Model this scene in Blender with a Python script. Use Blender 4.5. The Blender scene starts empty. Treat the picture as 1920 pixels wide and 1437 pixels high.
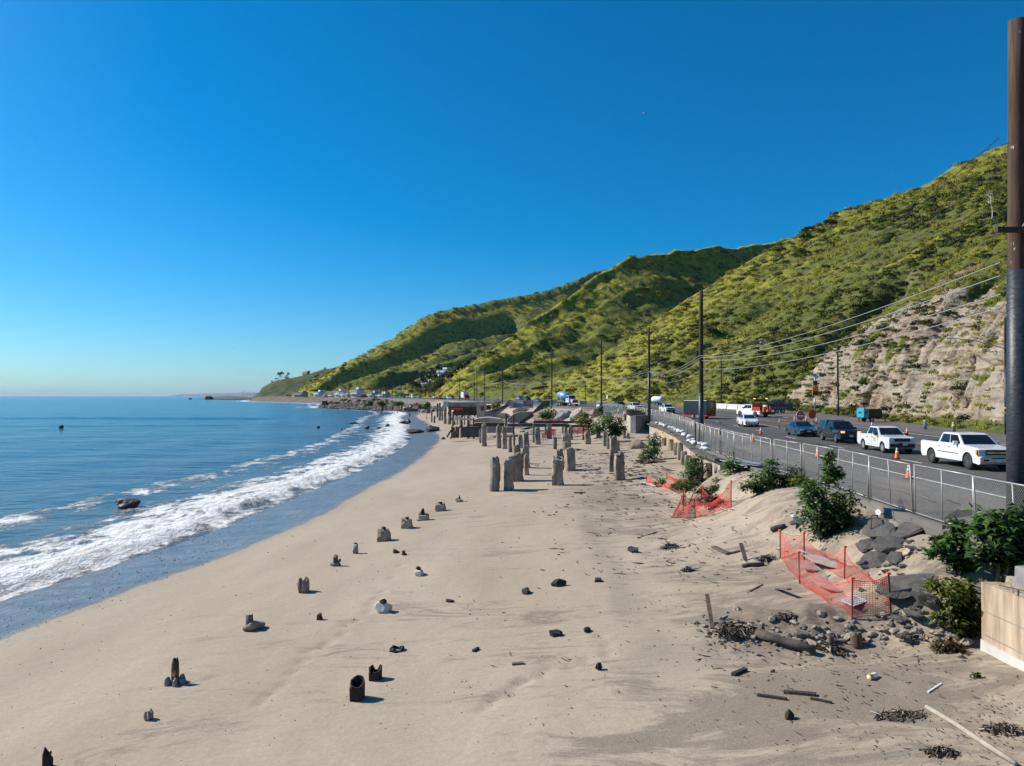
import bpy, math, random
import numpy as np
from mathutils import Vector, Matrix
SC = bpy.context.scene
COL = SC.collection
R = math.radians
rnd = random.Random(7)
# ------------------------------------------------------------------ camera
FPX, CX, CY = 1332.0, 960.0, 718.5
PITCH = math.atan(24.5 / FPX)
CAMZ = 8.0
cam = bpy.data.cameras.new('camera')
cam.sensor_fit = 'HORIZONTAL'; cam.sensor_width = 36.0
cam.lens = FPX / 1920 * 36.0
cam.clip_start = 0.1; cam.clip_end = 90000
camo = bpy.data.objects.new('camera', cam); COL.objects.link(camo)
camo.location = (0, 0, CAMZ); camo.rotation_euler = (math.pi / 2 + PITCH, 0, 0)
SC.camera = camo
# ------------------------------------------------------------------ light
SUN_AZ, SUN_EL = R(-69), R(37)          # azimuth from +Y towards +X
SUND = Vector((math.sin(SUN_AZ) * math.cos(SUN_EL), math.cos(SUN_AZ) * math.cos(SUN_EL), math.sin(SUN_EL)))
W = bpy.data.worlds.new('World'); SC.world = W; W.use_nodes = True
nt = W.node_tree; nt.nodes.clear()
sky = nt.nodes.new('ShaderNodeTexSky'); sky.sky_type = 'NISHITA'; sky.sun_disc = False
sky.sun_elevation = SUN_EL; sky.sun_rotation = SUN_AZ
sky.altitude = 600; sky.air_density = 1.0; sky.dust_density = 1.0; sky.ozone_density = 4.0
hs = nt.nodes.new('ShaderNodeHueSaturation'); hs.inputs['Saturation'].default_value = 1.25
hs.inputs['Hue'].default_value = 0.497
bg = nt.nodes.new('ShaderNodeBackground'); bg.inputs['Strength'].default_value = 0.080
wo = nt.nodes.new('ShaderNodeOutputWorld')
tn = nt.nodes.new('ShaderNodeMix'); tn.data_type = 'RGBA'; tn.blend_type = 'MULTIPLY'; tn.inputs[0].default_value = 1.0
tn.inputs[7].default_value = (0.62, 0.93, 1.13, 1)
nt.links.new(sky.outputs[0], tn.inputs[6]); nt.links.new(tn.outputs[2], hs.inputs['Color']); nt.links.new(hs.outputs[0], bg.inputs[0]); nt.links.new(bg.outputs[0], wo.inputs[0])
sl = bpy.data.lights.new('sun', 'SUN'); sl.energy = 4.4; sl.angle = R(0.53); sl.color = (1.0, 0.94, 0.84)
so = bpy.data.objects.new('sun', sl); COL.objects.link(so)
so.rotation_euler = SUND.to_track_quat('Z', 'Y').to_euler(); so.location = (-60, 20, 60)
SC.view_settings.view_transform = 'Standard'; SC.view_settings.look = 'None'
SC.view_settings.exposure = 0.50; SC.view_settings.gamma = 1.0; SC.view_settings.use_curve_mapping = False
SC.cycles.max_bounces = 5; SC.cycles.diffuse_bounces = 2; SC.cycles.glossy_bounces = 2
SC.cycles.transmission_bounces = 3; SC.cycles.transparent_max_bounces = 6
SC.cycles.use_denoising = True
SC.cycles.caustics_reflective = False; SC.cycles.caustics_refractive = False

# ------------------------------------------------------------------ curves of the place
def tab(*pts):
    a = np.array(pts, float)
    # monotone smooth resample (Catmull through points by cubic hermite, finite differences)
    x, y = a[:, 0], a[:, 1]
    m = np.gradient(y, x)
    def f(q):
        q = np.clip(np.asarray(q, float), x[0], x[-1])
        i = np.clip(np.searchsorted(x, q) - 1, 0, len(x) - 2)
        h = x[i + 1] - x[i]; t = (q - x[i]) / h
        return ((2*t**3 - 3*t**2 + 1) * y[i] + (t**3 - 2*t**2 + t) * h * m[i]
                + (-2*t**3 + 3*t**2) * y[i + 1] + (t**3 - t**2) * h * m[i + 1])
    return f
shoreX = tab((-40,-32),(5,-25),(15,-22.5),(28,-20),(41,-17.8),(60,-16.8),(99,-16.5),(130,-18.5),(159,-22.7),(200,-29),(266,-41),
             (333,-49),(375,-60),(426,-88),(480,-126),(533,-146),(565,-146),(610,-160),(700,-186),(800,-236),(1000,-366),(1300,-482),(1500,-545),(1700,-610),(1900,-700),
             (2300,-960),(2600,-1010),(60000,-1010))
lineX = tab((-40,17.6),(10,18.6),(28,19.4),(44,20.3),(56,21.1),(76,22.8),(96,24.6),(115,25.6),(130,25.6),(150,24),(170,20.7),(200,14),
            (250,-1),(300,-18),(350,-36),(400,-57),(500,-88),(600,-108),(800,-184),(1000,-322),(1300,-440),(1700,-565))
footX = tab((-60,36),(20,40),(40,42.5),(67,46),(82,48.2),(95,50.6),(117,52.6),(140,52),(170,48),(200,41),(250,26),(288,11),(350,-9),
            (400,-31),(450,-50),(520,-68),(600,-82),(800,-157),(1000,-297),(1300,-410),(1700,-535))
fenceX = tab((-40,12.6),(10,13.0),(20,13.2),(25,13.5),(32,14.0),(40,13.8),(47,14.0),(54,14.5),(62,15.7),(70,17.0),(88,19.0),(100,19.6),
             (130,20),(150,18.6),(200,8.6),(250,-6.5),(300,-23.5),(350,-41.5),(400,-62.5),(500,-93.5),(600,-113.5),(800,-189.5),(1000,-327.5),(1300,-445.5),(1700,-570))
roadZc = tab((-60,4.1),(60,4.1),(100,4.4),(150,4.95),(200,5.3),(280,6.05),(350,6.4),(500,6.7),(800,7),(1700,7))
def roadZ(x, y):
    return roadZc(y) + 0.012 * np.clip(np.asarray(x, float) - lineX(y), -2, 30)
def sstep(a, b, x):
    t = np.clip((np.asarray(x, float) - a) / (b - a), 0, 1); return t * t * (3 - 2 * t)

# ------------------------------------------------------------------ noise
def _h(ix, iy, seed):
    n = (ix * 374761393 + iy * 668265263 + seed * 974634321) & 0xffffffff
    n = ((n ^ (n >> 13)) * 1274126177) & 0xffffffff
    n = n ^ (n >> 16)
    return (n & 0xffff) / 32767.5 - 1.0
def vnoise(x, y, seed=0):
    x = np.asarray(x, float); y = np.asarray(y, float)
    ix = np.floor(x).astype(np.int64); iy = np.floor(y).astype(np.int64)
    fx = x - ix; fy = y - iy
    ux = fx*fx*fx*(fx*(fx*6-15)+10); uy = fy*fy*fy*(fy*(fy*6-15)+10)
    a = _h(ix, iy, seed); b = _h(ix+1, iy, seed); c = _h(ix, iy+1, seed); d = _h(ix+1, iy+1, seed)
    return (a*(1-ux)+b*ux)*(1-uy) + (c*(1-ux)+d*ux)*uy
def fbm(x, y, seed=0, oct=5, gain=0.5, lac=2.03):
    s = 0; a = 1.0; t = 0
    for k in range(oct):
        s = s + a * vnoise(x, y, seed + 17*k); t += a
        x = x * lac + 3.7; y = y * lac - 1.9; a *= gain
    return s / t
def ridged(x, y, seed=0, oct=4, gain=0.5):
    s = 0; a = 1.0; t = 0
    for k in range(oct):
        s = s + a * (1 - 2*np.abs(vnoise(x, y, seed + 31*k))); t += a
        x = x * 2.1 + 5.1; y = y * 2.1 + 1.3; a *= gain
    return s / t

# ------------------------------------------------------------------ sand height
def bankmask(y):   # where the bank climbs to the road without a wall
    return sstep(16.8, 18.5, y) * (1 - sstep(43, 47, y)) + sstep(97, 106, y)
zq = tab((-40,-3.0),(-12,-0.9),(-4,-0.28),(0,0.0),(3,0.2),(6,0.42),(9,0.62),(14,0.92),(20,1.2),(26,1.5),(31,1.95),(36,2.25),(60,2.6))
FOOT = []
def sandZ(x, y, fine=True):
    x = np.asarray(x, float); y = np.asarray(y, float)
    q = x - shoreX(y)
    z = zq(q)
    e = fenceX(y) - x                       # distance to road edge
    b = bankmask(y)
    wide = np.where(y > 100, 9.0, 4.2)
    rz = roadZc(y) - 0.35
    z = z + b * np.clip(rz - z, 0, 9) * sstep(wide, 0.25, e)
    # sand heap below the road edge
    hx, hy = x - 11.2, y - 33.5
    z = z + 0.80 * np.exp(-(hx/2.6)**2 - ((hy+1.5)/3.4)**2) * (1 - 0.6 * sstep(3, 0.5, e))
    # fill behind the near wall
    z = np.where((y < 16.9) & (x > 11.55), np.maximum(z, 3.75), z)
    # berm ridge in the middle of the sand
    bx = 2.5 + 0.05 * (y - 18) + 0.55*np.sin(y*0.33) + 0.8*fbm(y*0.22, y*0+5, 14, 3)
    z = z + 0.14 * np.exp(-((x - bx) / np.where(x > bx, 0.9, 2.4))**2) * sstep(13, 20, y) * (1 - sstep(38, 48, y))
    # hollow under the rubble bank
    z = z - 0.35 * np.exp(-((x - 7.3)/2.6)**2 - ((y - 17.6)/1.0)**2) + 0.32 * np.exp(-((x - 8.6)/3.2)**2 - ((y - 19.8)/0.9)**2)
    dry = sstep(5, 9, q)
    z = z + dry * (0.10 * fbm(x*0.16, y*0.10, 3, 3) + 0.03 * fbm(x*0.7, y*0.45, 5, 3))
    for fx_, fy_ in (FOOT if fine else ()):
        z = z - 0.085 * np.exp(-((x-fx_)/0.11)**2 - ((y-fy_)/0.17)**2)
    rb = np.exp(-((y - 19.3 + 0.05*(x-8))/1.5)**2) * sstep(4.6, 6.4, x) * (y < 26)
    z = z + rb * (0.16*fbm(x*1.1, y*1.2, 19, 4) + 0.10*ridged(x*1.7, y*1.6, 23, 3))
    right = sstep(3.5, 9, x + 0.0*y) * (y < 60)
    z = z + right * 0.07 * fbm(x*1.3, y*1.0, 9, 3)
    fz_ = np.minimum(roadZc(y) - 0.3, zq(np.minimum(q, 6)) + np.clip(q - 4, 0, 99) * 0.38 + 0.6*fbm(x*0.08, y*0.05, 41, 3)*sstep(5, 12, q))
    fa_ = sstep(330, 420, y)                 # built-up coast beyond: rises straight from the water
    return z * (1 - fa_) + fz_ * fa_

# ------------------------------------------------------------------ pixel -> place
_c, _s = math.cos(PITCH), math.sin(PITCH)
def ray(px, py):
    a = (px - CX) / FPX; b = -(py - CY) / FPX
    return Vector((a, _c - b * _s, _s + b * _c))
def at_z(px, py, z):
    d = ray(px, py); t = (z - CAMZ) / d.z
    return Vector((d.x * t, d.y * t, z))
def at_y(px, py, Y):
    d = ray(px, py); t = Y / d.y
    return Vector((d.x * t, Y, CAMZ + d.z * t))
def on(fn, px, py, tmax=1500.0):
    d = ray(px, py); t0 = 8.0; t = t0
    while t < tmax:
        if CAMZ + d.z * t < fn(d.x * t, d.y * t): break
        t0 = t; t = t * 1.03 + 0.02
    for _ in range(24):
        m = (t0 + t) / 2
        if CAMZ + d.z * m < fn(d.x * m, d.y * m): t = m
        else: t0 = m
    return Vector((d.x * t, d.y * t, float(fn(d.x * t, d.y * t))))
def on_sand(px, py): return on(lambda x, y: float(sandZ(x, y, False)), px, py)
def on_sand_many(px, py):
    px = np.asarray(px, float); py = np.asarray(py, float)
    a = (px - CX)/FPX; b = -(py - CY)/FPX; dx, dy, dz = a, _c - b*_s, _s + b*_c
    lo = np.full(px.shape, 8.0); hi = np.full(px.shape, 8.0); done = np.zeros(px.shape, bool)
    while not done.all() and hi.max() < 1500:
        nx = np.where(done, hi, hi*1.04 + 0.02); below = (CAMZ + dz*nx) < sandZ(dx*nx, dy*nx, False)
        lo = np.where(done, lo, hi); hi = nx; done |= below
    for _ in range(20):
        m = (lo+hi)/2; w = (CAMZ + dz*m) < sandZ(dx*m, dy*m, False); hi = np.where(w, m, hi); lo = np.where(w, lo, m)
    return [Vector((x, y, z)) for x, y, z in zip(dx*hi, dy*hi, sandZ(dx*hi, dy*hi, False))]
def _foot():
    out = []
    for x, y in ((490,1318),(505,1302),(528,1285),(545,1262),(566,1240),(577,1220),(606,1213),(612,1206),(641,1190),(646,1172),(668,1164),(690,1148),(694,1132),(706,1122),(716,1110),(735,1084),(752,1060),
                 (905,1330),(920,1318),(932,1305),(958,1302),(964,1290),(975,1280),(988,1274),(1016,1266),(1032,1252),(1068,1249),(1100,1240),(1140,1226),(1138,1210),(1128,1192)):
        q = on_sand(x, y); out.append((q.x, q.y))
    FOOT.extend(out)
_foot()
def on_road(px, py): return on(lambda x, y: float(roadZ(x, y)), px, py)

# ------------------------------------------------------------------ materials
def nodes(name):
    m = bpy.data.materials.new(name); m.use_nodes = True
    t = m.node_tree; t.nodes.clear()
    o = t.nodes.new('ShaderNodeOutputMaterial'); p = t.nodes.new('ShaderNodeBsdfPrincipled')
    t.links.new(p.outputs[0], o.inputs['Surface'])
    return m, t, p
def N(t, typ, ins=None, **kw):
    n = t.nodes.new(typ)
    for k, v in kw.items(): setattr(n, k, v)
    for k, v in (ins or {}).items():
        if isinstance(v, bpy.types.NodeSocket): t.links.new(v, n.inputs[k])
        else: n.inputs[k].default_value = v
    return n
def noise(t, vec, scale, detail=5, rough=0.55, dist=0.0):
    n = N(t, 'ShaderNodeTexNoise', {'Scale': scale, 'Detail': detail, 'Roughness': rough, 'Distortion': dist})
    if vec is not None: t.links.new(vec, n.inputs['Vector'])
    return n.outputs[0]
def ramp(t, fac, stops, interp='LINEAR'):
    n = N(t, 'ShaderNodeValToRGB', {'Fac': fac}); cr = n.color_ramp; cr.interpolation = interp
    while len(cr.elements) < len(stops): cr.elements.new(0.5)
    for e, (p, c) in zip(cr.elements, stops):
        e.position = p; e.color = (c, c, c, 1) if not hasattr(c, '__len__') else (*c, 1)
    return n.outputs[0]
def mix(t, fac, a, b, blend='MIX'):
    n = t.nodes.new('ShaderNodeMix'); n.data_type = 'RGBA'; n.blend_type = blend
    for sock, v in ((n.inputs[0], fac), (n.inputs[6], a), (n.inputs[7], b)):
        if isinstance(v, bpy.types.NodeSocket): t.links.new(v, sock)
        elif hasattr(v, '__len__'): sock.default_value = (*v, 1) if len(v) == 3 else v
        else: sock.default_value = v
    return n.outputs[2]
def mth(t, op, a, b=0.0, clamp=False):
    n = t.nodes.new('ShaderNodeMath'); n.operation = op; n.use_clamp = clamp
    for s, v in ((n.inputs[0], a), (n.inputs[1], b)):
        if isinstance(v, bpy.types.NodeSocket): t.links.new(v, s)
        else: s.default_value = v
    return n.outputs[0]
def bump(t, p, h, strength=0.5, dist=0.05):
    b = N(t, 'ShaderNodeBump', {'Height': h, 'Strength': strength, 'Distance': dist})
    t.links.new(b.outputs[0], p.inputs['Normal'])
def coords(t, kind='Object', scale=(1,1,1), rot=(0,0,0)):
    c = t.nodes.new('ShaderNodeTexCoord')
    m = N(t, 'ShaderNodeMapping', {'Scale': scale, 'Rotation': rot}); t.links.new(c.outputs[kind], m.inputs['Vector'])
    return m.outputs[0]
def worldpos(t, scale=(1,1,1), rot=(0,0,0)):
    g = t.nodes.new('ShaderNodeNewGeometry')
    m = N(t, 'ShaderNodeMapping', {'Scale': scale, 'Rotation': rot}); t.links.new(g.outputs['Position'], m.inputs['Vector'])
    return m.outputs[0]
MATS = {}
def M(name, col=(0.5,0.5,0.5), rough=0.6, metal=0.0, var=0.25, scale=6.0, bmp=0.0, bscale=None, col2=None, stretch=(1,1,1), spec=0.5, coat=0.0, alpha=None, emit=None, rand=0.0):
    """plain procedural material: colour varied by noise, optional relief"""
    if name in MATS: return MATS[name]
    m, t, p = nodes(name)
    v = coords(t, 'Object', stretch)
    n = noise(t, v, scale)
    c2 = col2 or tuple(max(0, c * (1 - var)) for c in col)
    c1 = tuple(min(1, c * (1 + var * 0.4)) for c in col)
    fac = ramp(t, n, [(0.32, 0.0), (0.68, 1.0)])
    c = mix(t, fac, c2, c1)
    if rand:
        oi = t.nodes.new('ShaderNodeObjectInfo')
        hv = N(t, 'ShaderNodeHueSaturation', {'Color': c, 'Value': mth(t, 'MULTIPLY_ADD', oi.outputs['Random'], rand)})
        hv.inputs['Value'].links[0].from_node.inputs[2].default_value = 1 - rand/2
        c = hv.outputs[0]
    t.links.new(c, p.inputs['Base Color'])
    p.inputs['Roughness'].default_value = rough; p.inputs['Metallic'].default_value = metal
    p.inputs['Specular IOR Level'].default_value = spec
    if coat: p.inputs['Coat Weight'].default_value = coat; p.inputs['Coat Roughness'].default_value = 0.05
    if bmp: bump(t, p, noise(t, v, bscale or scale * 4, 6, 0.65), 0.8, bmp)
    if emit:
        p.inputs['Emission Color'].default_value = (*emit[:3], 1); p.inputs['Emission Strength'].default_value = emit[3]
    MATS[name] = m
    return m

# ------------------------------------------------------------------ mesh building
class MB:
    def __init__(s): s.v = []; s.f = []; s.m = []
    def add(s, vs, fs, mi=0):
        o = len(s.v); s.v += [tuple(v) for v in vs]
        for f in fs: s.f.append(tuple(o + i for i in f)); s.m.append(mi)
        return s
    def box(s, c, size, rot=None, mi=0, taper=1.0, jit=0.0, rg=None):
        hx, hy, hz = size[0]/2, size[1]/2, size[2]/2
        vs = []
        for z in (-hz, hz):
            k = taper if z > 0 else 1.0
            for x, y in ((-hx,-hy),(hx,-hy),(hx,hy),(-hx,hy)):
                v = Vector((x*k, y*k, z))
                if jit: v += Vector(((rg or rnd).uniform(-jit,jit), (rg or rnd).uniform(-jit,jit), (rg or rnd).uniform(-jit,jit)))
                vs.append(v)
        if rot is not None:
            if not isinstance(rot, Matrix): rot = Matrix.Rotation(rot, 3, 'Z')
            vs = [rot @ v for v in vs]
        c = Vector(c)
        return s.add([v + c for v in vs], [(0,3,2,1),(4,5,6,7),(0,1,5,4),(1,2,6,5),(2,3,7,6),(3,0,4,7)], mi)
    def tube(s, pts, rad, n=8, mi=0, cap=True, jit=0.0, rg=None):
        pts = [Vector(p) for p in pts]
        if not hasattr(rad, '__len__'): rad = [rad] * len(pts)
        rings = []
        up = None
        for i, p in enumerate(pts):
            d = (pts[min(i+1, len(pts)-1)] - pts[max(i-1, 0)]).normalized()
            if up is None: up = Vector((0,0,1)) if abs(d.z) < 0.9 else Vector((0,1,0))
            a = d.cross(up)
            if a.length < 1e-5: a = d.cross(Vector((1,0,0)))
            a.normalize(); b = a.cross(d); up = b
            ring = []
            for k in range(n):
                an = 2*math.pi*k/n; r = rad[i] * (1 + ((rg or rnd).uniform(-jit, jit) if jit else 0))
                ring.append(p + a*(r*math.cos(an)) + b*(r*math.sin(an)))
            rings.append(ring)
        vs = [v for r in rings for v in r]; fs = []
        for i in range(len(pts)-1):
            for k in range(n):
                a = i*n + k; b = i*n + (k+1) % n
                fs.append((a, b, b+n, a+n))
        if cap: fs.append(tuple(range(n-1,-1,-1))); fs.append(tuple((len(pts)-1)*n + k for k in range(n)))
        return s.add(vs, fs, mi)
    def bar(s, a, b, w, mi=0, h=None):
        a, b = Vector(a), Vector(b); d = b - a; L = d.length
        q = d.to_track_quat('X', 'Z').to_matrix()
        return s.box((a+b)/2, (L, w, h or w), q, mi)
    def lathe(s, prof, n=16, c=(0,0,0), axis='Z', mi=0):
        vs = []; fs = []
        for r, z in prof:
            for k in range(n):
                an = 2*math.pi*k/n; x, y = r*math.cos(an), r*math.sin(an)
                vs.append({'Z': (x,y,z), 'Y': (x,z,y), 'X': (z,x,y)}[axis])
        for i in range(len(prof)-1):
            for k in range(n):
                a = i*n+k; b = i*n+(k+1)%n; fs.append((a,b,b+n,a+n))
        fs.append(tuple(range(n-1,-1,-1))); fs.append(tuple((len(prof)-1)*n+k for k in range(n)))
        c = Vector(c)
        return s.add([Vector(v)+c for v in vs], fs, mi)
    def prism(s, poly, y0, y1, mi=0, axis='Y'):
        n = len(poly)
        f = {'Y': lambda a,b,t: (a,t,b), 'Z': lambda a,b,t: (a,b,t), 'X': lambda a,b,t: (t,a,b)}[axis]
        vs = [f(a,b,y0) for a,b in poly] + [f(a,b,y1) for a,b in poly]
        fs = [tuple(range(n-1,-1,-1)), tuple(range(n,2*n))] + [(i,(i+1)%n,n+(i+1)%n,n+i) for i in range(n)]
        return s.add(vs, fs, mi)
    def rock(s, c, size, seed=0, sub=2, rough=0.25, mi=0, flat=1.0):
        vs, fs = ico(sub)
        rg = np.random.RandomState(seed)
        P = np.array(vs); off = rg.uniform(0, 100, 3)
        nn = fbm(P[:,0]*1.3+off[0]+P[:,2]*0.9, P[:,1]*1.3+off[1]+P[:,2]*0.7, seed % 97, 3)
        P = P * (1 + rough*2*nn)[:,None]
        pl = rg.normal(size=(7,3)); pl /= np.linalg.norm(pl, axis=1)[:,None]     # chop flat facets
        for q in pl:
            d = P @ q; k = d > 0.72; P[k] -= np.outer(d[k]-0.72, q)
        P = P * np.array(size); P[:,2] *= flat
        a = rg.uniform(0, 6.28); ca, sa = math.cos(a), math.sin(a)
        P = np.stack([P[:,0]*ca-P[:,1]*sa, P[:,0]*sa+P[:,1]*ca, P[:,2]], 1) + np.array(c)
        return s.add(P.tolist(), fs, mi)
    def xf(s, mat):
        s.v = [tuple(mat @ Vector(v)) for v in s.v]; return s
    def mesh(s, name, mats, smooth=False):
        me = bpy.data.meshes.new(name); me.from_pydata(s.v, [], s.f); me.validate()
        for m in (mats if isinstance(mats, (list, tuple)) else [mats]): me.materials.append(m)
        if len(me.polygons) == len(s.m): me.polygons.foreach_set('material_index', s.m)
        if smooth: me.polygons.foreach_set('use_smooth', [True]*len(me.polygons))
        me.update(); return me
_ico = {}
def ico(sub):
    if sub in _ico: return _ico[sub]
    t = (1+5**0.5)/2
    vs = [Vector(v).normalized() for v in [(-1,t,0),(1,t,0),(-1,-t,0),(1,-t,0),(0,-1,t),(0,1,t),(0,-1,-t),(0,1,-t),(t,0,-1),(t,0,1),(-t,0,-1),(-t,0,1)]]
    fs = [(0,11,5),(0,5,1),(0,1,7),(0,7,10),(0,10,11),(1,5,9),(5,11,4),(11,10,2),(10,7,6),(7,1,8),(3,9,4),(3,4,2),(3,2,6),(3,6,8),(3,8,9),(4,9,5),(2,4,11),(6,2,10),(8,6,7),(9,8,1)]
    for _ in range(sub):
        cache = {}; nf = []
        def mid(a, b):
            k = (min(a,b), max(a,b))
            if k not in cache: vs.append(((vs[a]+vs[b])/2).normalized()); cache[k] = len(vs)-1
            return cache[k]
        for a,b,c in fs:
            x,y,z = mid(a,b), mid(b,c), mid(c,a); nf += [(a,x,z),(b,y,x),(c,z,y),(x,y,z)]
        fs = nf
    _ico[sub] = ([tuple(v) for v in vs], fs); return _ico[sub]
def tag(o, label=None, cat=None, group=None, kind=None):
    if label: o['label'] = label
    if cat: o['category'] = cat
    if group: o['group'] = group
    if kind: o['kind'] = kind
    return o
def thing(name, label, cat, loc=(0,0,0), rz=0.0, group=None):
    o = bpy.data.objects.new(name, None); COL.objects.link(o); o.empty_display_size = 0.2
    o.location = loc; o.rotation_euler = (0,0,rz)
    return tag(o, label, cat, group)
def obj(name, mb, mats, parent=None, smooth=False, loc=None, rz=None, bevel=0.0, kind=None):
    me = mb if isinstance(mb, bpy.types.Mesh) else mb.mesh(name, mats, smooth)
    o = bpy.data.objects.new(name, me); COL.objects.link(o)
    if parent is not None: o.parent = parent
    if loc is not None: o.location = loc
    if rz is not None: o.rotation_euler = (0,0,rz)
    if bevel:
        b = o.modifiers.new('bevel', 'BEVEL'); b.width = bevel; b.segments = 2; b.limit_method = 'ANGLE'; b.angle_limit = R(35)
    if kind: o['kind'] = kind
    return o
def dup(root, loc=None, rz=None, label=None, group=None):
    r = root.copy(); COL.objects.link(r)
    if loc is not None: r.location = loc
    if rz is not None: r.rotation_euler = (0,0,rz)
    if label: r['label'] = label
    if group: r['group'] = group
    for ch in list(root.children):
        c = ch.copy(); COL.objects.link(c); c.parent = r
        for g in ch.children:
            d = g.copy(); COL.objects.link(d); d.parent = c
    return r
def gridmesh(name, X, Y, Z, mat, smooth=True, attrs=None):
    n, m = X.shape
    me = bpy.data.meshes.new(name)
    me.vertices.add(n*m); me.vertices.foreach_set('co', np.stack([X,Y,Z], -1).astype(np.float32).ravel())
    i = np.arange(n*m).reshape(n, m)
    q = np.stack([i[:-1,:-1], i[1:,:-1], i[1:,1:], i[:-1,1:]], -1).reshape(-1, 4)
    me.loops.add(q.size); me.loops.foreach_set('vertex_index', q.ravel().astype(np.int32))
    me.polygons.add(len(q)); me.polygons.foreach_set('loop_start', (np.arange(len(q))*4).astype(np.int32))
    me.polygons.foreach_set('use_smooth', np.full(len(q), smooth))
    for k, a in (attrs or {}).items():
        at = me.attributes.new(k, 'FLOAT', 'POINT'); at.data.foreach_set('value', np.asarray(a, np.float32).ravel())
    me.materials.append(mat); me.update(calc_edges=True); me.validate()
    return me
def trimesh(name, V, F, mat, smooth=False, attrs=None):
    """V (n,3), F (k,3 or 4) numpy"""
    me = bpy.data.meshes.new(name); k = F.shape[1]
    me.vertices.add(len(V)); me.vertices.foreach_set('co', np.asarray(V, np.float32).ravel())
    me.loops.add(F.size); me.loops.foreach_set('vertex_index', F.ravel().astype(np.int32))
    me.polygons.add(len(F)); me.polygons.foreach_set('loop_start', (np.arange(len(F))*k).astype(np.int32))
    me.polygons.foreach_set('use_smooth', np.full(len(F), smooth))
    me.materials.append(mat); me.update(calc_edges=True)
    return me
HAZE = True
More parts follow.
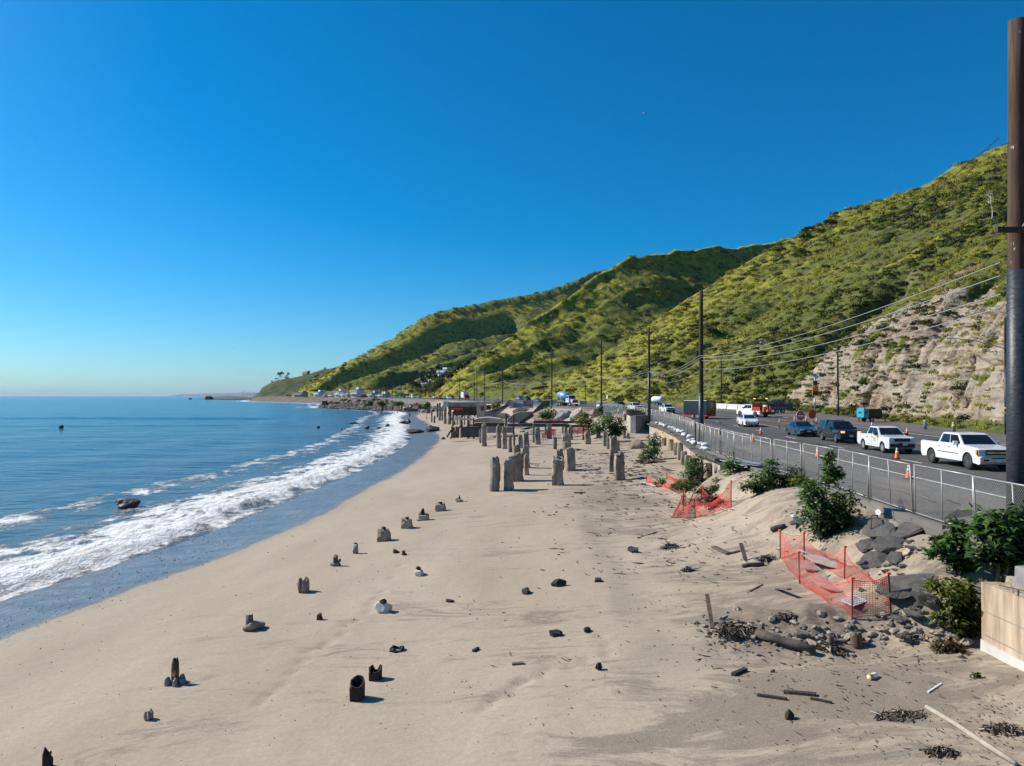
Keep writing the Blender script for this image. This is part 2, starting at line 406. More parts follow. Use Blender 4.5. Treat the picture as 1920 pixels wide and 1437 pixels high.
# ================================================================== SEA
def make_sea():
    Ys = np.concatenate([np.arange(2, 60, 0.3), np.arange(60, 130, 0.5), np.arange(130, 340, 1.0), np.geomspace(340, 60000, 90)])
    es = np.concatenate([-np.arange(12, 3, -1.0), np.arange(-3, 24, 0.22), np.arange(24, 60, 0.6), np.arange(60, 200, 2.0), np.geomspace(200, 60000, 60)])
    E, Y = np.meshgrid(es, Ys)
    S = shoreX(Y)
    X = S - E
    far = 1 - sstep(300, 700, np.hypot(X, Y))
    # rolling swell, refracting towards the shore
    dep = sstep(0, 90, E)
    wob = 6*fbm(X*0.012, Y*0.012, 4, 3)
    ph = (E + wob) / 17.0 * 2*math.pi
    z = 0.10 * np.sin(ph) * sstep(8, 25, E) * (1 - 0.5*dep)
    z += 0.42 * np.exp(-((Y - 252 - 10*fbm(X*0.01, Y*0.01, 8, 2)) / 5.5)**2) * sstep(25, 60, E)
    z += 0.28 * np.exp(-((Y - 205 - 10*fbm(X*0.01, Y*0.01, 18, 2) - 0.1*X) / 5)**2) * sstep(15, 45, E) * 0.7
    z += 0.05 * fbm(X*0.30, Y*0.5, 11, 4) * sstep(6, 14, E)
    # bore of white water
    bo = 9.3 + 2.6*fbm(Y*0.05, Y*0+3, 12, 3)
    prof = np.where(E < bo, sstep(-0.6, 2.0, E) * sstep(bo+6, bo-5, E) , sstep(bo+6, bo-5, E))
    lump = 0.5 + 0.5*ridged(X*0.9, Y*0.6, 21, 4)
    edge = 1.1*fbm(Y*0.12, Y*0+9, 32, 3) + 0.35*fbm(Y*0.7, Y*0+2, 33, 2)
    front = sstep(0.6, 2.3, E + edge) * sstep(11, 3.5, E)
    z += front * (0.16 + 0.30*lump) * (1 - sstep(95, 150, Y)*0.4)
    z = z * far + 0.02
    # run-up film onto wet sand
    z = np.where(E < 0, np.maximum(z, -0.3), z)
    z += np.where(E < 1.2, -0.10*sstep(0.4, -1.0, E + edge*0.6), 0)
    m, t, p = nodes('sea_water')
    P = worldpos(t)
    ea = N(t, 'ShaderNodeAttribute', attribute_name='shore').outputs['Fac']
    # stretched foam coordinates
    Pf = worldpos(t, (0.8, 0.42, 1))
    w1 = noise(t, Pf, 0.55, 6, 0.62, 0.6); w2 = noise(t, Pf, 2.6, 5, 0.7, 0.4); w3 = noise(t, worldpos(t,(1,1,1)), 9.0, 4, 0.7)
    wmix = mth(t, 'ADD', mth(t, 'MULTIPLY', w1, 0.55), mth(t, 'ADD', mth(t, 'MULTIPLY', w2, 0.30), mth(t, 'MULTIPLY', w3, 0.15)))
    dens = ramp(t, mth(t, 'DIVIDE', ea, 24.0), [(0.0, 0.50), (0.03, 0.53), (0.08, 0.62), (0.22, 0.575), (0.32, 0.505), (0.40, 0.44), (0.50, 0.455), (0.58, 0.52), (0.64, 0.51), (0.69, 0.36), (0.85, 0.30), (1.0, 0.24)])
    fo = mth(t, 'SUBTRACT', mth(t, 'ADD', wmix, dens), 0.99)
    foam = mth(t, 'MULTIPLY', fo, 15.0, True)
    # deep colour vs shallow
    shal = ramp(t, mth(t, 'DIVIDE', ea, 260.0), [(0.0, (0.13,0.15,0.16)), (0.05, (0.060,0.105,0.15)), (0.22, (0.012,0.070,0.125)), (1.0, (0.002,0.058,0.118))])
    pn = noise(t, worldpos(t, (0.012, 0.05, 1)), 1.0, 4)
    shal = mix(t, ramp(t, pn, [(0.4, 0.0), (0.62, 0.6)]), shal, (0.004,0.045,0.11))
    fcol = mix(t, ramp(t, noise(t, Pf, 1.7, 5), [(0.45, 0.0), (0.72, 0.8)]), (0.82,0.82,0.81), (0.56,0.50,0.42))
    t.links.new(mix(t, foam, shal, fcol), p.inputs['Base Color'])
    t.links.new(ramp(t, foam, [(0, 0.16), (1, 0.8)]), p.inputs['Roughness'])
    t.links.new(ramp(t, foam, [(0, 0.5), (1, 0.1)]), p.inputs['Specular IOR Level'])
    p.inputs['IOR'].default_value = 1.33
    r1 = noise(t, worldpos(t, (0.5, 0.9, 1)), 0.8, 6, 0.62); r2 = noise(t, worldpos(t, (0.5, 1.0, 1)), 0.09, 5, 0.6)
    hh = mth(t, 'ADD', mth(t, 'MULTIPLY', r1, 0.40), mth(t, 'ADD', mth(t, 'MULTIPLY', r2, 1.6), mth(t, 'MULTIPLY', mth(t,'MULTIPLY', foam, w2), 0.35)))
    bump(t, p, hh, 0.95, 0.85)
    me = gridmesh('sea', X, Y, z, m, True, {'shore': E + edge*0.9})
    return tag(obj('sea', me, None), kind='structure')
make_sea()

# ================================================================== SAND
def make_sand():
    Ys = np.concatenate([np.arange(-10, 9, 1.0), np.arange(9, 30, 0.14), np.arange(30, 62, 0.25), np.arange(62, 130, 0.6), np.arange(130, 440, 2.0), np.arange(440, 640, 6.0), np.arange(640, 1720, 30.0)])
    u = np.linspace(0, 1, 300)
    U, Y = np.meshgrid(u, Ys)
    x0 = shoreX(Y) - 10; x1 = fenceX(Y) + 1.2
    x1 = np.maximum(x1, x0 + 16)
    X = x0 + (x1 - x0) * U
    Z = sandZ(X, Y)
    far = sstep(300, 350, Y); q = X - shoreX(Y)
    far = far * sstep(2, 6, q)
    m, t, p = nodes('beach_sand')
    P = worldpos(t)
    qa = N(t, 'ShaderNodeAttribute', attribute_name='up').outputs['Fac']
    wn = noise(t, worldpos(t, (0.25, 0.12, 1)), 1.0, 4, 0.55)
    wet = ramp(t, mth(t, 'ADD', mth(t, 'DIVIDE', qa, 10.0), mth(t, 'MULTIPLY', mth(t, 'SUBTRACT', wn, 0.5), 0.28)), [(0.44, 1.0), (0.50, 0.75), (0.515, 0.25), (0.60, 0.0)])
    g = noise(t, P, 14, 6, 0.7)
    base = mix(t, ramp(t, noise(t, worldpos(t, (0.5, 0.2, 1)), 0.5, 5), [(0.3, 0.0), (0.7, 1.0)]), (0.378,0.302,0.220), (0.463,0.377,0.284))
    base = mix(t, mth(t, 'MULTIPLY', ramp(t, noise(t, P, 9, 8, 0.85), [(0.40, 0.0), (0.62, 1.0)]), 0.45), base, (0.27,0.215,0.16))
    # dark heavy-mineral streaks, drawn out by the backwash
    st = noise(t, worldpos(t, (0.24, 0.85, 1), (0,0,R(14))), 0.8, 10, 0.80, 1.8)
    st2 = noise(t, worldpos(t, (1, 1, 1)), 0.16, 3)
    sa = N(t, 'ShaderNodeAttribute', attribute_name='streak').outputs['Fac']
    sm = ramp(t, mth(t, 'ADD', mth(t, 'MULTIPLY', st, 0.75), mth(t, 'ADD', mth(t, 'MULTIPLY', st2, 0.3), mth(t, 'MULTIPLY', sa, 0.115))), [(0.595, 0.0), (0.68, 1.0)])
    sm = mth(t, 'MULTIPLY', sm, ramp(t, noise(t, P, 40, 3, 0.8), [(0.35, 0.35), (0.7, 1.0)]))
    sm = mth(t, 'MULTIPLY', mth(t, 'MULTIPLY', sm, 0.78), ramp(t, sa, [(0.0, 0.12), (0.25, 1.0)]))
    base = mix(t, sm, base, (0.085,0.070,0.058))
    wetc = mix(t, ramp(t, noise(t, worldpos(t, (0.3,0.8,1)), 1.2, 5), [(0.35,0.0),(0.7,1.0)]), (0.105,0.095,0.085), (0.19,0.17,0.145))
    tr_ = ramp(t, noise(t, worldpos(t, (1.1, 0.30, 1), (0,0,R(-6))), 1.6, 5, 0.6, 0.8), [(0.48, 0.0), (0.50, 1.0), (0.53, 0.0)])
    wetc = mix(t, mth(t, 'MULTIPLY', tr_, 0.35), wetc, (0.42,0.42,0.42))
    peb = ramp(t, noise(t, P, 11, 2, 0.6), [(0.70, 0.0), (0.73, 1.0)])
    pa = N(t, 'ShaderNodeAttribute', attribute_name='pebble').outputs['Fac']
    wetc = mix(t, mth(t, 'MULTIPLY', peb, pa), wetc, (0.03,0.028,0.027))
    base = mix(t, mth(t, 'MULTIPLY', N(t, 'ShaderNodeAttribute', attribute_name='dirt').outputs['Fac'], ramp(t, noise(t, P, 3.0, 7, 0.75), [(0.38, 0.1), (0.58, 1.0)])), base, (0.115,0.092,0.070))
    base = mix(t, N(t, 'ShaderNodeAttribute', attribute_name='earth').outputs['Fac'], base, mix(t, ramp(t, noise(t, worldpos(t), 0.12, 6, 0.7), [(0.4,0.0),(0.6,1.0)]), (0.085,0.068,0.050), (0.20,0.155,0.11)))
    t.links.new(mix(t, wet, base, wetc), p.inputs['Base Color'])
    t.links.new(ramp(t, wet, [(0.0, 0.9), (0.4, 0.5), (1.0, 0.27)]), p.inputs['Roughness'])
    t.links.new(ramp(t, wet, [(0.0, 0.15), (1.0, 0.42)]), p.inputs['Specular IOR Level'])
    h = mth(t, 'ADD', mth(t, 'MULTIPLY', noise(t, worldpos(t, (0.9, 1.6, 1)), 1.6, 6, 0.6), 0.8), mth(t, 'MULTIPLY', g, 0.16))
    h = mth(t, 'MULTIPLY', h, ramp(t, wet, [(0.0, 1.0), (1.0, 0.16)]))
    h = mth(t, 'ADD', h, mth(t, 'MULTIPLY', mth(t, 'MULTIPLY', peb, pa), 0.10))
    bump(t, p, h, 0.75, 0.06)
    streak = np.exp(-((X - 3.2)/3.4)**2 - ((Y - 13.6)/2.2)**2)*0.7 + np.exp(-((X - 7)/3.5)**2 - ((Y - 15.6)/1.4)**2)*0.85 + 0.5*np.exp(-((X - 0.0)/3.0)**2 - ((Y-21)/4)**2) + 0.55*np.exp(-((X - 6.5)/4.0)**2 - ((Y-45)/9)**2) + 0.62*sstep(1.5, 7, X)*sstep(75, 50, Y) + 0.5*sstep(48, 70, Y)*sstep(14, 26, q)*sstep(330, 250, Y) + 0.22*sstep(9, 15, q)
    streak = streak + 0.95*np.exp(-((X - 1.6 - 0.35*(Y-13.4))/2.2)**2 - ((Y - 13.6)/0.9)**2)*sstep(-0.25,0.3,fbm(X*0.5+2, Y*1.7, 27, 3)) + 0.6*np.exp(-((X - 6.6)/2.6)**2 - ((Y - 14.9 - 0.12*(X-6))/0.55)**2)
    streak = np.clip(streak, 0, 2.2) * sstep(8, 12, q)
    pebble = sstep(7.2, 5.2, q) * sstep(3.0, 5.6, q) * sstep(34, 22, Y) + 0.25*sstep(6, 3, q)*sstep(70, 30, Y)
    dirt = np.exp(-((Y - 19.2 + 0.05*(X-8))/1.25)**2) * sstep(4.4, 6.2, X) * (Y < 26) * (0.7 + 0.6*fbm(X*1.3, Y*1.6, 29, 3)) + 0.7*sstep(2.6, 0.6, fenceX(Y) - X)*sstep(17, 19, Y)*sstep(34, 28, Y)*sstep(-0.2, 0.3, fbm(X*1.1, Y*0.8, 28, 3))
    dirt = np.clip(dirt, 0, 1)
    me = gridmesh('sand', X, Y, Z, m, True, {'up': q, 'streak': streak, 'pebble': np.clip(pebble, 0, 1), 'earth': far, 'dirt': dirt})
    return tag(obj('sand', me, None), kind='structure')
make_sand()

# ================================================================== ROAD
def make_road():
    Ys = np.concatenate([np.arange(-60, 130, 2.0), np.arange(130, 520, 4.0), np.arange(520, 1720, 20.0)])
    U, Y = np.meshgrid(np.linspace(0, 1, 60), Ys)
    x0 = fenceX(Y) - 0.15 + 0.25*fbm(Y*0.35, Y*0, 51, 3)*(Y < 45); x1 = footX(Y) + 3.0
    X = x0 + (x1 - x0) * U
    Z = roadZ(X, Y)
    # torn edge: skirt down
    Xs = np.concatenate([X[:, :1], X], 1); Zs = np.concatenate([Z[:, :1] - 0.38 - 6*(Y[:, :1] > 310), Z], 1); Yg = np.concatenate([Y[:, :1], Y], 1)
    m, t, p = nodes('asphalt')
    off = N(t, 'ShaderNodeAttribute', attribute_name='off').outputs['Fac']
    a = noise(t, worldpos(t, (0.8, 0.10, 1), (0,0,R(-8))), 0.9, 5, 0.6); b = noise(t, worldpos(t), 22, 4, 0.7)
    c = mix(t, ramp(t, a, [(0.3, 0.0), (0.7, 1.0)]), (0.070,0.068,0.066), (0.115,0.108,0.100))
    shoulder = ramp(t, mth(t, 'DIVIDE', off, 40.0), [(0.0, 1.0), (0.13, 1.0), (0.165, 0.0), (0.56, 0.0), (0.60, 1.0), (1, 1.0)])
    c = mix(t, mth(t, 'MULTIPLY', shoulder, 0.55), c, (0.185,0.165,0.145))
    c = mix(t, mth(t, 'MULTIPLY', ramp(t, b, [(0.3, 0.0), (0.7, 1.0)]), 0.3), c, (0.05,0.048,0.046))
    dirt = ramp(t, noise(t, worldpos(t, (0.6,0.25,1)), 0.7, 5, 0.65), [(0.52, 0.0), (0.68, 1.0)])
    c = mix(t, mth(t, 'MULTIPLY', mth(t, 'MULTIPLY', dirt, shoulder), 0.5), c, (0.27,0.22,0.17))
    # thin cracks
    vo = N(t, 'ShaderNodeTexVoronoi', {'Vector': worldpos(t, (0.35, 0.16, 1)), 'Scale': 1.0}, feature='DISTANCE_TO_EDGE')
    ck = ramp(t, vo.outputs['Distance'], [(0.0, 1.0), (0.012, 0.0)])
    c = mix(t, mth(t, 'MULTIPLY', ck, 0.6), c, (0.02,0.02,0.02))
    t.links.new(c, p.inputs['Base Color']); p.inputs['Roughness'].default_value = 0.85; p.inputs['Specular IOR Level'].default_value = 0.3
    bump(t, p, b, 0.5, 0.01)
    me = gridmesh('road', Xs, Yg, Zs, m, True, {'off': Xs - fenceX(Yg)})
    tag(obj('road', me, None), kind='structure')
make_road()
PAINT = M('road_paint', (0.72,0.71,0.68), 0.7, var=0.35, scale=3)
YPAINT = M('yellow_paint', (0.60,0.42,0.06), 0.7, var=0.35, scale=3)
def stripe(off, y0, y1, w=0.13, mat=PAINT, fn=None, name='painted_line'):
    ys = np.arange(y0, y1 + 0.01, 1.0)
    mb = MB(); vs = []
    for y in ys:
        x = float(lineX(y)) + off if fn is None else fn(y)
        vs += [(x - w/2, y, float(roadZ(x - w/2, y)) + 0.012), (x + w/2, y, float(roadZ(x + w/2, y)) + 0.012)]
    mb.add(vs, [(2*i, 2*i+1, 2*i+3, 2*i+2) for i in range(len(ys)-1)])
    return mb
def paint_lines():
    def one(mb, mat): tag(obj('painted_line', mb, mat), kind='structure')
    one(stripe(0, -10, 420, 0.16), PAINT)
    one(stripe(16.6, -10, 300, 0.15), PAINT)
    for o in (7.5, 11.3):
        for d in (-0.12, 0.12): one(stripe(o + d, -10, 300, 0.09, YPAINT), YPAINT)
    for o in (3.8, 13.9):
        for k in range(22):
            y = 8 + k * 11.2 + (3 if o > 10 else 0)
            one(stripe(o, y, y + 3.4, 0.13), PAINT)
paint_lines()

# ================================================================== HILLS
SP = {288: [(1130,668),(1300,560),(1400,503),(1480,458),(1550,420),(1700,365),(1890,278)],
      450: [(904,668),(960,630),(991,612),(1081,556),(1130,513),(1160,488),(1250,474),(1320,461),(1480,452)],
      1000: [(640,690),(700,662),(760,628),(820,588),(870,574),(920,570),(960,561),(1050,543),(1125,514)]}
SDIR = {288: (0.913,0.408), 450: (0.867,0.498), 1000: (0.80,0.60)}
def spur(t):
    fx, fy = float(footX(t)), float(t); dx, dy = SDIR[t]; fz = float(roadZ(fx, fy))
    pts = [(0.0, 0.0)]
    for px, py in SP[t]:
        r = ray(px, py); u = r.x / r.y
        s = (u*fy - fx) / (dx - u*dy); Y = fy + dy*s
        pts.append((s, CAMZ + r.z / r.y * Y - fz))
    s, e = pts[-1]; pts += [(s + 150, e + 22), (s + 420, e + 30)]
    return tab(*pts)
P1, P2, P3 = spur(288), spur(450), spur(1000)
cliffP = tab((0,0),(1.5,0.3),(3,1.2),(6,4.6),(12,11.6),(18,16.6),(22,18.8),(30,22.5),(45,30),(70,42))
def make_hills():
    ts = np.concatenate([np.arange(-60, 40, 2.0), np.arange(40, 135, 0.42), np.arange(135, 320, 0.8), np.arange(320, 520, 1.4), np.arange(520, 1720, 6.0)])
    ds = np.concatenate([np.arange(-1.5, 34, 0.45), np.arange(34, 80, 0.9), np.arange(80, 200, 2.0), np.arange(200, 420, 4.0), np.arange(420, 721, 12.0)])
    D, T = np.meshgrid(ds, ts)
    kx = np.array([SDIR[288][0], SDIR[288][0], SDIR[450][0], SDIR[1000][0], 0.8]); ky = np.array([SDIR[288][1], SDIR[288][1], SDIR[450][1], SDIR[1000][1], 0.6])
    kt = [-60, 288, 450, 1000, 1700]
    dx = np.interp(T, kt, kx); dy = np.interp(T, kt, ky); l = np.hypot(dx, dy); dx /= l; dy /= l
    dd = np.maximum(D, 0)
    e1, e2, e3 = P1(dd), P2(dd), P3(dd)
    # near side
    ec = np.where(dd < 70, cliffP(dd), e1 + (42 - P1(70.0)) * np.exp(-(dd-70)/80))
    cm = sstep(150, 122, T + 8*fbm(T*0.06, T*0, 71, 2))
    eA = ec * cm + e1 * (1 - cm)
    eA = eA * (1 - 0.09*sstep(60, 200, D) * sstep(288, 170, T))
    u12 = np.clip((T - 288) / 162, 0, 1); um = 0.36 + 0.04*np.sin(dd/40)
    g12 = np.where(u12 < um, (u12/um)**0.6, ((1-u12)/(1-um))**0.72)
    u23 = np.clip((T - 450) / 550, 0, 1); vm = 0.26
    g23 = np.where(u23 < vm, (u23/vm)**0.55, ((1-u23)/(1-vm))**0.62)
    z12 = (e1*(1-u12) + e2*u12) * (1 - 0.90*g12*sstep(-5, 40, D))
    z23 = (e2*(1-u23) + e3*u23) * (1 - 0.86*g23*sstep(-5, 90, D))
    z4 = e3 * (1 - 0.22*sstep(1000, 1080, T) - 0.25*sstep(1080, 1500, T))
    Z = np.where(T < 288, eA, np.where(T < 450, z12, np.where(T < 1000, z23, z4)))
    # dark hollow above the foot, and lesser gullies
    def gully(tc, w, d0, d1, dep, slant=0.0):
        tt = T - tc - slant*dd
        side = np.where(tt > 0, np.exp(-(tt/(w*0.45))**2), np.exp(-(tt/(w*1.5))**2))
        return dep * side * sstep(d0, d0 + 6, D) * sstep(d1, d1 - 14, D)
    Z -= gully(150, 7, 18, 60, 8.5, 0.12)
    Z -= gully(215, 10, 4, 70, 5, 0.1)
    Z -= gully(100, 5, 10, 45, 3.0, 0.15); Z -= gully(78, 5, 12, 60, 2.6, 0.1)
    Z -= gully(432, 7, 14, 110, 5, -0.10); Z -= gully(410, 8, 10, 120, 6, -0.12); Z -= gully(385, 8, 8, 120, 5, -0.12)
    for k in range(9):
        Z -= gully(640 + 42*k + 9*math.sin(k*2.3), 17, 10, 320 + 30*math.sin(k), 21 + 6*math.sin(k*1.7), 0.04*math.sin(k*3))
    # erosion
    s = sstep(2, 30, D)
    T2 = T + 0.15*dd
    rg = ridged(T2/26, D/85, 61, 4)
    Z += rg * np.minimum(dd*0.045, 3.2) * s
    rg2 = ridged(T2/95 + 3, D/240, 67, 3)
    Z += rg2 * np.minimum(dd*0.03, 4.5) * sstep(300, 420, T)
    rib = ridged((T + 0.22*dd + 3*fbm(T/20, D/30, 60, 2))/8.5, D/42, 62, 3)
    Z += 0.95 * rib * s * np.minimum(1, dd/18) * sstep(330, 290, T)
    Z += 1.3 * fbm(T/11, D/11, 63, 4) * s * np.minimum(1, dd/25)
    Z += 0.55 * fbm(T/3.2, D/3.2, 65, 3) * sstep(1, 6, D) * sstep(320, 180, T)
    rav = sstep(298, 330, T) * sstep(4, 30, D)
    Z += rav * (3.6*ridged(T/17 + D/90, D/46, 68, 4) * sstep(520, 440, T) + 2.6*fbm(T/19, D/17, 69, 4) + 5.0*ridged(T/48, D/130, 70, 4)*sstep(500, 620, T))
    fx = footX(T); fz = roadZ(fx, T)
    X = fx + dx*D; Y = T + dy*D
    Zw = fz + Z + np.where(D < 0, D*0.5, 0)
    # rock face: broken strata, pushed in and out
    cl = cm * sstep(1.0, 4.0, D) * sstep(23, 11, D + 16*fbm(T*0.085, D*0.10, 75, 4) - 5*sstep(95, 60, T)*fbm(T*0.05+3, D*0, 76, 2)) * (1 - 0.85*sstep(0.12, 0.34, fbm(T*0.10 + D*0.05, D*0.13, 77, 3)))
    st = T*0.42 - D*0.16 + 0.8*fbm(T*0.1, D*0.1, 79, 2)
    ro = 0.85*ridged(st, D*0.07, 81, 4, 0.55) + 0.45*fbm(T*0.2, Zw*0.2, 83, 4) + 0.40*ridged(T*0.8+D*0.5, D*0.45, 85, 3)
    X = X - dx*ro*1.0*cl; Y = Y - dy*ro*1.0*cl; Zw = Zw + 0.75*ro*cl
    # slopes -> rock mask
    gx = np.gradient(Zw, axis=1) / np.maximum(np.gradient(D, axis=1), 1e-3)
    steep = sstep(0.95, 1.5, gx)
    upper = sstep(190, 150, T) * np.exp(-((D - 30 - 9*fbm(T*0.05, T*0, 91, 2))/12)**2) * sstep(0.0, 0.35, fbm(T*0.09 + D*0.04, D*0.10, 93, 3))
    soil = np.clip(sstep(0.05, -0.35, rib)*sstep(-0.1, 0.3, fbm(T/24, D/18, 98, 3)) + 0.9*upper, 0, 1) * sstep(330, 290, T)
    rock = np.clip(cl*(1 - 0.75*sstep(92, 72, T)*sstep(-0.15, 0.2, fbm(T*0.16, D*0.2, 74, 3))) + 0.42*upper + 0.5*steep*sstep(300,200,T) + 0.5*steep*(T >= 300)*(T < 620)*sstep(8, 25, D), 0, 1)
    veg = fbm(T/38, D/30, 95, 4)
    yel = np.exp(-((T - 276)/34)**2) + np.exp(-((T - 456)/36)**2) + 0.8*np.exp(-((T - 1010)/90)**2) + 0.35*sstep(60, 10, D)*(T > 140)  # sunlit look of the ridge crests put into grass colour; foot yellower too
    yel = np.clip(yel + 0.25*fbm(T/30, D/25, 97, 3), 0, 1)
    far = sstep(296, 320, T)
    m, t, p = nodes('hillside_grass_and_rock')
    Pw = worldpos(t)
    ra = N(t, 'ShaderNodeAttribute', attribute_name='rock').outputs['Fac']
    n1 = noise(t, Pw, 0.035, 5, 0.6); n2 = noise(t, Pw, 0.22, 6, 0.65); n3 = noise(t, Pw, 1.3, 5, 0.7)
    ya = N(t, 'ShaderNodeAttribute', attribute_name='yel').outputs['Fac']; fa = N(t, 'ShaderNodeAttribute', attribute_name='far').outputs['Fac']
    gr = mix(t, ramp(t, mth(t, 'SUBTRACT', n1, mth(t, 'MULTIPLY', mth(t, 'SUBTRACT', ya, 0.45), 0.35)), [(0.38, 0.0), (0.60, 1.0)]), (0.305,0.290,0.036), (0.125,0.145,0.036))
    gr = mix(t, ramp(t, n2, [(0.45, 0.0), (0.62, 1.0)]), gr, (0.070,0.088,0.024))
    gr = mix(t, mth(t, 'MULTIPLY', ramp(t, n3, [(0.5, 0.0), (0.66, 1.0)]), 0.6), gr, (0.13,0.10,0.060))
    so_ = N(t, 'ShaderNodeAttribute', attribute_name='soil').outputs['Fac']
    gr = mix(t, mth(t, 'MULTIPLY', ramp(t, mth(t, 'ADD', so_, mth(t, 'SUBTRACT', n3, 0.5)), [(0.35, 0.0), (0.7, 1.0)]), 0.9), gr, (0.19,0.135,0.085))
    sr = noise(t, worldpos(t, (0.55, 0.25, 1.5), (R(25), R(-32), 0)), 0.75, 7, 0.7, 0.5)
    rk = mix(t, ramp(t, sr, [(0.38, 0.0), (0.58, 1.0)]), (0.12,0.092,0.068), (0.45,0.365,0.265))
    rk = mix(t, ramp(t, noise(t, Pw, 0.12, 4), [(0.45, 0.0), (0.65, 0.7)]), rk, (0.33,0.24,0.16))
    vc = N(t, 'ShaderNodeTexVoronoi', {'Vector': mix(t, 0.22, worldpos(t, (0.5, 0.30, 0.9), (R(20), R(-35), 0)), N(t, 'ShaderNodeTexNoise', {'Scale': 0.5, 'Detail': 4, 'Vector': Pw}).outputs[1], 'ADD'), 'Scale': 0.42}, feature='DISTANCE_TO_EDGE').outputs['Distance']
    crk = ramp(t, vc, [(0.0, 1.0), (0.045, 0.0)])
    rk = mix(t, ramp(t, noise(t, worldpos(t, (0.4, 0.2, 1.4), (R(25), R(-32), 0)), 0.35, 6, 0.7), [(0.46, 0.0), (0.60, 0.8)]), rk, (0.36,0.315,0.255))
    rk = mix(t, mth(t, 'MULTIPLY', crk, 0.40), rk, (0.10,0.075,0.055))
    rk = mix(t, mth(t, 'MULTIPLY', fa, 0.85), rk, (0.085,0.068,0.048))
    rm = ramp(t, mth(t, 'ADD', ra, mth(t, 'MULTIPLY', mth(t, 'SUBTRACT', n2, 0.5), 1.1)), [(0.42, 0.0), (0.56, 1.0)])
    t.links.new(mix(t, rm, gr, rk), p.inputs['Base Color'])
    p.inputs['Roughness'].default_value = 0.95; p.inputs['Specular IOR Level'].default_value = 0.1
    bump(t, p, mth(t, 'ADD', mth(t, 'MULTIPLY', n2, 1.2), mth(t, 'ADD', mth(t, 'MULTIPLY', n3, 0.5), mth(t, 'ADD', mth(t, 'MULTIPLY', sr, 0.9), mth(t, 'MULTIPLY', mth(t, 'MULTIPLY', crk, rm), -0.3)))), 0.85, 0.8)
    me = gridmesh('hillside', X, Y, Zw, m, True, {'rock': rock, 'yel': yel, 'far': far, 'soil': soil})
    tag(obj('hillside', me, None), kind='structure')
    return X, Y, Zw, rock, veg, D, T, yel
HILL = make_hills()

def hill_at(px, py):
    """nearest visible hillside vertex to a pixel"""
    X, Y, Z = HILL[0], HILL[1], HILL[2]
    b = Y*_c + (Z-CAMZ)*_s; a = -Y*_s + (Z-CAMZ)*_c
    qx = CX + FPX*X/b; qy = CY - FPX*a/b
    dd = (qx-px)**2 + (qy-py)**2
    dd = np.where(b > 5, dd, 1e12)
    near = dd < 25 if (dd < 25).any() else dd < dd.min() + 9
    i = np.argmin(np.where(near, np.hypot(X, Y), 1e9)); i = np.unravel_index(i, X.shape)
    return Vector((X[i], Y[i], Z[i]))

# far headland with its own ridge
def make_headland():
    xs = np.linspace(-720, -330, 120); ys = np.linspace(1560, 2080, 90)
    X, Y = np.meshgrid(xs, ys)
    ridge = tab((480,743),(484,740),(490,730.5),(500,723),(511,717.5),(525,713),(547,709.5),(565,706.5),(580,702.5),(597,697),(640,688),(700,676))
    pix = CX + FPX * X / Y
    h = (743 - ridge(np.clip(pix, 470, 700))) / FPX * 1780
    prof = sstep(1590, 1780, Y + 18*fbm(X/60, Y/60, 5, 3)) * (1 - 0.4*sstep(1800, 2080, Y))
    Z = 1 + (h + 8) * prof * sstep(468, 482, pix) + 2.2*fbm(X/25, Y/25, 7, 4)*prof
    m, t, p = nodes('headland_scrub')
    Pw = worldpos(t); n = noise(t, Pw, 0.03, 6, 0.65)
    t.links.new(mix(t, ramp(t, n, [(0.4,0.0),(0.62,1.0)]), (0.045,0.062,0.030), (0.12,0.12,0.045)), p.inputs['Base Color']); p.inputs['Roughness'].default_value = 0.95
    p.inputs['Specular IOR Level'].default_value = 0.1
    bump(t, p, noise(t, Pw, 0.12, 5), 0.8, 2.0)
    tag(obj('headland', gridmesh('headland', X, Y, Z, m), None), kind='structure')
    # low spit of rock and sand running out to the point
    xs = np.linspace(0, 1, 90); vs = np.linspace(-1, 1, 15)
    U, V = np.meshgrid(xs, vs)
    cx_ = -1010 + 560*U; cy_ = 2380 - 820*U
    X = cx_ + V*26; Y = cy_ + V*42
    Z = (3.4 + 5.5*sstep(0.0, 0.25, U)*sstep(0.6, 0.2, U) + 2*fbm(X/20, Y/20, 3, 3)) * (1 - V**2) * sstep(0, 0.06, U) - 0.4
    m2 = M('dark_shore_rock', (0.085,0.075,0.065), 0.9, var=0.5, scale=0.05, bmp=0.5)
    tag(obj('rocky_spit', gridmesh('rocky_spit', X, Y, Z, m2), None), kind='structure')
    # far island on the horizon
    xs = np.linspace(-1, 1, 80); vs = np.linspace(-1, 1, 13)
    U, V = np.meshgrid(xs, vs)
    X = -12900 + 1900*U + 0*V; Y = 31000 + 900*V
    hp = tab((-1,0),(-0.86,55),(-0.72,98),(-0.6,92),(-0.3,118),(0,135),(0.4,150),(0.8,165),(1,170))
    Z = (hp(U) + 12*fbm(X/260, Y/300, 2, 3)) * (1 - V**2) - 1
    tag(obj('distant_shore', gridmesh('distant_shore', X, Y, Z, M('distant_land', (0.10,0.105,0.085), 0.95, var=0.2, scale=0.001)), None), kind='structure')
make_headland()

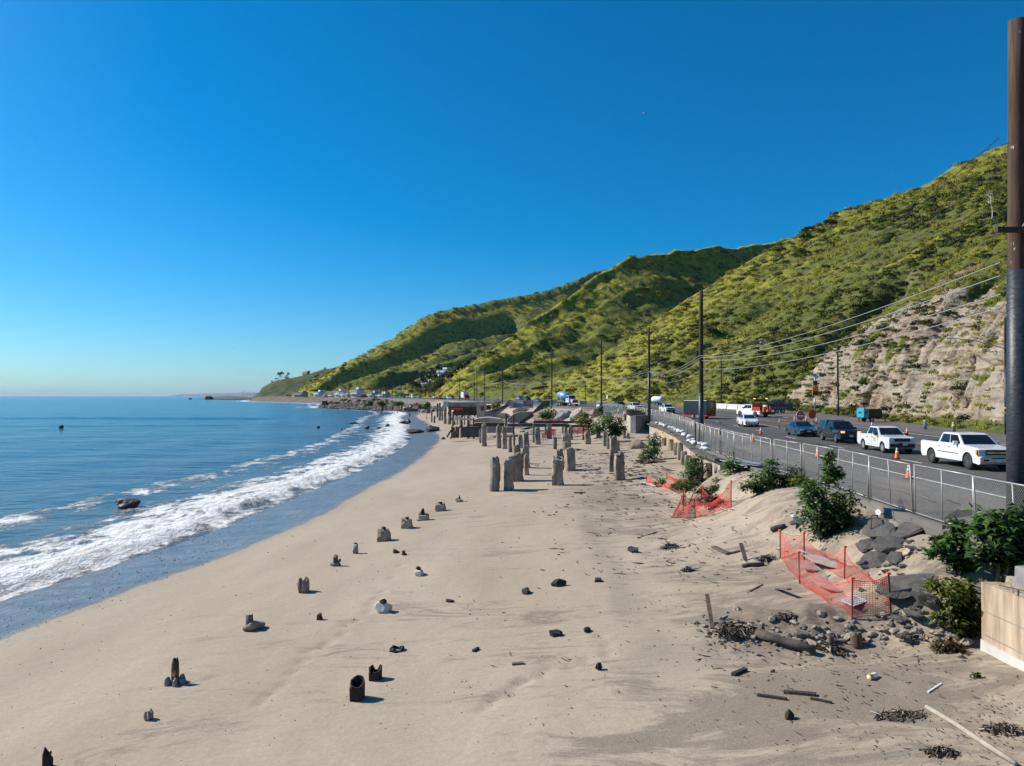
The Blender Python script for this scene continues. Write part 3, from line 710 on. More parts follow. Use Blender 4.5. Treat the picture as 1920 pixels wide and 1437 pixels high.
# ------------------------------------------------------------------ scrub on the slopes
def leafmat(name, c1, c2, c3, loc_scale=0.03):
    m, t, p = nodes(name)
    oi = t.nodes.new('ShaderNodeObjectInfo')
    n = noise(t, oi.outputs['Location'], loc_scale, 4, 0.6)
    f = ramp(t, mth(t, 'ADD', mth(t, 'MULTIPLY', n, 0.75), mth(t, 'MULTIPLY', oi.outputs['Random'], 0.30)), [(0.40, 0.0), (0.60, 1.0)])
    c = mix(t, f, c1, c2)
    c = mix(t, ramp(t, oi.outputs['Random'], [(0.86, 0.0), (0.93, 1.0)]), c, c3)
    g = noise(t, coords(t), 3.0, 2)
    c = mix(t, 0.6, c, mix(t, g, (0.5,0.5,0.5), (1,1,1)), 'MULTIPLY')
    t.links.new(c, p.inputs['Base Color']); p.inputs['Roughness'].default_value = 0.7; p.inputs['Specular IOR Level'].default_value = 0.2
    translucent(t, p, c, 0.42)
    return m
def translucent(t, p, c, f):
    tr = N(t, 'ShaderNodeBsdfTranslucent', {'Color': c}); mx = N(t, 'ShaderNodeMixShader', {0: f})
    t.links.new(p.outputs[0], mx.inputs[1]); t.links.new(tr.outputs[0], mx.inputs[2])
    o = [n for n in t.nodes if n.type == 'OUTPUT_MATERIAL'][0]; t.links.new(mx.outputs[0], o.inputs['Surface'])
def tuft(n, seed, spread, h, blade, wide):
    rg = random.Random(seed); mb = MB(); CEN = []
    for i in range(n):
        a = rg.uniform(0, 6.283); r = spread * math.sqrt(rg.random())
        top = h * (1 - 0.55*(r/spread)**2) * rg.uniform(0.5, 1.05)
        b = Vector((r*math.cos(a), r*math.sin(a), top*rg.uniform(0.0, 0.65)))
        CEN.append(b)
        d = Vector((math.cos(a)*rg.uniform(0.1,0.9), math.sin(a)*rg.uniform(0.1,0.9), rg.uniform(0.15,1.0))).normalized()
        s = d.cross(Vector((rg.uniform(-1,1), rg.uniform(-1,1), rg.uniform(-1,1)))).normalized() * wide * rg.uniform(0.6,1.3)
        L = blade * rg.uniform(0.6, 1.3)
        mb.add([b - s, b + s, b + d*L + s*0.5, b + d*L - s*0.5], [(0,1,2,3)])
    return mb
GRASSM = leafmat('hill_grass_leaf', (0.41,0.39,0.042), (0.245,0.265,0.042), (0.32,0.25,0.11))
SCRUBM = leafmat('hill_scrub_leaf', (0.12,0.155,0.034), (0.19,0.205,0.040), (0.16,0.12,0.07))
DARKM = leafmat('dark_scrub_leaf', (0.050,0.078,0.026), (0.075,0.10,0.032), (0.09,0.07,0.045))
def puff(me, zc=0.0, k=0.35, seed=1):
    """leaf normals that follow the rounded outline of the whole plant"""
    rg = np.random.RandomState(seed); n = len(me.vertices); V = np.zeros(n*3, np.float32); me.vertices.foreach_get('co', V); V = V.reshape(-1, 3).astype(float)
    d = V - np.array([0, 0, zc]); d /= np.maximum(np.linalg.norm(d, axis=1), 1e-4)[:, None]
    j = np.repeat(rg.normal(size=(n//4 + 1, 3)), 4, 0)[:n]; d = d + k*j; d /= np.linalg.norm(d, axis=1)[:, None]
    me.polygons.foreach_set('use_smooth', [True]*len(me.polygons)); me.normals_split_custom_set_from_vertices(d.tolist()); return me
def scatter(name, proto, pts, scl, rot):
    me = bpy.data.meshes.new(name); n = len(pts)
    me.vertices.add(n); me.vertices.foreach_set('co', np.asarray(pts, np.float32).ravel())
    a = me.attributes.new('scl', 'FLOAT_VECTOR', 'POINT'); a.data.foreach_set('vector', np.asarray(scl, np.float32).ravel())
    b = me.attributes.new('rot', 'FLOAT_VECTOR', 'POINT'); b.data.foreach_set('vector', np.stack([0*rot, 0*rot, rot], 1).astype(np.float32).ravel())
    o = bpy.data.objects.new(name, me); COL.objects.link(o)
    g = bpy.data.node_groups.new(name, 'GeometryNodeTree')
    g.interface.new_socket('Geometry', in_out='INPUT', socket_type='NodeSocketGeometry'); g.interface.new_socket('Geometry', in_out='OUTPUT', socket_type='NodeSocketGeometry')
    gi = g.nodes.new('NodeGroupInput'); go = g.nodes.new('NodeGroupOutput'); iop = g.nodes.new('GeometryNodeInstanceOnPoints')
    oi = g.nodes.new('GeometryNodeObjectInfo'); oi.inputs['Object'].default_value = proto; oi.transform_space = 'ORIGINAL'
    oi.inputs['As Instance'].default_value = True
    s1 = g.nodes.new('GeometryNodeInputNamedAttribute'); s1.data_type = 'FLOAT_VECTOR'; s1.inputs['Name'].default_value = 'scl'
    s2 = g.nodes.new('GeometryNodeInputNamedAttribute'); s2.data_type = 'FLOAT_VECTOR'; s2.inputs['Name'].default_value = 'rot'
    g.links.new(gi.outputs[0], iop.inputs['Points']); g.links.new(oi.outputs['Geometry'], iop.inputs['Instance'])
    g.links.new(s2.outputs['Attribute'], iop.inputs['Rotation']); g.links.new(s1.outputs['Attribute'], iop.inputs['Scale'])
    g.links.new(iop.outputs[0], go.inputs[0])
    md = o.modifiers.new('scatter', 'NODES'); md.node_group = g
    o['kind'] = 'stuff'
    return o
def make_scrub():
    X, Y, Z, rock, veg, D, T, yel = HILL
    rg = np.random.RandomState(5)
    # cell areas and screen test
    c = lambda A: (A[:-1,:-1] + A[1:,1:]) / 2
    x, y, z, rk, vg, d, tt, yl = map(c, (X, Y, Z, rock, veg, D, T, yel))
    ax = np.hypot(X[1:,:-1]-X[:-1,:-1], Y[1:,:-1]-Y[:-1,:-1]); bx = np.sqrt((X[:-1,1:]-X[:-1,:-1])**2 + (Y[:-1,1:]-Y[:-1,:-1])**2 + (Z[:-1,1:]-Z[:-1,:-1])**2)
    area = ax * bx
    dist = np.hypot(x, y)
    u = x / np.maximum(y, 1)
    vis = (y > 30) & (u < 0.95) & (u > -0.55) & (d > 0.5)
    k = np.clip(dist/210, 0.55, 3.2)                   # clump size grows with distance
    protos = [('grass_tussock', GRASSM, tuft(60, 1, 0.55, 0.55, 0.36, 0.055), 'pale yellow green grass tussock at the foot of the slope', (1560, 770)),
              ('scrub_bush', SCRUBM, tuft(120, 2, 0.62, 0.85, 0.20, 0.085), 'rounded mid green bush low on the cut slope', (1452, 752)),
              ('dark_bush', DARKM, tuft(130, 3, 0.66, 0.95, 0.20, 0.095), 'dark green bush on the rock face above the white pickups', (1795, 735))]
    pc = sstep(-0.06, 0.22, fbm(tt/24 + 0.3*d/30, d/34, 131, 4) - 0.18*yl + 0.10*sstep(330, 300, tt)*(d < 75))
    for i, (nm, mt, mb, lab, px) in enumerate(protos):
        if i == 0: w = np.clip(0.95 - 0.6*pc, 0.1, 1.2)*(1 - 0.62*sstep(0.3, 0.6, rk)); dens = 0.22
        elif i == 1: w = (0.10 + 1.05*pc)*(1 - 0.68*sstep(0.3, 0.7, rk)); dens = 0.12 + 0.035*(tt < 300)
        else: w = (0.04 + 0.75*pc**2)*(1 - 0.60*sstep(0.4, 0.8, rk)) + 0.35*(tt > 320)*np.clip(-vg + 0.05, 0, 1); dens = 0.055 + 0.02*(tt < 300)
        w = w * np.where(tt > 320, 0.6, 1.0)
        lam = np.where(vis, area * w * dens / k**2, 0)
        cnt = rg.poisson(np.minimum(lam, 6))
        idx = np.repeat(np.arange(cnt.size), cnt.ravel())
        r = lambda A: A.ravel()[idx]
        f1 = rg.rand(len(idx)); f2 = rg.rand(len(idx))
        iu = np.unravel_index(idx, cnt.shape)
        px_ = lambda A: (A[iu]*(1-f1)*(1-f2) + A[iu[0]+1, iu[1]]*f1*(1-f2) + A[iu[0], iu[1]+1]*(1-f1)*f2 + A[iu[0]+1, iu[1]+1]*f1*f2)
        pts = np.stack([px_(X), px_(Y), px_(Z) - 0.12*r(k)], 1)
        sz = r(k) * rg.uniform(0.45, 1.0, len(idx))**1.6 * 1.9 * (1.25 if i == 2 else 1.0)
        sc = np.stack([sz*rg.uniform(0.9,1.3,len(idx)), sz*rg.uniform(0.9,1.3,len(idx)), sz*rg.uniform(0.65,1.1,len(idx))], 1)
        pp = hill_at(*px)
        po = obj(nm, puff(mb.mesh(nm, mt), -0.15 if i == 0 else 0.1), None, None, loc=pp); po.scale = (1.0,1.0,1.0)
        tag(po, lab, 'bush' if i else 'grass')
        scatter('hillside_' + ('grass' if i == 0 else 'scrub'), po, pts, sc, rg.uniform(0, 6.28, len(idx)))
        if i == 2:      # grove in the mouth of the far valley
            gm = (T > 465) & (T < 690) & (D > 4) & (D < 150) & (fbm(T/30, D/30, 121, 3) + 0.25*np.exp(-((T-560)/60)**2) > 0.02)
            gi = np.argwhere(gm); gi = gi[rg.permutation(len(gi))[:900]]
            gp = np.stack([A[gi[:,0], gi[:,1]] for A in (X, Y, Z)], 1); gs = rg.uniform(2.2, 5.2, len(gp))
            scatter('valley_trees', po, gp, np.stack([gs, gs, gs*rg.uniform(0.8,1.4,len(gp))], 1), rg.uniform(0, 6.28, len(gp)))
make_scrub()

hz = MB().box((-10000, 25000, 174), (120000, 80000, 350))
hm = bpy.data.materials.new('air'); hm.use_nodes = True; ht = hm.node_tree; ht.nodes.clear()
ho = ht.nodes.new('ShaderNodeOutputMaterial'); hv = ht.nodes.new('ShaderNodeVolumePrincipled'); hv.inputs['Color'].default_value = (0.72,0.86,1.0,1); hv.inputs['Density'].default_value = 0.000022
ht.links.new(hv.outputs[0], ho.inputs['Volume'])
if HAZE: obj('haze', hz, hm, kind='stuff')
# ================================================================== VEHICLES
GLASS = M('tinted_glass', (0.012,0.016,0.022), 0.04, var=0.3, scale=1.0, spec=0.6)
TYRE = M('tyre_rubber', (0.022,0.022,0.023), 0.85, var=0.3, scale=20)
RIM = M('wheel_alloy', (0.62,0.63,0.65), 0.3, 0.85, var=0.2, scale=8)
STEEL = M('steel_wheel', (0.42,0.42,0.43), 0.45, 0.6, var=0.3, scale=8)
CHROME = M('chrome', (0.75,0.76,0.78), 0.12, 1.0, var=0.1, scale=4)
BLACKP = M('black_plastic', (0.018,0.018,0.020), 0.5, var=0.3, scale=10)
LENS = M('headlamp_lens', (0.70,0.74,0.78), 0.08, 0.0, var=0.3, scale=12, spec=0.8)
AMBER = M('amber_lens', (0.75,0.25,0.02), 0.25, var=0.2, scale=12)
REDL = M('red_lens', (0.45,0.015,0.012), 0.25, var=0.2, scale=12)
PLATE = M('number_plate', (0.70,0.72,0.76), 0.4, var=0.15, scale=30)
WHITEP = M('white_car_paint', (0.78,0.79,0.80), 0.22, var=0.06, scale=1.5, coat=0.5)
SILVERW = M('pearl_white_paint', (0.68,0.69,0.71), 0.25, var=0.08, scale=1.5, coat=0.5)
NAVY = M('dark_blue_paint', (0.018,0.060,0.105), 0.22, var=0.15, scale=1.5, coat=0.6)
BLACKC = M('black_car_paint', (0.016,0.020,0.026), 0.22, var=0.2, scale=1.5, coat=0.6)
GREYC = M('silver_car_paint', (0.36,0.38,0.40), 0.25, 0.3, var=0.1, scale=1.5, coat=0.5)
BLUEC = M('mid_blue_paint', (0.06,0.17,0.33), 0.25, var=0.1, scale=1.5, coat=0.5)
REDP = M('red_paint', (0.52,0.035,0.02), 0.35, var=0.2, scale=3)
ORANGE = M('safety_orange', (0.85,0.14,0.03), 0.5, var=0.2, scale=8)
TEAL = M('teal_paint', (0.03,0.36,0.48), 0.4, var=0.12, scale=3)
MIXBLUE = M('mixer_drum_blue', (0.08,0.33,0.62), 0.4, var=0.15, scale=2)
REFLW = M('reflective_white', (0.82,0.82,0.80), 0.4, var=0.1, scale=10)
TARP = M('black_tarpaulin', (0.020,0.021,0.024), 0.42, var=0.4, scale=2.5, bmp=0.05, bscale=3)
YELLOWM = M('machine_yellow', (0.62,0.33,0.03), 0.45, var=0.2, scale=3)

def shell(W_, top, arches, sill=0.30, drop=0.035, open_seg=()):
    """car body: top line swept over the width, flat sides with wheel arches cut in"""
    mb = MB(); ys = (-1, -0.90, 0.90, 1)
    rows = []
    for x, z, k in top:
        rows.append([(x, y * k * W_/2, z - (drop if abs(y) == 1 else 0)) for y in ys])
    n = len(rows)
    vs = [v for r in rows for v in r]
    fs = []
    for i in range(n-1):
        for j in range(3):
            if i in open_seg and j == 1: continue
            fs.append((i*4+j, (i+1)*4+j, (i+1)*4+j+1, i*4+j+1))
    mb.add(vs, fs)
    bot = [(top[-1][0], top[-1][1], top[-1][2])]
    low = []
    for ax, ar in sorted(arches):
        a0 = math.asin(max(-1, min(1, (sill - ar*0.98 + 0.02)/ar))) if False else 0.0
        pts = [(ax + ar*math.cos(math.pi - math.pi*k/8), max(sill, ar*0.92 + ar*math.sin(math.pi*k/8)*0.98) if 0 < k < 8 else sill) for k in range(9)]
        low += [(x, z, 1.0) for x, z in pts]
    for sgn in (-1, 1):
        side = [(x, sgn*k*W_/2, z - drop) for x, z, k in top] + [(x, sgn*W_/2, z) for x, z, k in low]
        f = tuple(range(len(side)))
        mb.add(side, [f if sgn > 0 else f[::-1]])
    return mb
def wheel(root, x, y, r, w, spokes=6, rim=RIM, face=1):
    t = MB().lathe([(r*0.62,-w/2),(r*0.93,-w/2),(r,-w*0.32),(r,w*0.32),(r*0.93,w/2),(r*0.62,w/2)], 20, (0,0,0), 'Y')
    wo_ = obj('wheel', t, TYRE, root, True, loc=(x,y,r))
    m = MB(); s = 1 if y > 0 else -1
    yy = s*(w/2 - 0.02)
    m.lathe([(r*0.66, yy - 0.02), (r*0.66, yy + s*0.015), (r*0.60, yy + s*0.015), (r*0.60, yy - 0.02)], 20, (0,0,0), 'Y')
    if spokes:
        for k in range(spokes):
            a = 2*math.pi*k/spokes
            m.box((math.cos(a)*r*0.33, yy + s*0.005, math.sin(a)*r*0.33), (r*0.62, 0.03, r*0.17), Matrix.Rotation(-a, 3, 'Y'))
        m.lathe([(r*0.15, yy - 0.02), (r*0.15, yy + s*0.025)], 10, (0,0,0), 'Y')
    else:
        m.lathe([(r*0.58, yy - 0.03), (r*0.40, yy + s*0.012), (r*0.16, yy + s*0.02)], 14, (0,0,0), 'Y')
    obj('rim', m, rim, wo_)
    return wo_
def lerp(a, b, t): return a + (b-a)*t
def panel_on(q, u0, u1, v0, v1, off):
    """q: 4 corner Vectors bl, br, tr, tl ; a sub-rectangle set proud of it"""
    bl, br, tr, tl = q
    n = (br-bl).cross(tl-bl).normalized() * off
    P = lambda u, v: (bl.lerp(br, u)).lerp(tl.lerp(tr, u), v) + n
    return [P(u0,v0), P(u1,v0), P(u1,v1), P(u0,v1)]
def cabin(root, paint, xfb, xft, xrt, xrb, zb, zt, wb, wt, split=(0.5,), name='cabin', rear=True, sidewin=True, wind=True, ft_drop=0.05):
    B = [Vector((xfb,-wb,zb)), Vector((xfb,wb,zb)), Vector((xrb,wb,zb)), Vector((xrb,-wb,zb))]
    T = [Vector((xft,-wt,zt-ft_drop)), Vector((xft,wt,zt-ft_drop)), Vector((xrt,wt,zt-0.03)), Vector((xrt,-wt,zt-0.03))]
    xm = (xft+xrt)/2
    R1 = [Vector((xft-0.12,-wt*0.86,zt)), Vector((xft-0.12,wt*0.86,zt)), Vector((xrt+0.1,wt*0.86,zt)), Vector((xrt+0.1,-wt*0.86,zt))]
    mb = MB(); mb.add(B+T+R1, [(0,1,5,4),(1,2,6,5),(2,3,7,6),(3,0,4,7),(4,5,9,8),(5,6,10,9),(6,7,11,10),(7,4,8,11),(8,9,10,11)])
    obj(name, mb, paint, root, bevel=0.03)
    th = 0.012
    def glass(nm, quads):
        g = MB()
        for q in quads: g.add(q, [(0,1,2,3)])
        return obj(nm, g, GLASS, root)
    if wind: glass('windshield', [panel_on([B[0],B[1],T[1],T[0]], 0.05,0.95,0.06,0.93, th)])
    if rear: glass('rear_window', [panel_on([B[2],B[3],T[3],T[2]], 0.08,0.92,0.12,0.88, th)])
    if sidewin:
        cuts = [0.05] + [c for c in split] + [0.94]
        for sgn, q in ((1, [B[1],B[2],T[2],T[1]]), (-1, [B[3],B[0],T[0],T[3]])):
            for a, b in zip(cuts[:-1], cuts[1:]):
                a2, b2 = (a + 0.015, b - 0.015)
                if sgn < 0: a2, b2 = 1-b2, 1-a2
                glass('side_window', [panel_on(q, a2, b2, 0.08, 0.90, th)])
def bx(root, name, mat, *boxes, bevel=0.0):
    mb = MB()
    for c, s in boxes: mb.box(c, s)
    return obj(name, mb, mat, root, bevel=bevel)
def heading(y, sgn=-1):
    d = (float(lineX(y+1)) - float(lineX(y-1)))/2
    return math.atan2(sgn*1.0, sgn*d)

def lights(root, xf, y, z, w, h, xr, zr, wr=0.16, hr=0.22, amber=True, lens=LENS):
    for s in (-1, 1):
        bx(root, 'headlight', lens, ((xf, s*y, z), (0.10, w, h)), bevel=0.02)
        if amber: bx(root, 'turn_signal', AMBER, ((xf-0.05, s*(y + w/2 + 0.035), z), (0.12, 0.07, h*0.95)))
        bx(root, 'tail_light', REDL, ((xr, s*(y*1.02), zr), (0.06, wr, hr)))
def doors(root, paint, W_, xs, z0, z1, handle=CHROME):
    for s in (-1, 1):
        for a, b in zip(xs[:-1], xs[1:]):
            d = bx(root, 'door', paint, (((a+b)/2, s*(W_/2 + 0.006), (z0+z1)/2), (abs(a-b)-0.03, 0.014, z1-z0)))
            bx(d, 'door_handle', handle, ((min(a,b)+0.16, s*(W_/2+0.03), z1-0.13), (0.18, 0.03, 0.035)))
def mirrors(root, mat, x, y, z, w=0.2, h=0.16):
    for s in (-1, 1): bx(root, 'mirror', mat, ((x, s*(y+w/2), z), (0.12, w, h)), bevel=0.03)

def pickup_large(paint):
    r = thing('pickup_truck', '', 'pickup')
    W_ = 2.0
    top = [(2.74,0.36,0.86),(2.92,0.48,0.90),(2.92,0.74,0.90),(2.84,0.80,0.92),(2.80,1.10,0.94),(2.66,1.20,0.96),(1.35,1.30,1.0),(-0.98,1.30,1.0),(-1.05,1.31,1.0),(-2.82,1.31,0.99),(-2.90,1.27,0.98),(-2.92,0.62,0.97),(-2.8,0.42,0.95)]
    b = shell(W_, top, [(1.93,0.50),(-1.72,0.50)], 0.42, open_seg=(8,))
    obj('body', b, paint, r)
    bx(r, 'truck_bed', BLACKP, ((-1.94,0,0.86),(1.74,1.76,0.03)), ((-1.94,-0.89,1.06),(1.74,0.02,0.40)), ((-1.94,0.89,1.06),(1.74,0.02,0.40)), ((-1.08,0,1.06),(0.02,1.74,0.40)))
    bx(r, 'underbody', BLACKP, ((0,0,0.48),(5.3,1.5,0.3)))
    cabin(r, paint, 1.42, 0.72, -0.86, -1.04, 1.28, 1.88, 0.95, 0.76, (0.50,))
    doors(r, paint, W_, (1.12, 0.08, -0.96), 0.56, 1.24)
    for x in (1.93, -1.72):
        for y in (-0.86, 0.86): wheel(r, x, y, 0.43, 0.27, 6)
    g = bx(r, 'grille', BLACKP, ((2.84,0,0.97),(0.10,1.12,0.28)))
    bx(g, 'grille_bar', CHROME, ((2.90,0,0.97),(0.03,1.14,0.075)), ((2.88,0,1.12),(0.03,1.16,0.03)), ((2.88,0,0.825),(0.03,1.16,0.03)))
    em = MB().prism([(-0.17,-0.018),(-0.05,-0.018),(-0.05,-0.05),(0.05,-0.05),(0.05,-0.018),(0.17,-0.018),(0.155,0.03),(0.05,0.03),(0.05,0.055),(-0.05,0.055),(-0.05,0.03),(-0.155,0.03)], 2.915, 2.93, axis='X')
    for i, v in enumerate(em.v): em.v[i] = (v[0], v[1], v[2] + 0.97)
    obj('badge', em, M('gold_badge', (0.55,0.36,0.05), 0.35, 0.6, var=0.2), g)
    bx(r, 'bumper', CHROME, ((2.93,0,0.60),(0.10,1.82,0.26)), bevel=0.04)
    bx(r, 'bumper_slot', BLACKP, ((2.985,0,0.68),(0.01,0.7,0.05)), ((2.985,-0.62,0.58),(0.01,0.26,0.10)), ((2.985,0.62,0.58),(0.01,0.26,0.10)))
    bx(r, 'number_plate', PLATE, ((2.99,0.0,0.56),(0.015,0.31,0.16)))
    lights(r, 2.80, 0.76, 0.97, 0.36, 0.30, -2.92, 1.02, 0.14, 0.4)
    mirrors(r, paint, 0.98, 0.98, 1.36, 0.24, 0.22)
    for s in (-1, 1): bx(r, 'running_board', CHROME, ((0.1, s*0.98, 0.40),(2.3,0.12,0.05)))
    for s in (-1, 1): bx(r, 'side_moulding', CHROME, ((0.05, s*1.018, 0.80),(2.1,0.012,0.05)))
    return r
def pickup_small(paint):
    r = thing('pickup_truck', '', 'pickup')
    W_ = 1.86
    top = [(2.36,0.36,0.88),(2.50,0.46,0.92),(2.52,0.80,0.92),(2.48,1.06,0.93),(2.36,1.11,0.95),(1.05,1.20,1.0),(-0.96,1.20,1.0),(-1.02,1.20,1.0),(-2.42,1.20,0.99),(-2.50,1.16,0.98),(-2.53,0.60,0.97),(-2.42,0.42,0.95)]
    obj('body', shell(W_, top, [(1.62,0.43),(-1.45,0.43)], 0.38, open_seg=(7,)), paint, r)
    bx(r, 'truck_bed', BLACKP, ((-1.72,0,0.78),(1.36,1.62,0.03)), ((-1.72,-0.82,0.98),(1.36,0.02,0.38)), ((-1.72,0.82,0.98),(1.36,0.02,0.38)), ((-1.05,0,0.98),(0.02,1.6,0.38)))
    bx(r, 'underbody', BLACKP, ((0,0,0.42),(4.6,1.4,0.26)))
    cabin(r, paint, 1.14, 0.40, -0.78, -1.0, 1.18, 1.75, 0.88, 0.69, (0.52,))
    doors(r, paint, W_, (0.98, 0.0, -0.88), 0.5, 1.14, BLACKP)
    for x in (1.62, -1.45):
        for y in (-0.80, 0.80): wheel(r, x, y, 0.37, 0.24, 0, STEEL)
    bx(r, 'grille', BLACKP, ((2.50,0,0.94),(0.05,1.02,0.24)), bevel=0.02)
    bx(r, 'front_apron', BLACKP, ((2.52,0,0.56),(0.04,1.6,0.24)), ((2.535,0,0.73),(0.02,0.5,0.05)))
    bx(r, 'number_plate', PLATE, ((2.555,0.15,0.66),(0.015,0.31,0.16)))
    lights(r, 2.46, 0.71, 0.95, 0.28, 0.24, -2.52, 0.98, 0.14, 0.36, False)
    mirrors(r, BLACKP, 0.86, 0.92, 1.24, 0.2, 0.17)
    return r
def badge_on_door(r):
    for s in (-1, 1):
        e = obj('door_emblem', MB().box((0.46, s*0.95, 0.86), (0.24, 0.008, 0.24)), M('green_emblem', (0.10,0.26,0.08), 0.5, var=0.4, scale=14, col2=(0.55,0.42,0.05)), r)
        obj('emblem_disc', MB().lathe([(0.07, s*0.955), (0.07, s*0.958)], 12, (0.46, 0, 0.90), 'Y'), M('yellow_emblem', (0.60,0.45,0.06), 0.5, var=0.3, scale=20), e)
def sedan(paint, roof=1.40, L=4.66, name='sedan_car', rim=RIM):
    r = thing(name, '', 'car'); W_ = 1.76; h = L/2
    top = [(h-0.10,0.28,0.86),(h,0.38,0.90),(h,0.58,0.90),(h-0.06,0.70,0.92),(h-0.35,0.78,0.95),(1.02,0.94,1.0),(-1.45,0.98,1.0),(-1.62,0.99,0.99),(-h+0.12,0.96,0.94),(-h,0.86,0.92),(-h,0.45,0.9),(-h+0.12,0.30,0.88)]
    obj('body', shell(W_, top, [(h-0.92,0.36),(-h+0.98,0.36)], 0.27), paint, r)
    bx(r, 'underbody', BLACKP, ((0,0,0.33),(L-0.5,1.3,0.22)))
    cabin(r, paint, 1.10, 0.32, -0.72, -1.52, 0.93, roof, 0.82, 0.58, (0.50,))
    doors(r, paint, W_, (0.92, -0.02, -0.98), 0.36, 0.88, paint)
    for x in (h-0.92, -h+0.98):
        for y in (-0.76, 0.76): wheel(r, x, y, 0.315, 0.2, 5, rim)
    bx(r, 'grille', BLACKP, ((h-0.01,0,0.62),(0.05,0.62,0.07)), ((h+0.005,0,0.44),(0.02,0.9,0.09)))
    bx(r, 'number_plate', PLATE, ((h+0.02,0,0.54),(0.015,0.31,0.15)))
    lights(r, h-0.06, 0.58, 0.65, 0.34, 0.11, -h, 0.76, 0.28, 0.15, False)
    [bx(r, 'fog_lamp', AMBER, ((h+0.01,q*0.60,0.44),(0.03,0.24,0.07))) for q in (-1,1)]
    mirrors(r, paint, 0.80, 0.86, 0.98, 0.16, 0.12)
    return r
def hatchback(paint, name='hatchback_car'):
    r = thing(name, '', 'car'); W_ = 1.76
    top = [(2.15,0.28,0.82),(2.26,0.36,0.86),(2.27,0.56,0.88),(2.16,0.72,0.92),(1.85,0.83,0.95),(1.15,1.00,1.0),(-1.3,1.06,1.0),(-2.1,1.10,0.95),(-2.24,1.0,0.93),(-2.26,0.45,0.92),(-2.16,0.3,0.9)]
    obj('body', shell(W_, top, [(1.33,0.37),(-1.37,0.37)], 0.27), paint, r)
    bx(r, 'underbody', BLACKP, ((0,0,0.33),(4.0,1.3,0.22)))
    cabin(r, paint, 1.36, 0.30, -0.62, -2.05, 0.98, 1.47, 0.82, 0.57, (0.42, 0.72))
    doors(r, paint, W_, (0.95, -0.05, -0.95), 0.36, 0.92, paint)
    for x in (1.33, -1.37):
        for y in (-0.76, 0.76): wheel(r, x, y, 0.325, 0.2, 5)
    bx(r, 'grille', BLACKP, ((2.26,0,0.50),(0.04,1.3,0.10)), ((2.25,-0.72,0.46),(0.05,0.14,0.26)), ((2.25,0.72,0.46),(0.05,0.14,0.26)))
    bx(r, 'number_plate', PLATE, ((2.285,0,0.42),(0.015,0.31,0.14)))
    lights(r, 2.12, 0.62, 0.72, 0.28, 0.12, -2.24, 0.85, 0.2, 0.3, False)
    mirrors(r, paint, 0.9, 0.86, 1.04, 0.16, 0.12)
    return r
def pickup_cap(paint):
    r = thing('pickup_truck', '', 'pickup'); W_ = 1.84
    top = [(2.5,0.36,0.88),(2.62,0.46,0.92),(2.62,0.74,0.92),(2.56,1.02,0.94),(2.40,1.08,0.96),(1.20,1.14,1.0),(-0.55,1.15,1.0),(-2.50,1.15,0.99),(-2.58,1.1,0.98),(-2.62,0.55,0.97),(-2.5,0.42,0.95)]
    obj('body', shell(W_, top, [(1.66,0.43),(-1.5,0.43)], 0.40), paint, r)
    bx(r, 'underbody', BLACKP, ((0,0,0.44),(4.8,1.4,0.26)))
    cabin(r, paint, 1.26, 0.62, -0.46, -0.60, 1.13, 1.74, 0.87, 0.68, (0.62,))
    cabin(r, M('camper_shell_sky_tint', (0.030,0.075,0.115), 0.3, var=0.1, scale=1.5, coat=0.4), -0.66, -0.72, -2.38, -2.54, 1.14, 1.80, 0.88, 0.74, (0.48,), 'camper_shell', True, True, False, 0.03)  # shell's blue is sky reflection put into the base colour
    doors(r, paint, W_, (0.95, -0.50), 0.5, 1.10, BLACKP)
    for x in (1.66, -1.5):
        for y in (-0.79, 0.79): wheel(r, x, y, 0.37, 0.24, 5, STEEL)
    bx(r, 'grille', BLACKP, ((2.60,0,0.88),(0.06,0.95,0.24)))
    bx(r, 'bumper', BLACKP, ((2.65,0,0.56),(0.10,1.7,0.22)), bevel=0.03)
    bx(r, 'number_plate', PLATE, ((2.71,0.0,0.62),(0.015,0.31,0.15)))
    for s in (-1, 1): bx(r, 'headlight', M('lit_headlight', (0.8,0.5,0.25), 0.3, emit=(1.0,0.55,0.22,0.9)), ((2.58, s*0.64, 0.92), (0.10, 0.30, 0.15)))
    mirrors(r, BLACKP, 0.9, 0.9, 1.2, 0.2, 0.15)
    return r
def suv(paint, roof=1.74, L=4.7, name='suv_car'):
    r = thing(name, '', 'car'); W_ = 1.86; h = L/2
    top = [(h-0.1,0.34,0.88),(h,0.44,0.92),(h,0.78,0.92),(h-0.08,0.98,0.94),(1.15,1.10,1.0),(-h+0.2,1.12,1.0),(-h+0.02,1.05,0.97),(-h,0.5,0.95),(-h+0.1,0.36,0.93)]
    obj('body', shell(W_, top, [(h-0.92,0.41),(-h+0.98,0.41)], 0.34), paint, r)
    bx(r, 'underbody', BLACKP, ((0,0,0.38),(L-0.5,1.4,0.24)))
    cabin(r, paint, 1.26, 0.46, -h+0.45, -h+0.10, 1.09, roof, 0.87, 0.68, (0.36,0.68))
    for x in (h-0.92, -h+0.98):
        for y in (-0.8, 0.8): wheel(r, x, y, 0.36, 0.22, 5)
    bx(r, 'grille', BLACKP, ((h-0.02,0,0.78),(0.08,0.9,0.2)), ((h+0.01,0,0.5),(0.03,1.2,0.12)))
    lights(r, h-0.05, 0.66, 0.84, 0.3, 0.15, -h+0.02, 0.95, 0.14, 0.3, False)
    mirrors(r, BLACKP, 0.95, 0.9, 1.16)
    return r
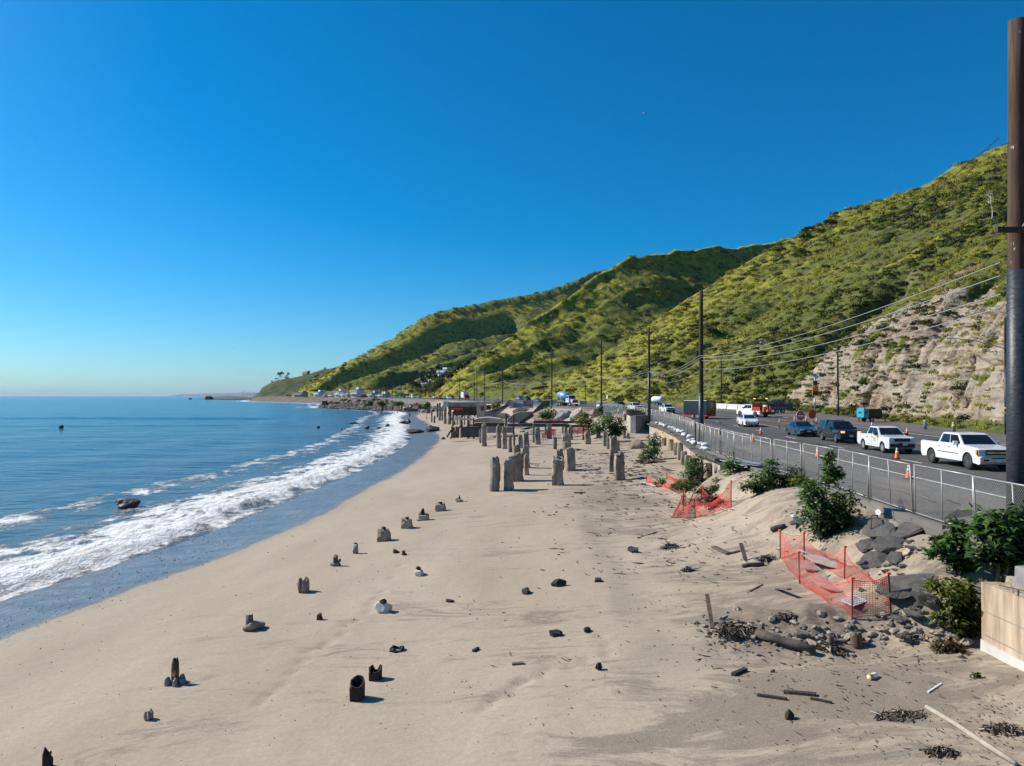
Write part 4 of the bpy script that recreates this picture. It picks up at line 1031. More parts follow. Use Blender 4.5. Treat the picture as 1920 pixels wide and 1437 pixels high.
def utility_rack(r):
    mb = MB()
    for x in (0.3, -0.9, -2.4):
        for s in (-1, 1): mb.bar((x, s*0.75, 1.2 if x < -1 else 1.75), (x, s*0.75, 2.0), 0.05)
        mb.bar((x, -0.78, 2.0), (x, 0.78, 2.0), 0.05)
    for s in (-1, 1): mb.bar((0.5, s*0.75, 2.02), (-2.6, s*0.75, 2.02), 0.05)
    obj('ladder_rack', mb, STEEL, r)
def put(r, px, py, label, sgn=-1, group=None, turn=0.0, dx=0.0):
    p = on_road(px, py)
    r.location = (p.x + dx, p.y, p.z - 0.01); r.rotation_euler = (0, 0, heading(p.y, sgn) + turn)
    # tilt with the road's cross fall is negligible
    r['label'] = label
    if group: r['group'] = group
    return r
CARS = 'cars and trucks queuing on the coast road'
put(pickup_large(WHITEP), 1811, 874, 'big white crew cab pickup with chrome bumper at the head of the queue', group=CARS)
mv = pickup_small(SILVERW); badge_on_door(mv)
put(mv, 1660, 846, 'smaller white pickup with black grille and green emblem on its door', group=CARS)
put(pickup_cap(BLACKC), 1573, 828, 'black pickup with a camper shell coloured by blue sky reflection and lit headlights', group=CARS)
put(sedan(NAVY), 1502, 817, 'dark blue sedan ahead of the round red signs', group=CARS)
put(hatchback(WHITEP), 1402, 799.5, 'white hatchback with a steep windscreen beside the orange cones', group=CARS)
rk = pickup_small(WHITEP); utility_rack(rk)
put(rk, 1251, 775, 'white work pickup with a ladder rack just left of the black box trailer', group=CARS)
put(pickup_small(WHITEP), 1191, 770.5, 'white pickup between the utility poles behind the two hung white sheets', group=CARS)
put(suv(BLACKC, 1.72), 1163, 768, 'black sport utility car between two white vehicles near the cloth covered fence', group=CARS)
put(suv(WHITEP, 1.74), 1131, 768, 'white sport utility car partly behind a utility pole', group=CARS)
put(sedan(BLUEC), 1009, 754.5, 'light blue sedan left of the blue cement mixer', group=CARS)
for px, py, mk, lab in ((988, 751.5, lambda: suv(NAVY), 'dark blue sport utility car behind the leaning concrete slabs'),
                        (974, 750.5, lambda: suv(GREYC), 'silver sport utility car behind the pale low walls'),
                        (861, 748.6, lambda: sedan(GREYC), 'silver sedan in the far line of cars right of a thin pole'),
                        (847, 748.6, lambda: suv(GREYC), 'grey sport utility car third in the far line of cars'),
                        (841, 748.2, lambda: hatchback(WHITEP), 'white hatchback in the middle of the far line of cars'),
                        (832, 748.2, lambda: sedan(WHITEP), 'white sedan right of the yellow excavator'),
                        (816, 747.2, lambda: pickup_small(WHITEP), 'white pickup left of the yellow excavator'),
                        (787, 746.5, lambda: suv(GREYC), 'grey sport utility car at the foot of the lit spur'),
                        (764, 746.4, lambda: sedan(WHITEP), 'white sedan beside the far white van'),
                        (757, 746.2, lambda: sedan(BLUEC), 'blue sedan far off between the white van and teal truck')):
    put(mk(), px, py, lab, group=CARS)

def white_van():
    r = thing('delivery_van', '', 'van'); W_ = 2.0
    top = [(2.75,0.4,0.9),(2.85,0.5,0.94),(2.80,1.0,0.95),(2.2,1.35,1.0),(1.5,2.35,0.92),(1.2,2.5,0.9),(-2.7,2.5,0.9),(-2.82,2.3,0.93),(-2.85,0.5,0.96),(-2.75,0.4,0.96)]
    obj('body', shell(W_, top, [(1.8,0.42),(-1.7,0.42)], 0.36, 0.06), WHITEP, r)
    obj('windshield', MB().add([(2.16,-0.88,1.42),(2.16,0.88,1.42),(1.56,0.82,2.28),(1.56,-0.82,2.28)], [(0,1,2,3)]).xf(Matrix.Translation((0.05,0,0.03))), GLASS, r)
    for s in (-1, 1): bx(r, 'side_window', GLASS, ((1.35, s*1.0, 1.7), (0.8, 0.02, 0.55)))
    for x in (1.8, -1.7):
        for y in (-0.85, 0.85): wheel(r, x, y, 0.36, 0.24, 0, STEEL)
    lights(r, 2.8, 0.72, 0.86, 0.26, 0.2, -2.85, 1.2, 0.14, 0.5, False)
    return r
put(white_van(), 775, 746.6, 'white delivery van far off where the lit spur meets the road', group=CARS)

def box_truck(name, boxmat, cabmat, L=6.0, H=3.0):
    r = thing(name, '', 'truck')
    bx(r, 'cargo_box', boxmat, ((-0.8,0,0.9+H/2*0.75),(L*0.7,2.3,H*0.75)), bevel=0.03)
    bx(r, 'chassis', BLACKP, ((0,0,0.7),(L,1.0,0.22)))
    cabin(r, cabmat, L/2, L/2-0.5, L/2-1.5, L/2-1.55, 1.25, 2.15, 1.0, 0.9, (0.55,), 'cab')
    obj('cab_body', shell(2.05, [(L/2-0.02,0.5,0.95),(L/2+0.05,0.6,0.97),(L/2,1.26,1.0),(L/2-1.55,1.26,1.0),(L/2-1.56,0.5,1.0)], [], 0.5), cabmat, r)
    for x in (L/2-0.8, -L/2+1.2):
        for y in (-0.9, 0.9): wheel(r, x, y, 0.42, 0.26, 0, STEEL)
    lights(r, L/2+0.03, 0.75, 0.85, 0.26, 0.18, -L/2+0.1, 0.8, 0.2, 0.12, False)
    return r
put(box_truck('box_truck', TEAL, WHITEP, 6.2, 3.0), 745, 746.0, 'pale teal box truck at the far left end of the line of traffic', group=CARS)
put(box_truck('box_truck', WHITEP, REDP, 6.6, 3.4), 872, 749.6, 'white and red truck far off beside the metal railing', group=CARS)

def mixer_truck():
    r = thing('mixer_truck', '', 'truck')
    bx(r, 'chassis', BLACKP, ((-0.6,0,0.95),(8.6,1.0,0.3)))
    bx(r, 'hood', WHITEP, ((3.6,0,1.35),(1.5,1.5,0.9)), bevel=0.12)
    bx(r, 'grille', REDP, ((4.38,0,1.28),(0.08,1.7,0.72)), bevel=0.03)
    bx(r, 'bumper', CHROME, ((4.45,0,0.75),(0.2,2.3,0.3)))
    obj('cab_body', MB().box((2.1,0,1.55),(1.7,2.2,1.1)), WHITEP, r, bevel=0.06)
    cabin(r, WHITEP, 2.95, 2.7, 1.35, 1.28, 2.09, 2.95, 1.1, 1.0, (0.6,), 'cab')
    d = MB(); prof = [(0.45,-3.2),(0.75,-3.0),(1.22,-1.6),(1.30,-0.4),(1.15,0.6),(0.8,1.3),(0.5,1.45)]
    d.lathe(prof, 20, (0,0,0), 'X')
    d.xf(Matrix.Translation((-0.55,0,2.55)) @ Matrix.Rotation(R(13), 4, 'Y'))
    dr = obj('mixing_drum', d, MIXBLUE, r, True)
    st = MB()
    for k in range(3): st.lathe([(1.0+0.11*k,-2.3+0.8*k),(1.13+0.08*k,-2.25+0.8*k),(1.2+0.06*k,-1.95+0.8*k)], 20, (0,0,0), 'X')
    st.xf(Matrix.Translation((-0.55,0,2.55)) @ Matrix.Rotation(R(13), 4, 'Y'))
    obj('drum_stripe', st, WHITEP, dr, True)
    bx(r, 'hopper', STEEL, ((-3.9,0,3.35),(0.8,1.0,0.8)), ((-3.6,-0.7,2.0),(0.12,0.12,2.0)), ((-3.6,0.7,2.0),(0.12,0.12,2.0)))
    obj('chute', MB().bar((-4.0,0.2,2.9),(-4.9,0.7,1.7),0.5,h=0.1), STEEL, r)
    for x in (3.5,-1.8,-3.1):
        for y in (-1.0,1.0): wheel(r, x, y, 0.52, 0.34, 0, STEEL)
    for s in (-1,1): bx(r, 'headlight', LENS, ((4.4, s*0.95, 1.15),(0.1,0.28,0.22)))
    return r
mx_ = mixer_truck(); put(mx_, 1062, 761.5, 'blue drum cement mixer truck with a white cab and red grille', group=CARS, turn=0.25)

def attenuator_truck():
    r = thing('traffic_control_truck', '', 'truck'); W_ = 2.1
    top = [(2.9,0.4,0.88),(3.0,0.5,0.92),(2.98,1.1,0.94),(2.7,1.22,0.97),(1.5,1.32,1.0),(-1.0,1.32,1.0),(-1.05,1.0,1.0),(-3.1,1.0,1.0),(-3.1,0.55,1.0)]
    obj('body', shell(W_, top, [(1.95,0.5),(-1.9,0.5)], 0.44), WHITEP, r)
    cabin(r, WHITEP, 1.55, 0.85, -0.85, -1.0, 1.30, 1.98, 0.99, 0.82, (0.5,))
    for x in (1.95,-1.9):
        for y in (-0.92,0.92): wheel(r, x, y, 0.45, 0.3, 0, STEEL)
    bx(r, 'side_panel', REDP, ((-2.1,-1.03,1.30),(1.9,0.05,0.6)), ((-2.1,1.03,1.30),(1.9,0.05,0.6)), ((-1.1,0,1.5),(0.06,2.0,1.0)))
    bx(r, 'rear_platform', BLACKP, ((-3.35,0,0.75),(0.9,2.2,0.14)), ((-3.75,0,0.62),(0.12,2.3,0.4)), ((-3.2,0,1.5),(0.1,0.1,1.6)), ((-2.4,-0.9,1.9),(0.08,0.08,1.2)), ((-2.4,0.9,1.9),(0.08,0.08,1.2)))
    a = bx(r, 'arrow_board', BLACKP, ((-1.9,0,2.62),(0.14,2.5,0.42)), ((-0.6,0,2.52),(2.6,2.2,0.08)))
    bx(a, 'beacon', M('lit_beacon', (0.9,0.45,0.05), 0.3, emit=(1.0,0.5,0.05,1.2)), ((-1.9,-1.15,2.90),(0.2,0.26,0.14)), ((-1.9,1.15,2.90),(0.2,0.26,0.14)))
    c = MB().lathe([(0.22,0.85),(0.22,0.9),(0.12,1.15),(0.07,1.55),(0.03,1.75)], 12, (-3.4,-0.55,0)); c.lathe([(0.2,0.85),(0.2,0.88),(0.11,1.1),(0.06,1.4),(0.03,1.6)], 12, (-3.4,-0.1,0))
    obj('stacked_cones', c, ORANGE, r)
    bx(r, 'orange_barrel', ORANGE, ((-3.4,0.55,1.15),(0.4,0.4,0.7)), bevel=0.1)
    lights(r, 2.95, 0.8, 0.95, 0.3, 0.25, -3.12, 0.9, 0.2, 0.16, False)
    mirrors(r, BLACKP, 1.15, 1.02, 1.45)
    return r
put(attenuator_truck(), 1412, 781.5, 'white road crew truck with red rear panels and an arrow board on its roof', sgn=1, turn=0.35)

def dump_trailer():
    r = thing('dump_trailer', '', 'trailer')
    b = MB(); L, W_ = 4.2, 2.1
    b.box((0,-W_/2,1.2),(L,0.08,1.15)); b.box((0,W_/2,1.2),(L,0.08,1.15)); b.box((L/2,0,1.2),(0.08,W_,1.15)); b.box((-L/2,0,1.2),(0.08,W_,1.15)); b.box((0,0,0.68),(L,W_,0.1))
    obj('box', b, BLACKC, r)
    rb = MB()
    for k in range(7):
        for s in (-1, 1): rb.box((-1.9+0.63*k, s*(W_/2+0.06), 1.2),(0.07,0.05,1.1))
    obj('rib', rb, BLACKP, r, kind='stuff')
    t = MB(); n = 9
    vs = []
    for i in range(n):
        for j in range(7):
            u, v = i/(n-1), j/6
            vs.append((-L/2 + L*u, -W_/2-0.05 + (W_+0.1)*v, 1.80 + (0.62*math.sin(math.pi*v)*(0.25+0.75*math.sin(math.pi*min(1,u*1.25))) if 0<j<6 else 0) + 0.10*rnd.random()))
    t.add(vs, [(i*7+j, i*7+j+1, (i+1)*7+j+1, (i+1)*7+j) for i in range(n-1) for j in range(6)])
    obj('tarpaulin', t, TARP, r)
    lt = MB()
    for k in range(6): lt.box((-1.3+0.45*k, -W_/2-0.05, 0.95),(0.24,0.02,0.09))
    obj('white_marking', lt, REFLW, r)
    for x in (-0.5, 0.45):
        for y in (-1.0, 1.0): wheel(r, x, y, 0.38, 0.24, 0, STEEL)
    obj('drawbar', MB().bar((L/2,-0.5,0.6),(L/2+1.3,0,0.55),0.1).bar((L/2,0.5,0.6),(L/2+1.3,0,0.55),0.1).bar((L/2+1.2,0,0.0),(L/2+1.2,0,0.9),0.1), BLACKP, r)
    return r
dt = dump_trailer(); put(dt, 1462, 775, 'black dump trailer under a tarpaulin on the hill side shoulder', sgn=-1, turn=1.25); 
def generator_trailer():
    r = thing('generator_trailer', '', 'trailer')
    bx(r, 'housing', BLACKP, ((0.0,0,1.15),(2.6,1.5,1.15)), bevel=0.12)
    bx(r, 'end_cover', TEAL, ((-1.0,0,1.18),(0.75,1.56,1.2)), bevel=0.08)
    bx(r, 'hatch', TARP, ((0.35,-0.77,1.2),(1.2,0.03,0.8)), ((0.35,0.77,1.2),(1.2,0.03,0.8)))
    bx(r, 'maker_plate', M('dark_plate', (0.01,0.06,0.08), 0.5), ((-1.0,-0.785,1.25),(0.4,0.02,0.2)), ((-1.385,0,1.25),(0.02,0.6,0.22)))
    for y in (-0.8,0.8): wheel(r, -0.3, y, 0.34, 0.22, 0, STEEL)
    obj('drawbar', MB().bar((1.2,-0.4,0.5),(2.4,0,0.5),0.09).bar((1.2,0.4,0.5),(2.4,0,0.5),0.09).bar((2.2,0,0),(2.2,0,0.7),0.08).bar((-1.2,0.5,0),(-1.2,0.5,0.6),0.08), BLACKP, r)
    return r
put(generator_trailer(), 1631, 791.5, 'teal and black generator trailer parked at the foot of the rock face', sgn=1, turn=-1.35)
def cargo_trailer():
    r = thing('cargo_trailer', '', 'trailer')
    bx(r, 'box', BLACKC, ((0,0,1.75),(4.6,2.2,2.15)), bevel=0.06)
    bx(r, 'frame', REDP, ((0,0,0.52),(4.5,2.0,0.26)))
    bx(r, 'end_graphic', GREYC, ((2.315,0,2.3),(0.012,0.9,0.16)), ((2.315,0.1,2.05),(0.012,0.6,0.12)), ((2.315,-0.05,1.82),(0.012,0.34,0.14)))
    bx(r, 'door_bar', STEEL, ((2.33,-0.75,1.75),(0.04,0.04,2.0)), ((2.33,0.75,1.75),(0.04,0.04,2.0)))
    for x in (-0.5,0.5):
        for y in (-1.0,1.0): wheel(r, x, y, 0.36, 0.22, 0, REDP if False else STEEL)
    return r
put(cargo_trailer(), 1312, 785, 'tall black cargo trailer on a red frame behind a utility pole', sgn=-1, turn=0.65)
def tank_trailer():
    r = thing('tank_trailer', '', 'trailer')
    obj('tank', MB().lathe([(0.3,-1.75),(0.75,-1.6),(0.9,-1.3),(0.9,1.3),(0.75,1.6),(0.3,1.75)], 20, (0,0,1.5), 'X'), REFLW, r, True)
    bx(r, 'frame', BLACKP, ((0,0,0.6),(3.8,0.9,0.14)))
    for x in (-0.45,0.45):
        for y in (-0.8,0.8): wheel(r, x, y, 0.36, 0.22, 0, STEEL)
    obj('drawbar', MB().bar((1.8,0,0.6),(3.0,0,0.55),0.1).bar((2.8,0,0),(2.8,0,0.7),0.08), BLACKP, r)
    return r
put(tank_trailer(), 1233, 760, 'white water tank trailer parked on the far shoulder', sgn=-1, turn=0.5)
def excavator():
    r = thing('excavator', '', 'excavator')
    t = MB()
    for s in (-1,1): t.prism([(-1.7,0.25),(-1.4,0),(1.4,0),(1.7,0.25),(1.7,0.6),(1.4,0.85),(-1.4,0.85),(-1.7,0.6)], s*1.0-0.28, s*1.0+0.28)
    obj('tracks', t, BLACKP, r)
    bx(r, 'upper_body', YELLOWM, ((-0.5,0,1.45),(2.6,2.2,0.95)), bevel=0.1)
    bx(r, 'cab', YELLOWM, ((0.6,0.6,2.2),(1.2,0.95,1.4)), bevel=0.08); bx(r, 'cab_window', GLASS, ((1.21,0.6,2.35),(0.02,0.75,0.9)), ((0.6,1.085,2.4),(0.85,0.02,0.7)))
    obj('boom', MB().bar((0.8,-0.3,1.7),(3.0,-0.3,3.6),0.4).bar((3.0,-0.3,3.6),(4.6,-0.3,2.6),0.35), YELLOWM, r); obj('stick', MB().bar((4.6,-0.3,2.7),(4.9,-0.3,0.9),0.28), YELLOWM, r)
    obj('bucket', MB().prism([(4.6,0.9),(5.2,0.9),(5.3,0.4),(4.9,0.1),(4.5,0.4)], -0.8, 0.2), BLACKP, r)
    return r
put(excavator(), 824, 748.5, 'orange yellow excavator among the far line of cars', sgn=-1, turn=0.4)
put(excavator(), 1004, 750.0, 'orange yellow digger at the lit hill foot left of the cement mixer', sgn=1, turn=0.4, dx=6)
tp = thing('portable_toilet', 'pale cabin shaped portable toilet on the far shoulder behind the black car', 'toilet', on_road(1141, 754), 0.3)
bx(tp, 'cabin', M('pale_plastic', (0.62,0.64,0.62), 0.5, var=0.1), ((0,0,1.1),(1.15,1.15,2.1)), bevel=0.05); bx(tp, 'roof', REFLW, ((0,0,2.22),(1.25,1.25,0.16)), bevel=0.06); bx(tp, 'door', GREYC, ((0,-0.59,1.05),(0.8,0.03,1.85)))

# ================================================================== ROAD FURNITURE
def cone(h=0.72):
    r = thing('traffic_cone', '', 'traffic cone')
    k = h/0.72
    obj('base', MB().box((0,0,0.02*k),(0.38*k,0.38*k,0.04*k)), BLACKP, r)
    obj('cone_body', MB().lathe([(0.155*k,0.04*k),(0.14*k,0.08*k),(0.035*k,0.71*k),(0.02*k,0.72*k)], 16), ORANGE, r, True)
    obj('reflective_band', MB().lathe([(0.096*k,0.36*k),(0.073*k,0.51*k)], 16), REFLW, r, True)
    obj('reflective_band', MB().lathe([(0.066*k,0.57*k),(0.052*k,0.65*k)], 16), REFLW, r, True)
    return r
CONES = 'traffic cones along the road'
c0 = cone()
cl = [(1704, 898.5, 'orange traffic cone nearest the camera, beside a fence post'), (1682, 861, 'orange cone in front of the smaller white pickup'),
      (1533, 858, 'orange cone on the edge line below the black pickup'), (1426.5, 815, 'orange cone between the white hatchback and the blue sedan'),
      (1412, 828.5, 'orange cone on the edge line left of the blue sedan'), (1349.5, 815, 'orange cone behind the chain-link fence left of the white hatchback'),
      (1345.5, 773, 'orange cone right of the black cargo trailer'), (1531, 794.5, 'orange cone right of the round red sign'), (1490, 790, 'orange cone just left of the white barred round sign'),
      (1512, 790, 'orange cone between the two round signs'), (1635, 803, 'orange cone peeping over the roof of the smaller white pickup'), (1700.5, 817, 'orange cone beside the mirror of the smaller white pickup')]
for i, (px, py, lab) in enumerate(cl):
    p = on_road(px, py); o = c0 if i == 0 else dup(c0)
    o.location = p; o.rotation_euler = (0,0,rnd.random()*3); o['label'] = lab; o['group'] = CONES
def delineator(px, py, lab, h=1.0):
    r = thing('delineator_post', lab, 'delineator', on_road(px, py), 0, 'tubular delineators on the road')
    obj('tube', MB().lathe([(0.05,0.03),(0.045,h)], 10), ORANGE, r, True); obj('base', MB().lathe([(0.2,0),(0.18,0.05)], 12), BLACKP, r); obj('reflective_band', MB().lathe([(0.055,h*0.7),(0.055,h*0.8)], 10), REFLW, r)
delineator(1461.5, 803.5, 'slim orange tube post standing left of the blue sedan', 1.15)
delineator(1283, 800, 'slim orange tube post behind the sandbagged fence')
delineator(1297, 803, 'slim orange tube post just left of the thick dark pole', 0.8)
delineator(1322, 806, 'slim orange tube post just right of the thick dark pole', 0.8)
# round temporary signs
FONT = bpy.data.fonts.load('<builtin>') if False else None
def textmesh(body, size, mat, parent, mtx, name='lettering'):
    cu = bpy.data.curves.new(name, 'FONT'); cu.body = body; cu.size = size; cu.align_x = 'CENTER'; cu.align_y = 'CENTER'; cu.extrude = 0.004
    o = bpy.data.objects.new(name, cu); dg = None
    COL.objects.link(o)
    dg = bpy.context.evaluated_depsgraph_get(); me = bpy.data.meshes.new_from_object(o.evaluated_get(dg)); bpy.data.objects.remove(o)
    me.materials.clear(); me.materials.append(mat)
    n = bpy.data.objects.new(name, me); COL.objects.link(n); n.parent = parent; n.matrix_local = mtx
    return n
SIGNRED = M('sign_red', (0.60,0.025,0.03), 0.4, var=0.12, scale=5)
def round_sign(px, py, lab, bar):
    p = on_road(px, py)
    r = thing('round_sign', lab, 'sign', p, 0.25, 'temporary round signs on the road')
    st = MB()
    for s in (-1,1): st.bar((s*0.45,0.3,0),(s*0.1,0,0.5),0.05); st.bar((s*0.45,-0.3,0),(s*0.1,0,0.5),0.05)
    st.bar((0,0.03,0.4),(0,0.03,1.75),0.06)
    obj('stand', st, STEEL, r)
    f = obj('disc', MB().lathe([(0.55,-0.02),(0.55,0.02)], 28, (0,0,1.25), 'Y'), SIGNRED, r)
    if bar:
        obj('white_rim', MB().lathe([(0.60,-0.015),(0.60,0.015)], 28, (0,0,1.25), 'Y'), REFLW, r)
        obj('white_bar', MB().box((0,-0.03,1.22),(0.9,0.02,0.17)), REFLW, f)
        textmesh('DO NOT', 0.20, REFLW, f, Matrix.Translation((0,-0.03,1.50)) @ Matrix.Rotation(R(90),4,'X')); textmesh('ENTER', 0.20, REFLW, f, Matrix.Translation((0,-0.03,0.98)) @ Matrix.Rotation(R(90),4,'X'))
    else:
        bx(r, 'foot_plate', REFLW, ((0.2,-0.1,0.28),(0.7,0.03,0.2)))
round_sign(1501, 799, 'round red no entry sign with a white bar behind the blue sedan', True)
round_sign(1523, 796, 'round plain red sign on a stand right of the barred one', False)
fl = thing('fallen_sign', 'red sign lying flat on the road left of the round signs', 'sign', on_road(1479, 785), 0.4)
obj('disc', MB().lathe([(0.5,0.25),(0.5,0.28)], 20), SIGNRED, fl); obj('stand', MB().bar((0,0,0.02),(1.3,0.3,0.3),0.05), STEEL, fl)
# speed feedback sign
p = on_road(1528, 781)
sp = thing('speed_sign', 'tall pole with amber speed display and small solar panel at the hill foot', 'sign', p, 0.30)
obj('pole', MB().tube([(0,0,0),(0,0,6.3)], 0.09, 10), M('galvanised', (0.45,0.47,0.48), 0.45, 0.6, var=0.2, scale=4), sp, True)
d = bx(sp, 'display_board', M('sign_amber', (0.75,0.36,0.03), 0.5, var=0.1), ((0,-0.14,4.0),(1.15,0.08,1.55)), bevel=0.02)
bx(d, 'digit_panel', BLACKP, ((0,-0.19,3.68),(0.95,0.03,0.65)))
textmesh('YOUR', 0.30, BLACKP, d, Matrix.Translation((0,-0.19,4.55)) @ Matrix.Rotation(R(90),4,'X')); textmesh('SPEED', 0.30, BLACKP, d, Matrix.Translation((0,-0.19,4.22)) @ Matrix.Rotation(R(90),4,'X'))
bx(sp, 'limit_board', M('sign_dark', (0.05,0.035,0.03), 0.5), ((0,-0.13,5.25),(0.75,0.05,0.85)))
obj('solar_panel', MB().box((0,0,6.5),(1.0,0.75,0.05), Matrix.Rotation(R(35),3,'X')), M('solar_cell', (0.10,0.14,0.22), 0.15, var=0.3, scale=10), sp)
bx(sp, 'control_box', REFLW, ((-0.12,-0.12,2.6),(0.2,0.18,0.6)))
# bollards
for px, py, lab, yb in ((1735, 805.5, 'plain grey steel bollard at the shoulder edge', False), (1788.5, 811, 'grey bollard with a yellow band above the big white pickup', True)):
    r = thing('bollard', lab, 'bollard', on_road(px, py), 0, 'steel bollards at the hill foot')
    obj('post', MB().lathe([(0.17,0),(0.17,0.92),(0.15,0.98),(0.0,1.0)], 16), M('bollard_grey', (0.30,0.36,0.37), 0.4, 0.4, var=0.2), r, True)
    if yb: obj('yellow_band', MB().lathe([(0.178,0.5),(0.178,0.78)], 16), YPAINT, r, True)
# concrete barriers along the hill side
def barrier_mesh(L):
    prof = [(-0.30,0),(0.30,0),(0.30,0.08),(0.20,0.30),(0.11,0.82),(-0.11,0.82),(-0.20,0.30),(-0.30,0.08)]
    return MB().prism([(y, z) for y, z in prof], -L/2, L/2, axis='X')
BARM = M('barrier_concrete', (0.62,0.60,0.56), 0.85, var=0.25, scale=2.0, bmp=0.01)
bpts = [on_road(px, py) for px, py in ((1262,757.5),(1300,760.5),(1345,766),(1385,768.5),(1440,771))]
base_me = barrier_mesh(5.6).mesh('concrete_barrier', BARM)
k = 0
for a, b in zip(bpts[:-1], bpts[1:]):
    n = max(1, round((b-a).length/6.0))
    for i in range(n):
        c = a.lerp(b, (i+0.5)/n); o = bpy.data.objects.new('concrete_barrier', base_me); COL.objects.link(o)
        o.location = c; o.rotation_euler = (0,0,math.atan2((b-a).y, (b-a).x) + rnd.uniform(-0.02,0.02)); o.scale = ((b-a).length/n/5.75, 1, 1.35)
        tag(o, 'white concrete road barrier in the row along the hill foot', 'barrier', 'concrete barriers along the hill foot')
for px, py, lab in ((1093, 758.5, 'short white barrier right of the cement mixer'), (1037, 756.5, 'short white barrier left of the cement mixer'), (1064, 758, 'white barrier behind the cement mixer')):
    o = bpy.data.objects.new('concrete_barrier', base_me); COL.objects.link(o); o.location = on_road(px, py); o.rotation_euler = (0,0,0.15); o.scale = (0.4,1,1.3); tag(o, lab, 'barrier', 'white barriers near the cement mixer')

# ------------------------------------------------------------------ utility poles and wires
WOOD = M('creosoted_pole_wood', (0.085,0.045,0.026), 0.85, var=0.55, scale=3, stretch=(6,6,0.35), bmp=0.01, bscale=12)
DWOOD = M('dark_pole_wood', (0.045,0.028,0.020), 0.85, var=0.5, scale=3, stretch=(6,6,0.35), bmp=0.01)
SLEEVE = M('black_pole_wrap', (0.036,0.042,0.055), 0.42, var=0.45, scale=5, stretch=(1,1,2.5), bmp=0.02, bscale=6)
GALV = M('galvanised', )
WIREM = M('wire_sheath', (0.42,0.42,0.41), 0.5, 0.3, var=0.2)
DWIRE = M('black_wire', (0.03,0.03,0.03), 0.6)
def upole(x, y, ztop, r0, label, arms=(), sleeve=None, bands=False, lean=(0,0), lamp=None, group='utility poles along the road', z0=None, mat=DWOOD):
    zb = float(roadZ(x, y)) if z0 is None else z0
    h = ztop - zb
    t = thing('utility_pole', label, 'utility pole', (x, y, zb), 0, group)
    obj('shaft', MB().tube([(lean[0]*k/8*h, lean[1]*k/8*h, h*k/8 - (0.4 if k == 0 else 0)) for k in range(9)], [r0*(1-0.30*k/8) for k in range(9)], 16, jit=0.02), mat, t, True)
    for (az, L, zz, off) in arms:
        a = MB().box((off*math.cos(az), off*math.sin(az), zz - zb), (L, 0.10, 0.12), az)
        ao = obj('crossarm', a, mat, t)
        ins = MB()
        for q in (-0.42, -0.2, 0.2, 0.42): ins.lathe([(0.045,0.06),(0.06,0.12),(0.03,0.2)], 8, ((off+q*L)*math.cos(az), (off+q*L)*math.sin(az), zz - zb))
        if L > 1.3: obj('insulator', ins, STEEL, ao)
    if sleeve: obj('sleeve', MB().tube([(lean[0]*z, lean[1]*z, z) for z in (0.02, sleeve*0.5, sleeve)], [r0+0.012, r0*(1-0.15*sleeve/h)+0.012, r0*(1-0.3*sleeve/h)+0.012], 20), SLEEVE, t, True)
    if bands:
        b = MB()
        for z in (1.5, 1.95, 2.4): b.lathe([(r0*1.03,z),(r0*1.02,z+0.16)], 14)
        obj('yellow_band', b, YPAINT, t)
    if lamp:
        z, dx, dy, dz = lamp
        l = obj('lamp_arm', MB().tube([(0,0,z-zb),(dx*0.5,dy*0.5,z-zb+dz*0.75),(dx,dy,z-zb+dz)], 0.045, 8), STEEL, t, True)
        obj('lamp_head', MB().box((dx*1.04,dy*1.04,z-zb+dz),(0.7,0.26,0.12), math.atan2(dy,dx)), STEEL, l, bevel=0.03)
    return t
NP = upole(13.80, 19.4, 18.35, 0.29, 'huge dark wooden utility pole with a black wrapped base at the right edge', sleeve=7.4, lean=(0.008,0.0), z0=4.05, mat=WOOD)
zb = 4.05
obj('crossarm', MB().box((-0.05,-0.36,8.42),(1.5,0.12,0.14), 0.05), WOOD, NP)
obj('arm_brace', MB().bar((-0.1,-0.42,8.50),(0.32,-0.38,9.05),0.03), GALV, NP)
bk = MB()
for z, a in ((13.9,-0.3),(11.7,0.35),(10.75,-1.15),(10.0,0.3),(8.1,-1.15),(7.95,-0.9),(7.6,-1.2),(7.25,-1.15),(7.05,-1.2)):
    rr = 0.25*(1-0.3*z/14.3); bk.box((0.008*z + rr*math.sin(a), -rr*math.cos(a), z),(0.06,0.06,0.075), a)
obj('bracket', bk, GALV, NP)
POLES = [(16.05, 60.4, 545, 0.22, 'tall dark pole at the sandbagged fence in front of the black cargo trailer', 0.0),
         (19.4, 100.5, 614, 0.21, 'tall dark pole beside the grey curved concrete planter', 0.0),
         (18.5, 147, 636, 0.20, 'tall pole rising behind the bush and the two white sheets', 0),
         (10.7, 191, 656, 0.20, 'tall pole left of the blue cement mixer', 0),
         (-3.2, 239, 668, 0.19, 'tall pole behind the pale low ruined walls', 0),
         (-10.1, 262, 688, 0.17, 'rightmost of three thin far poles beside the metal railing', 0),
         (-13.4, 270, 687, 0.17, 'middle of three thin far poles beside the metal railing', 0),
         (-14.9, 280, 699, 0.15, 'leftmost of three thin far poles beside the metal railing', 0),
         (-22.0, 298, 703, 0.15, 'thin far pole over the end of the ruined grey slab floor', 0),
         (-37.0, 338, 713, 0.15, 'thin far pole over the leftmost tall ruined piles', 0)]
attach = []
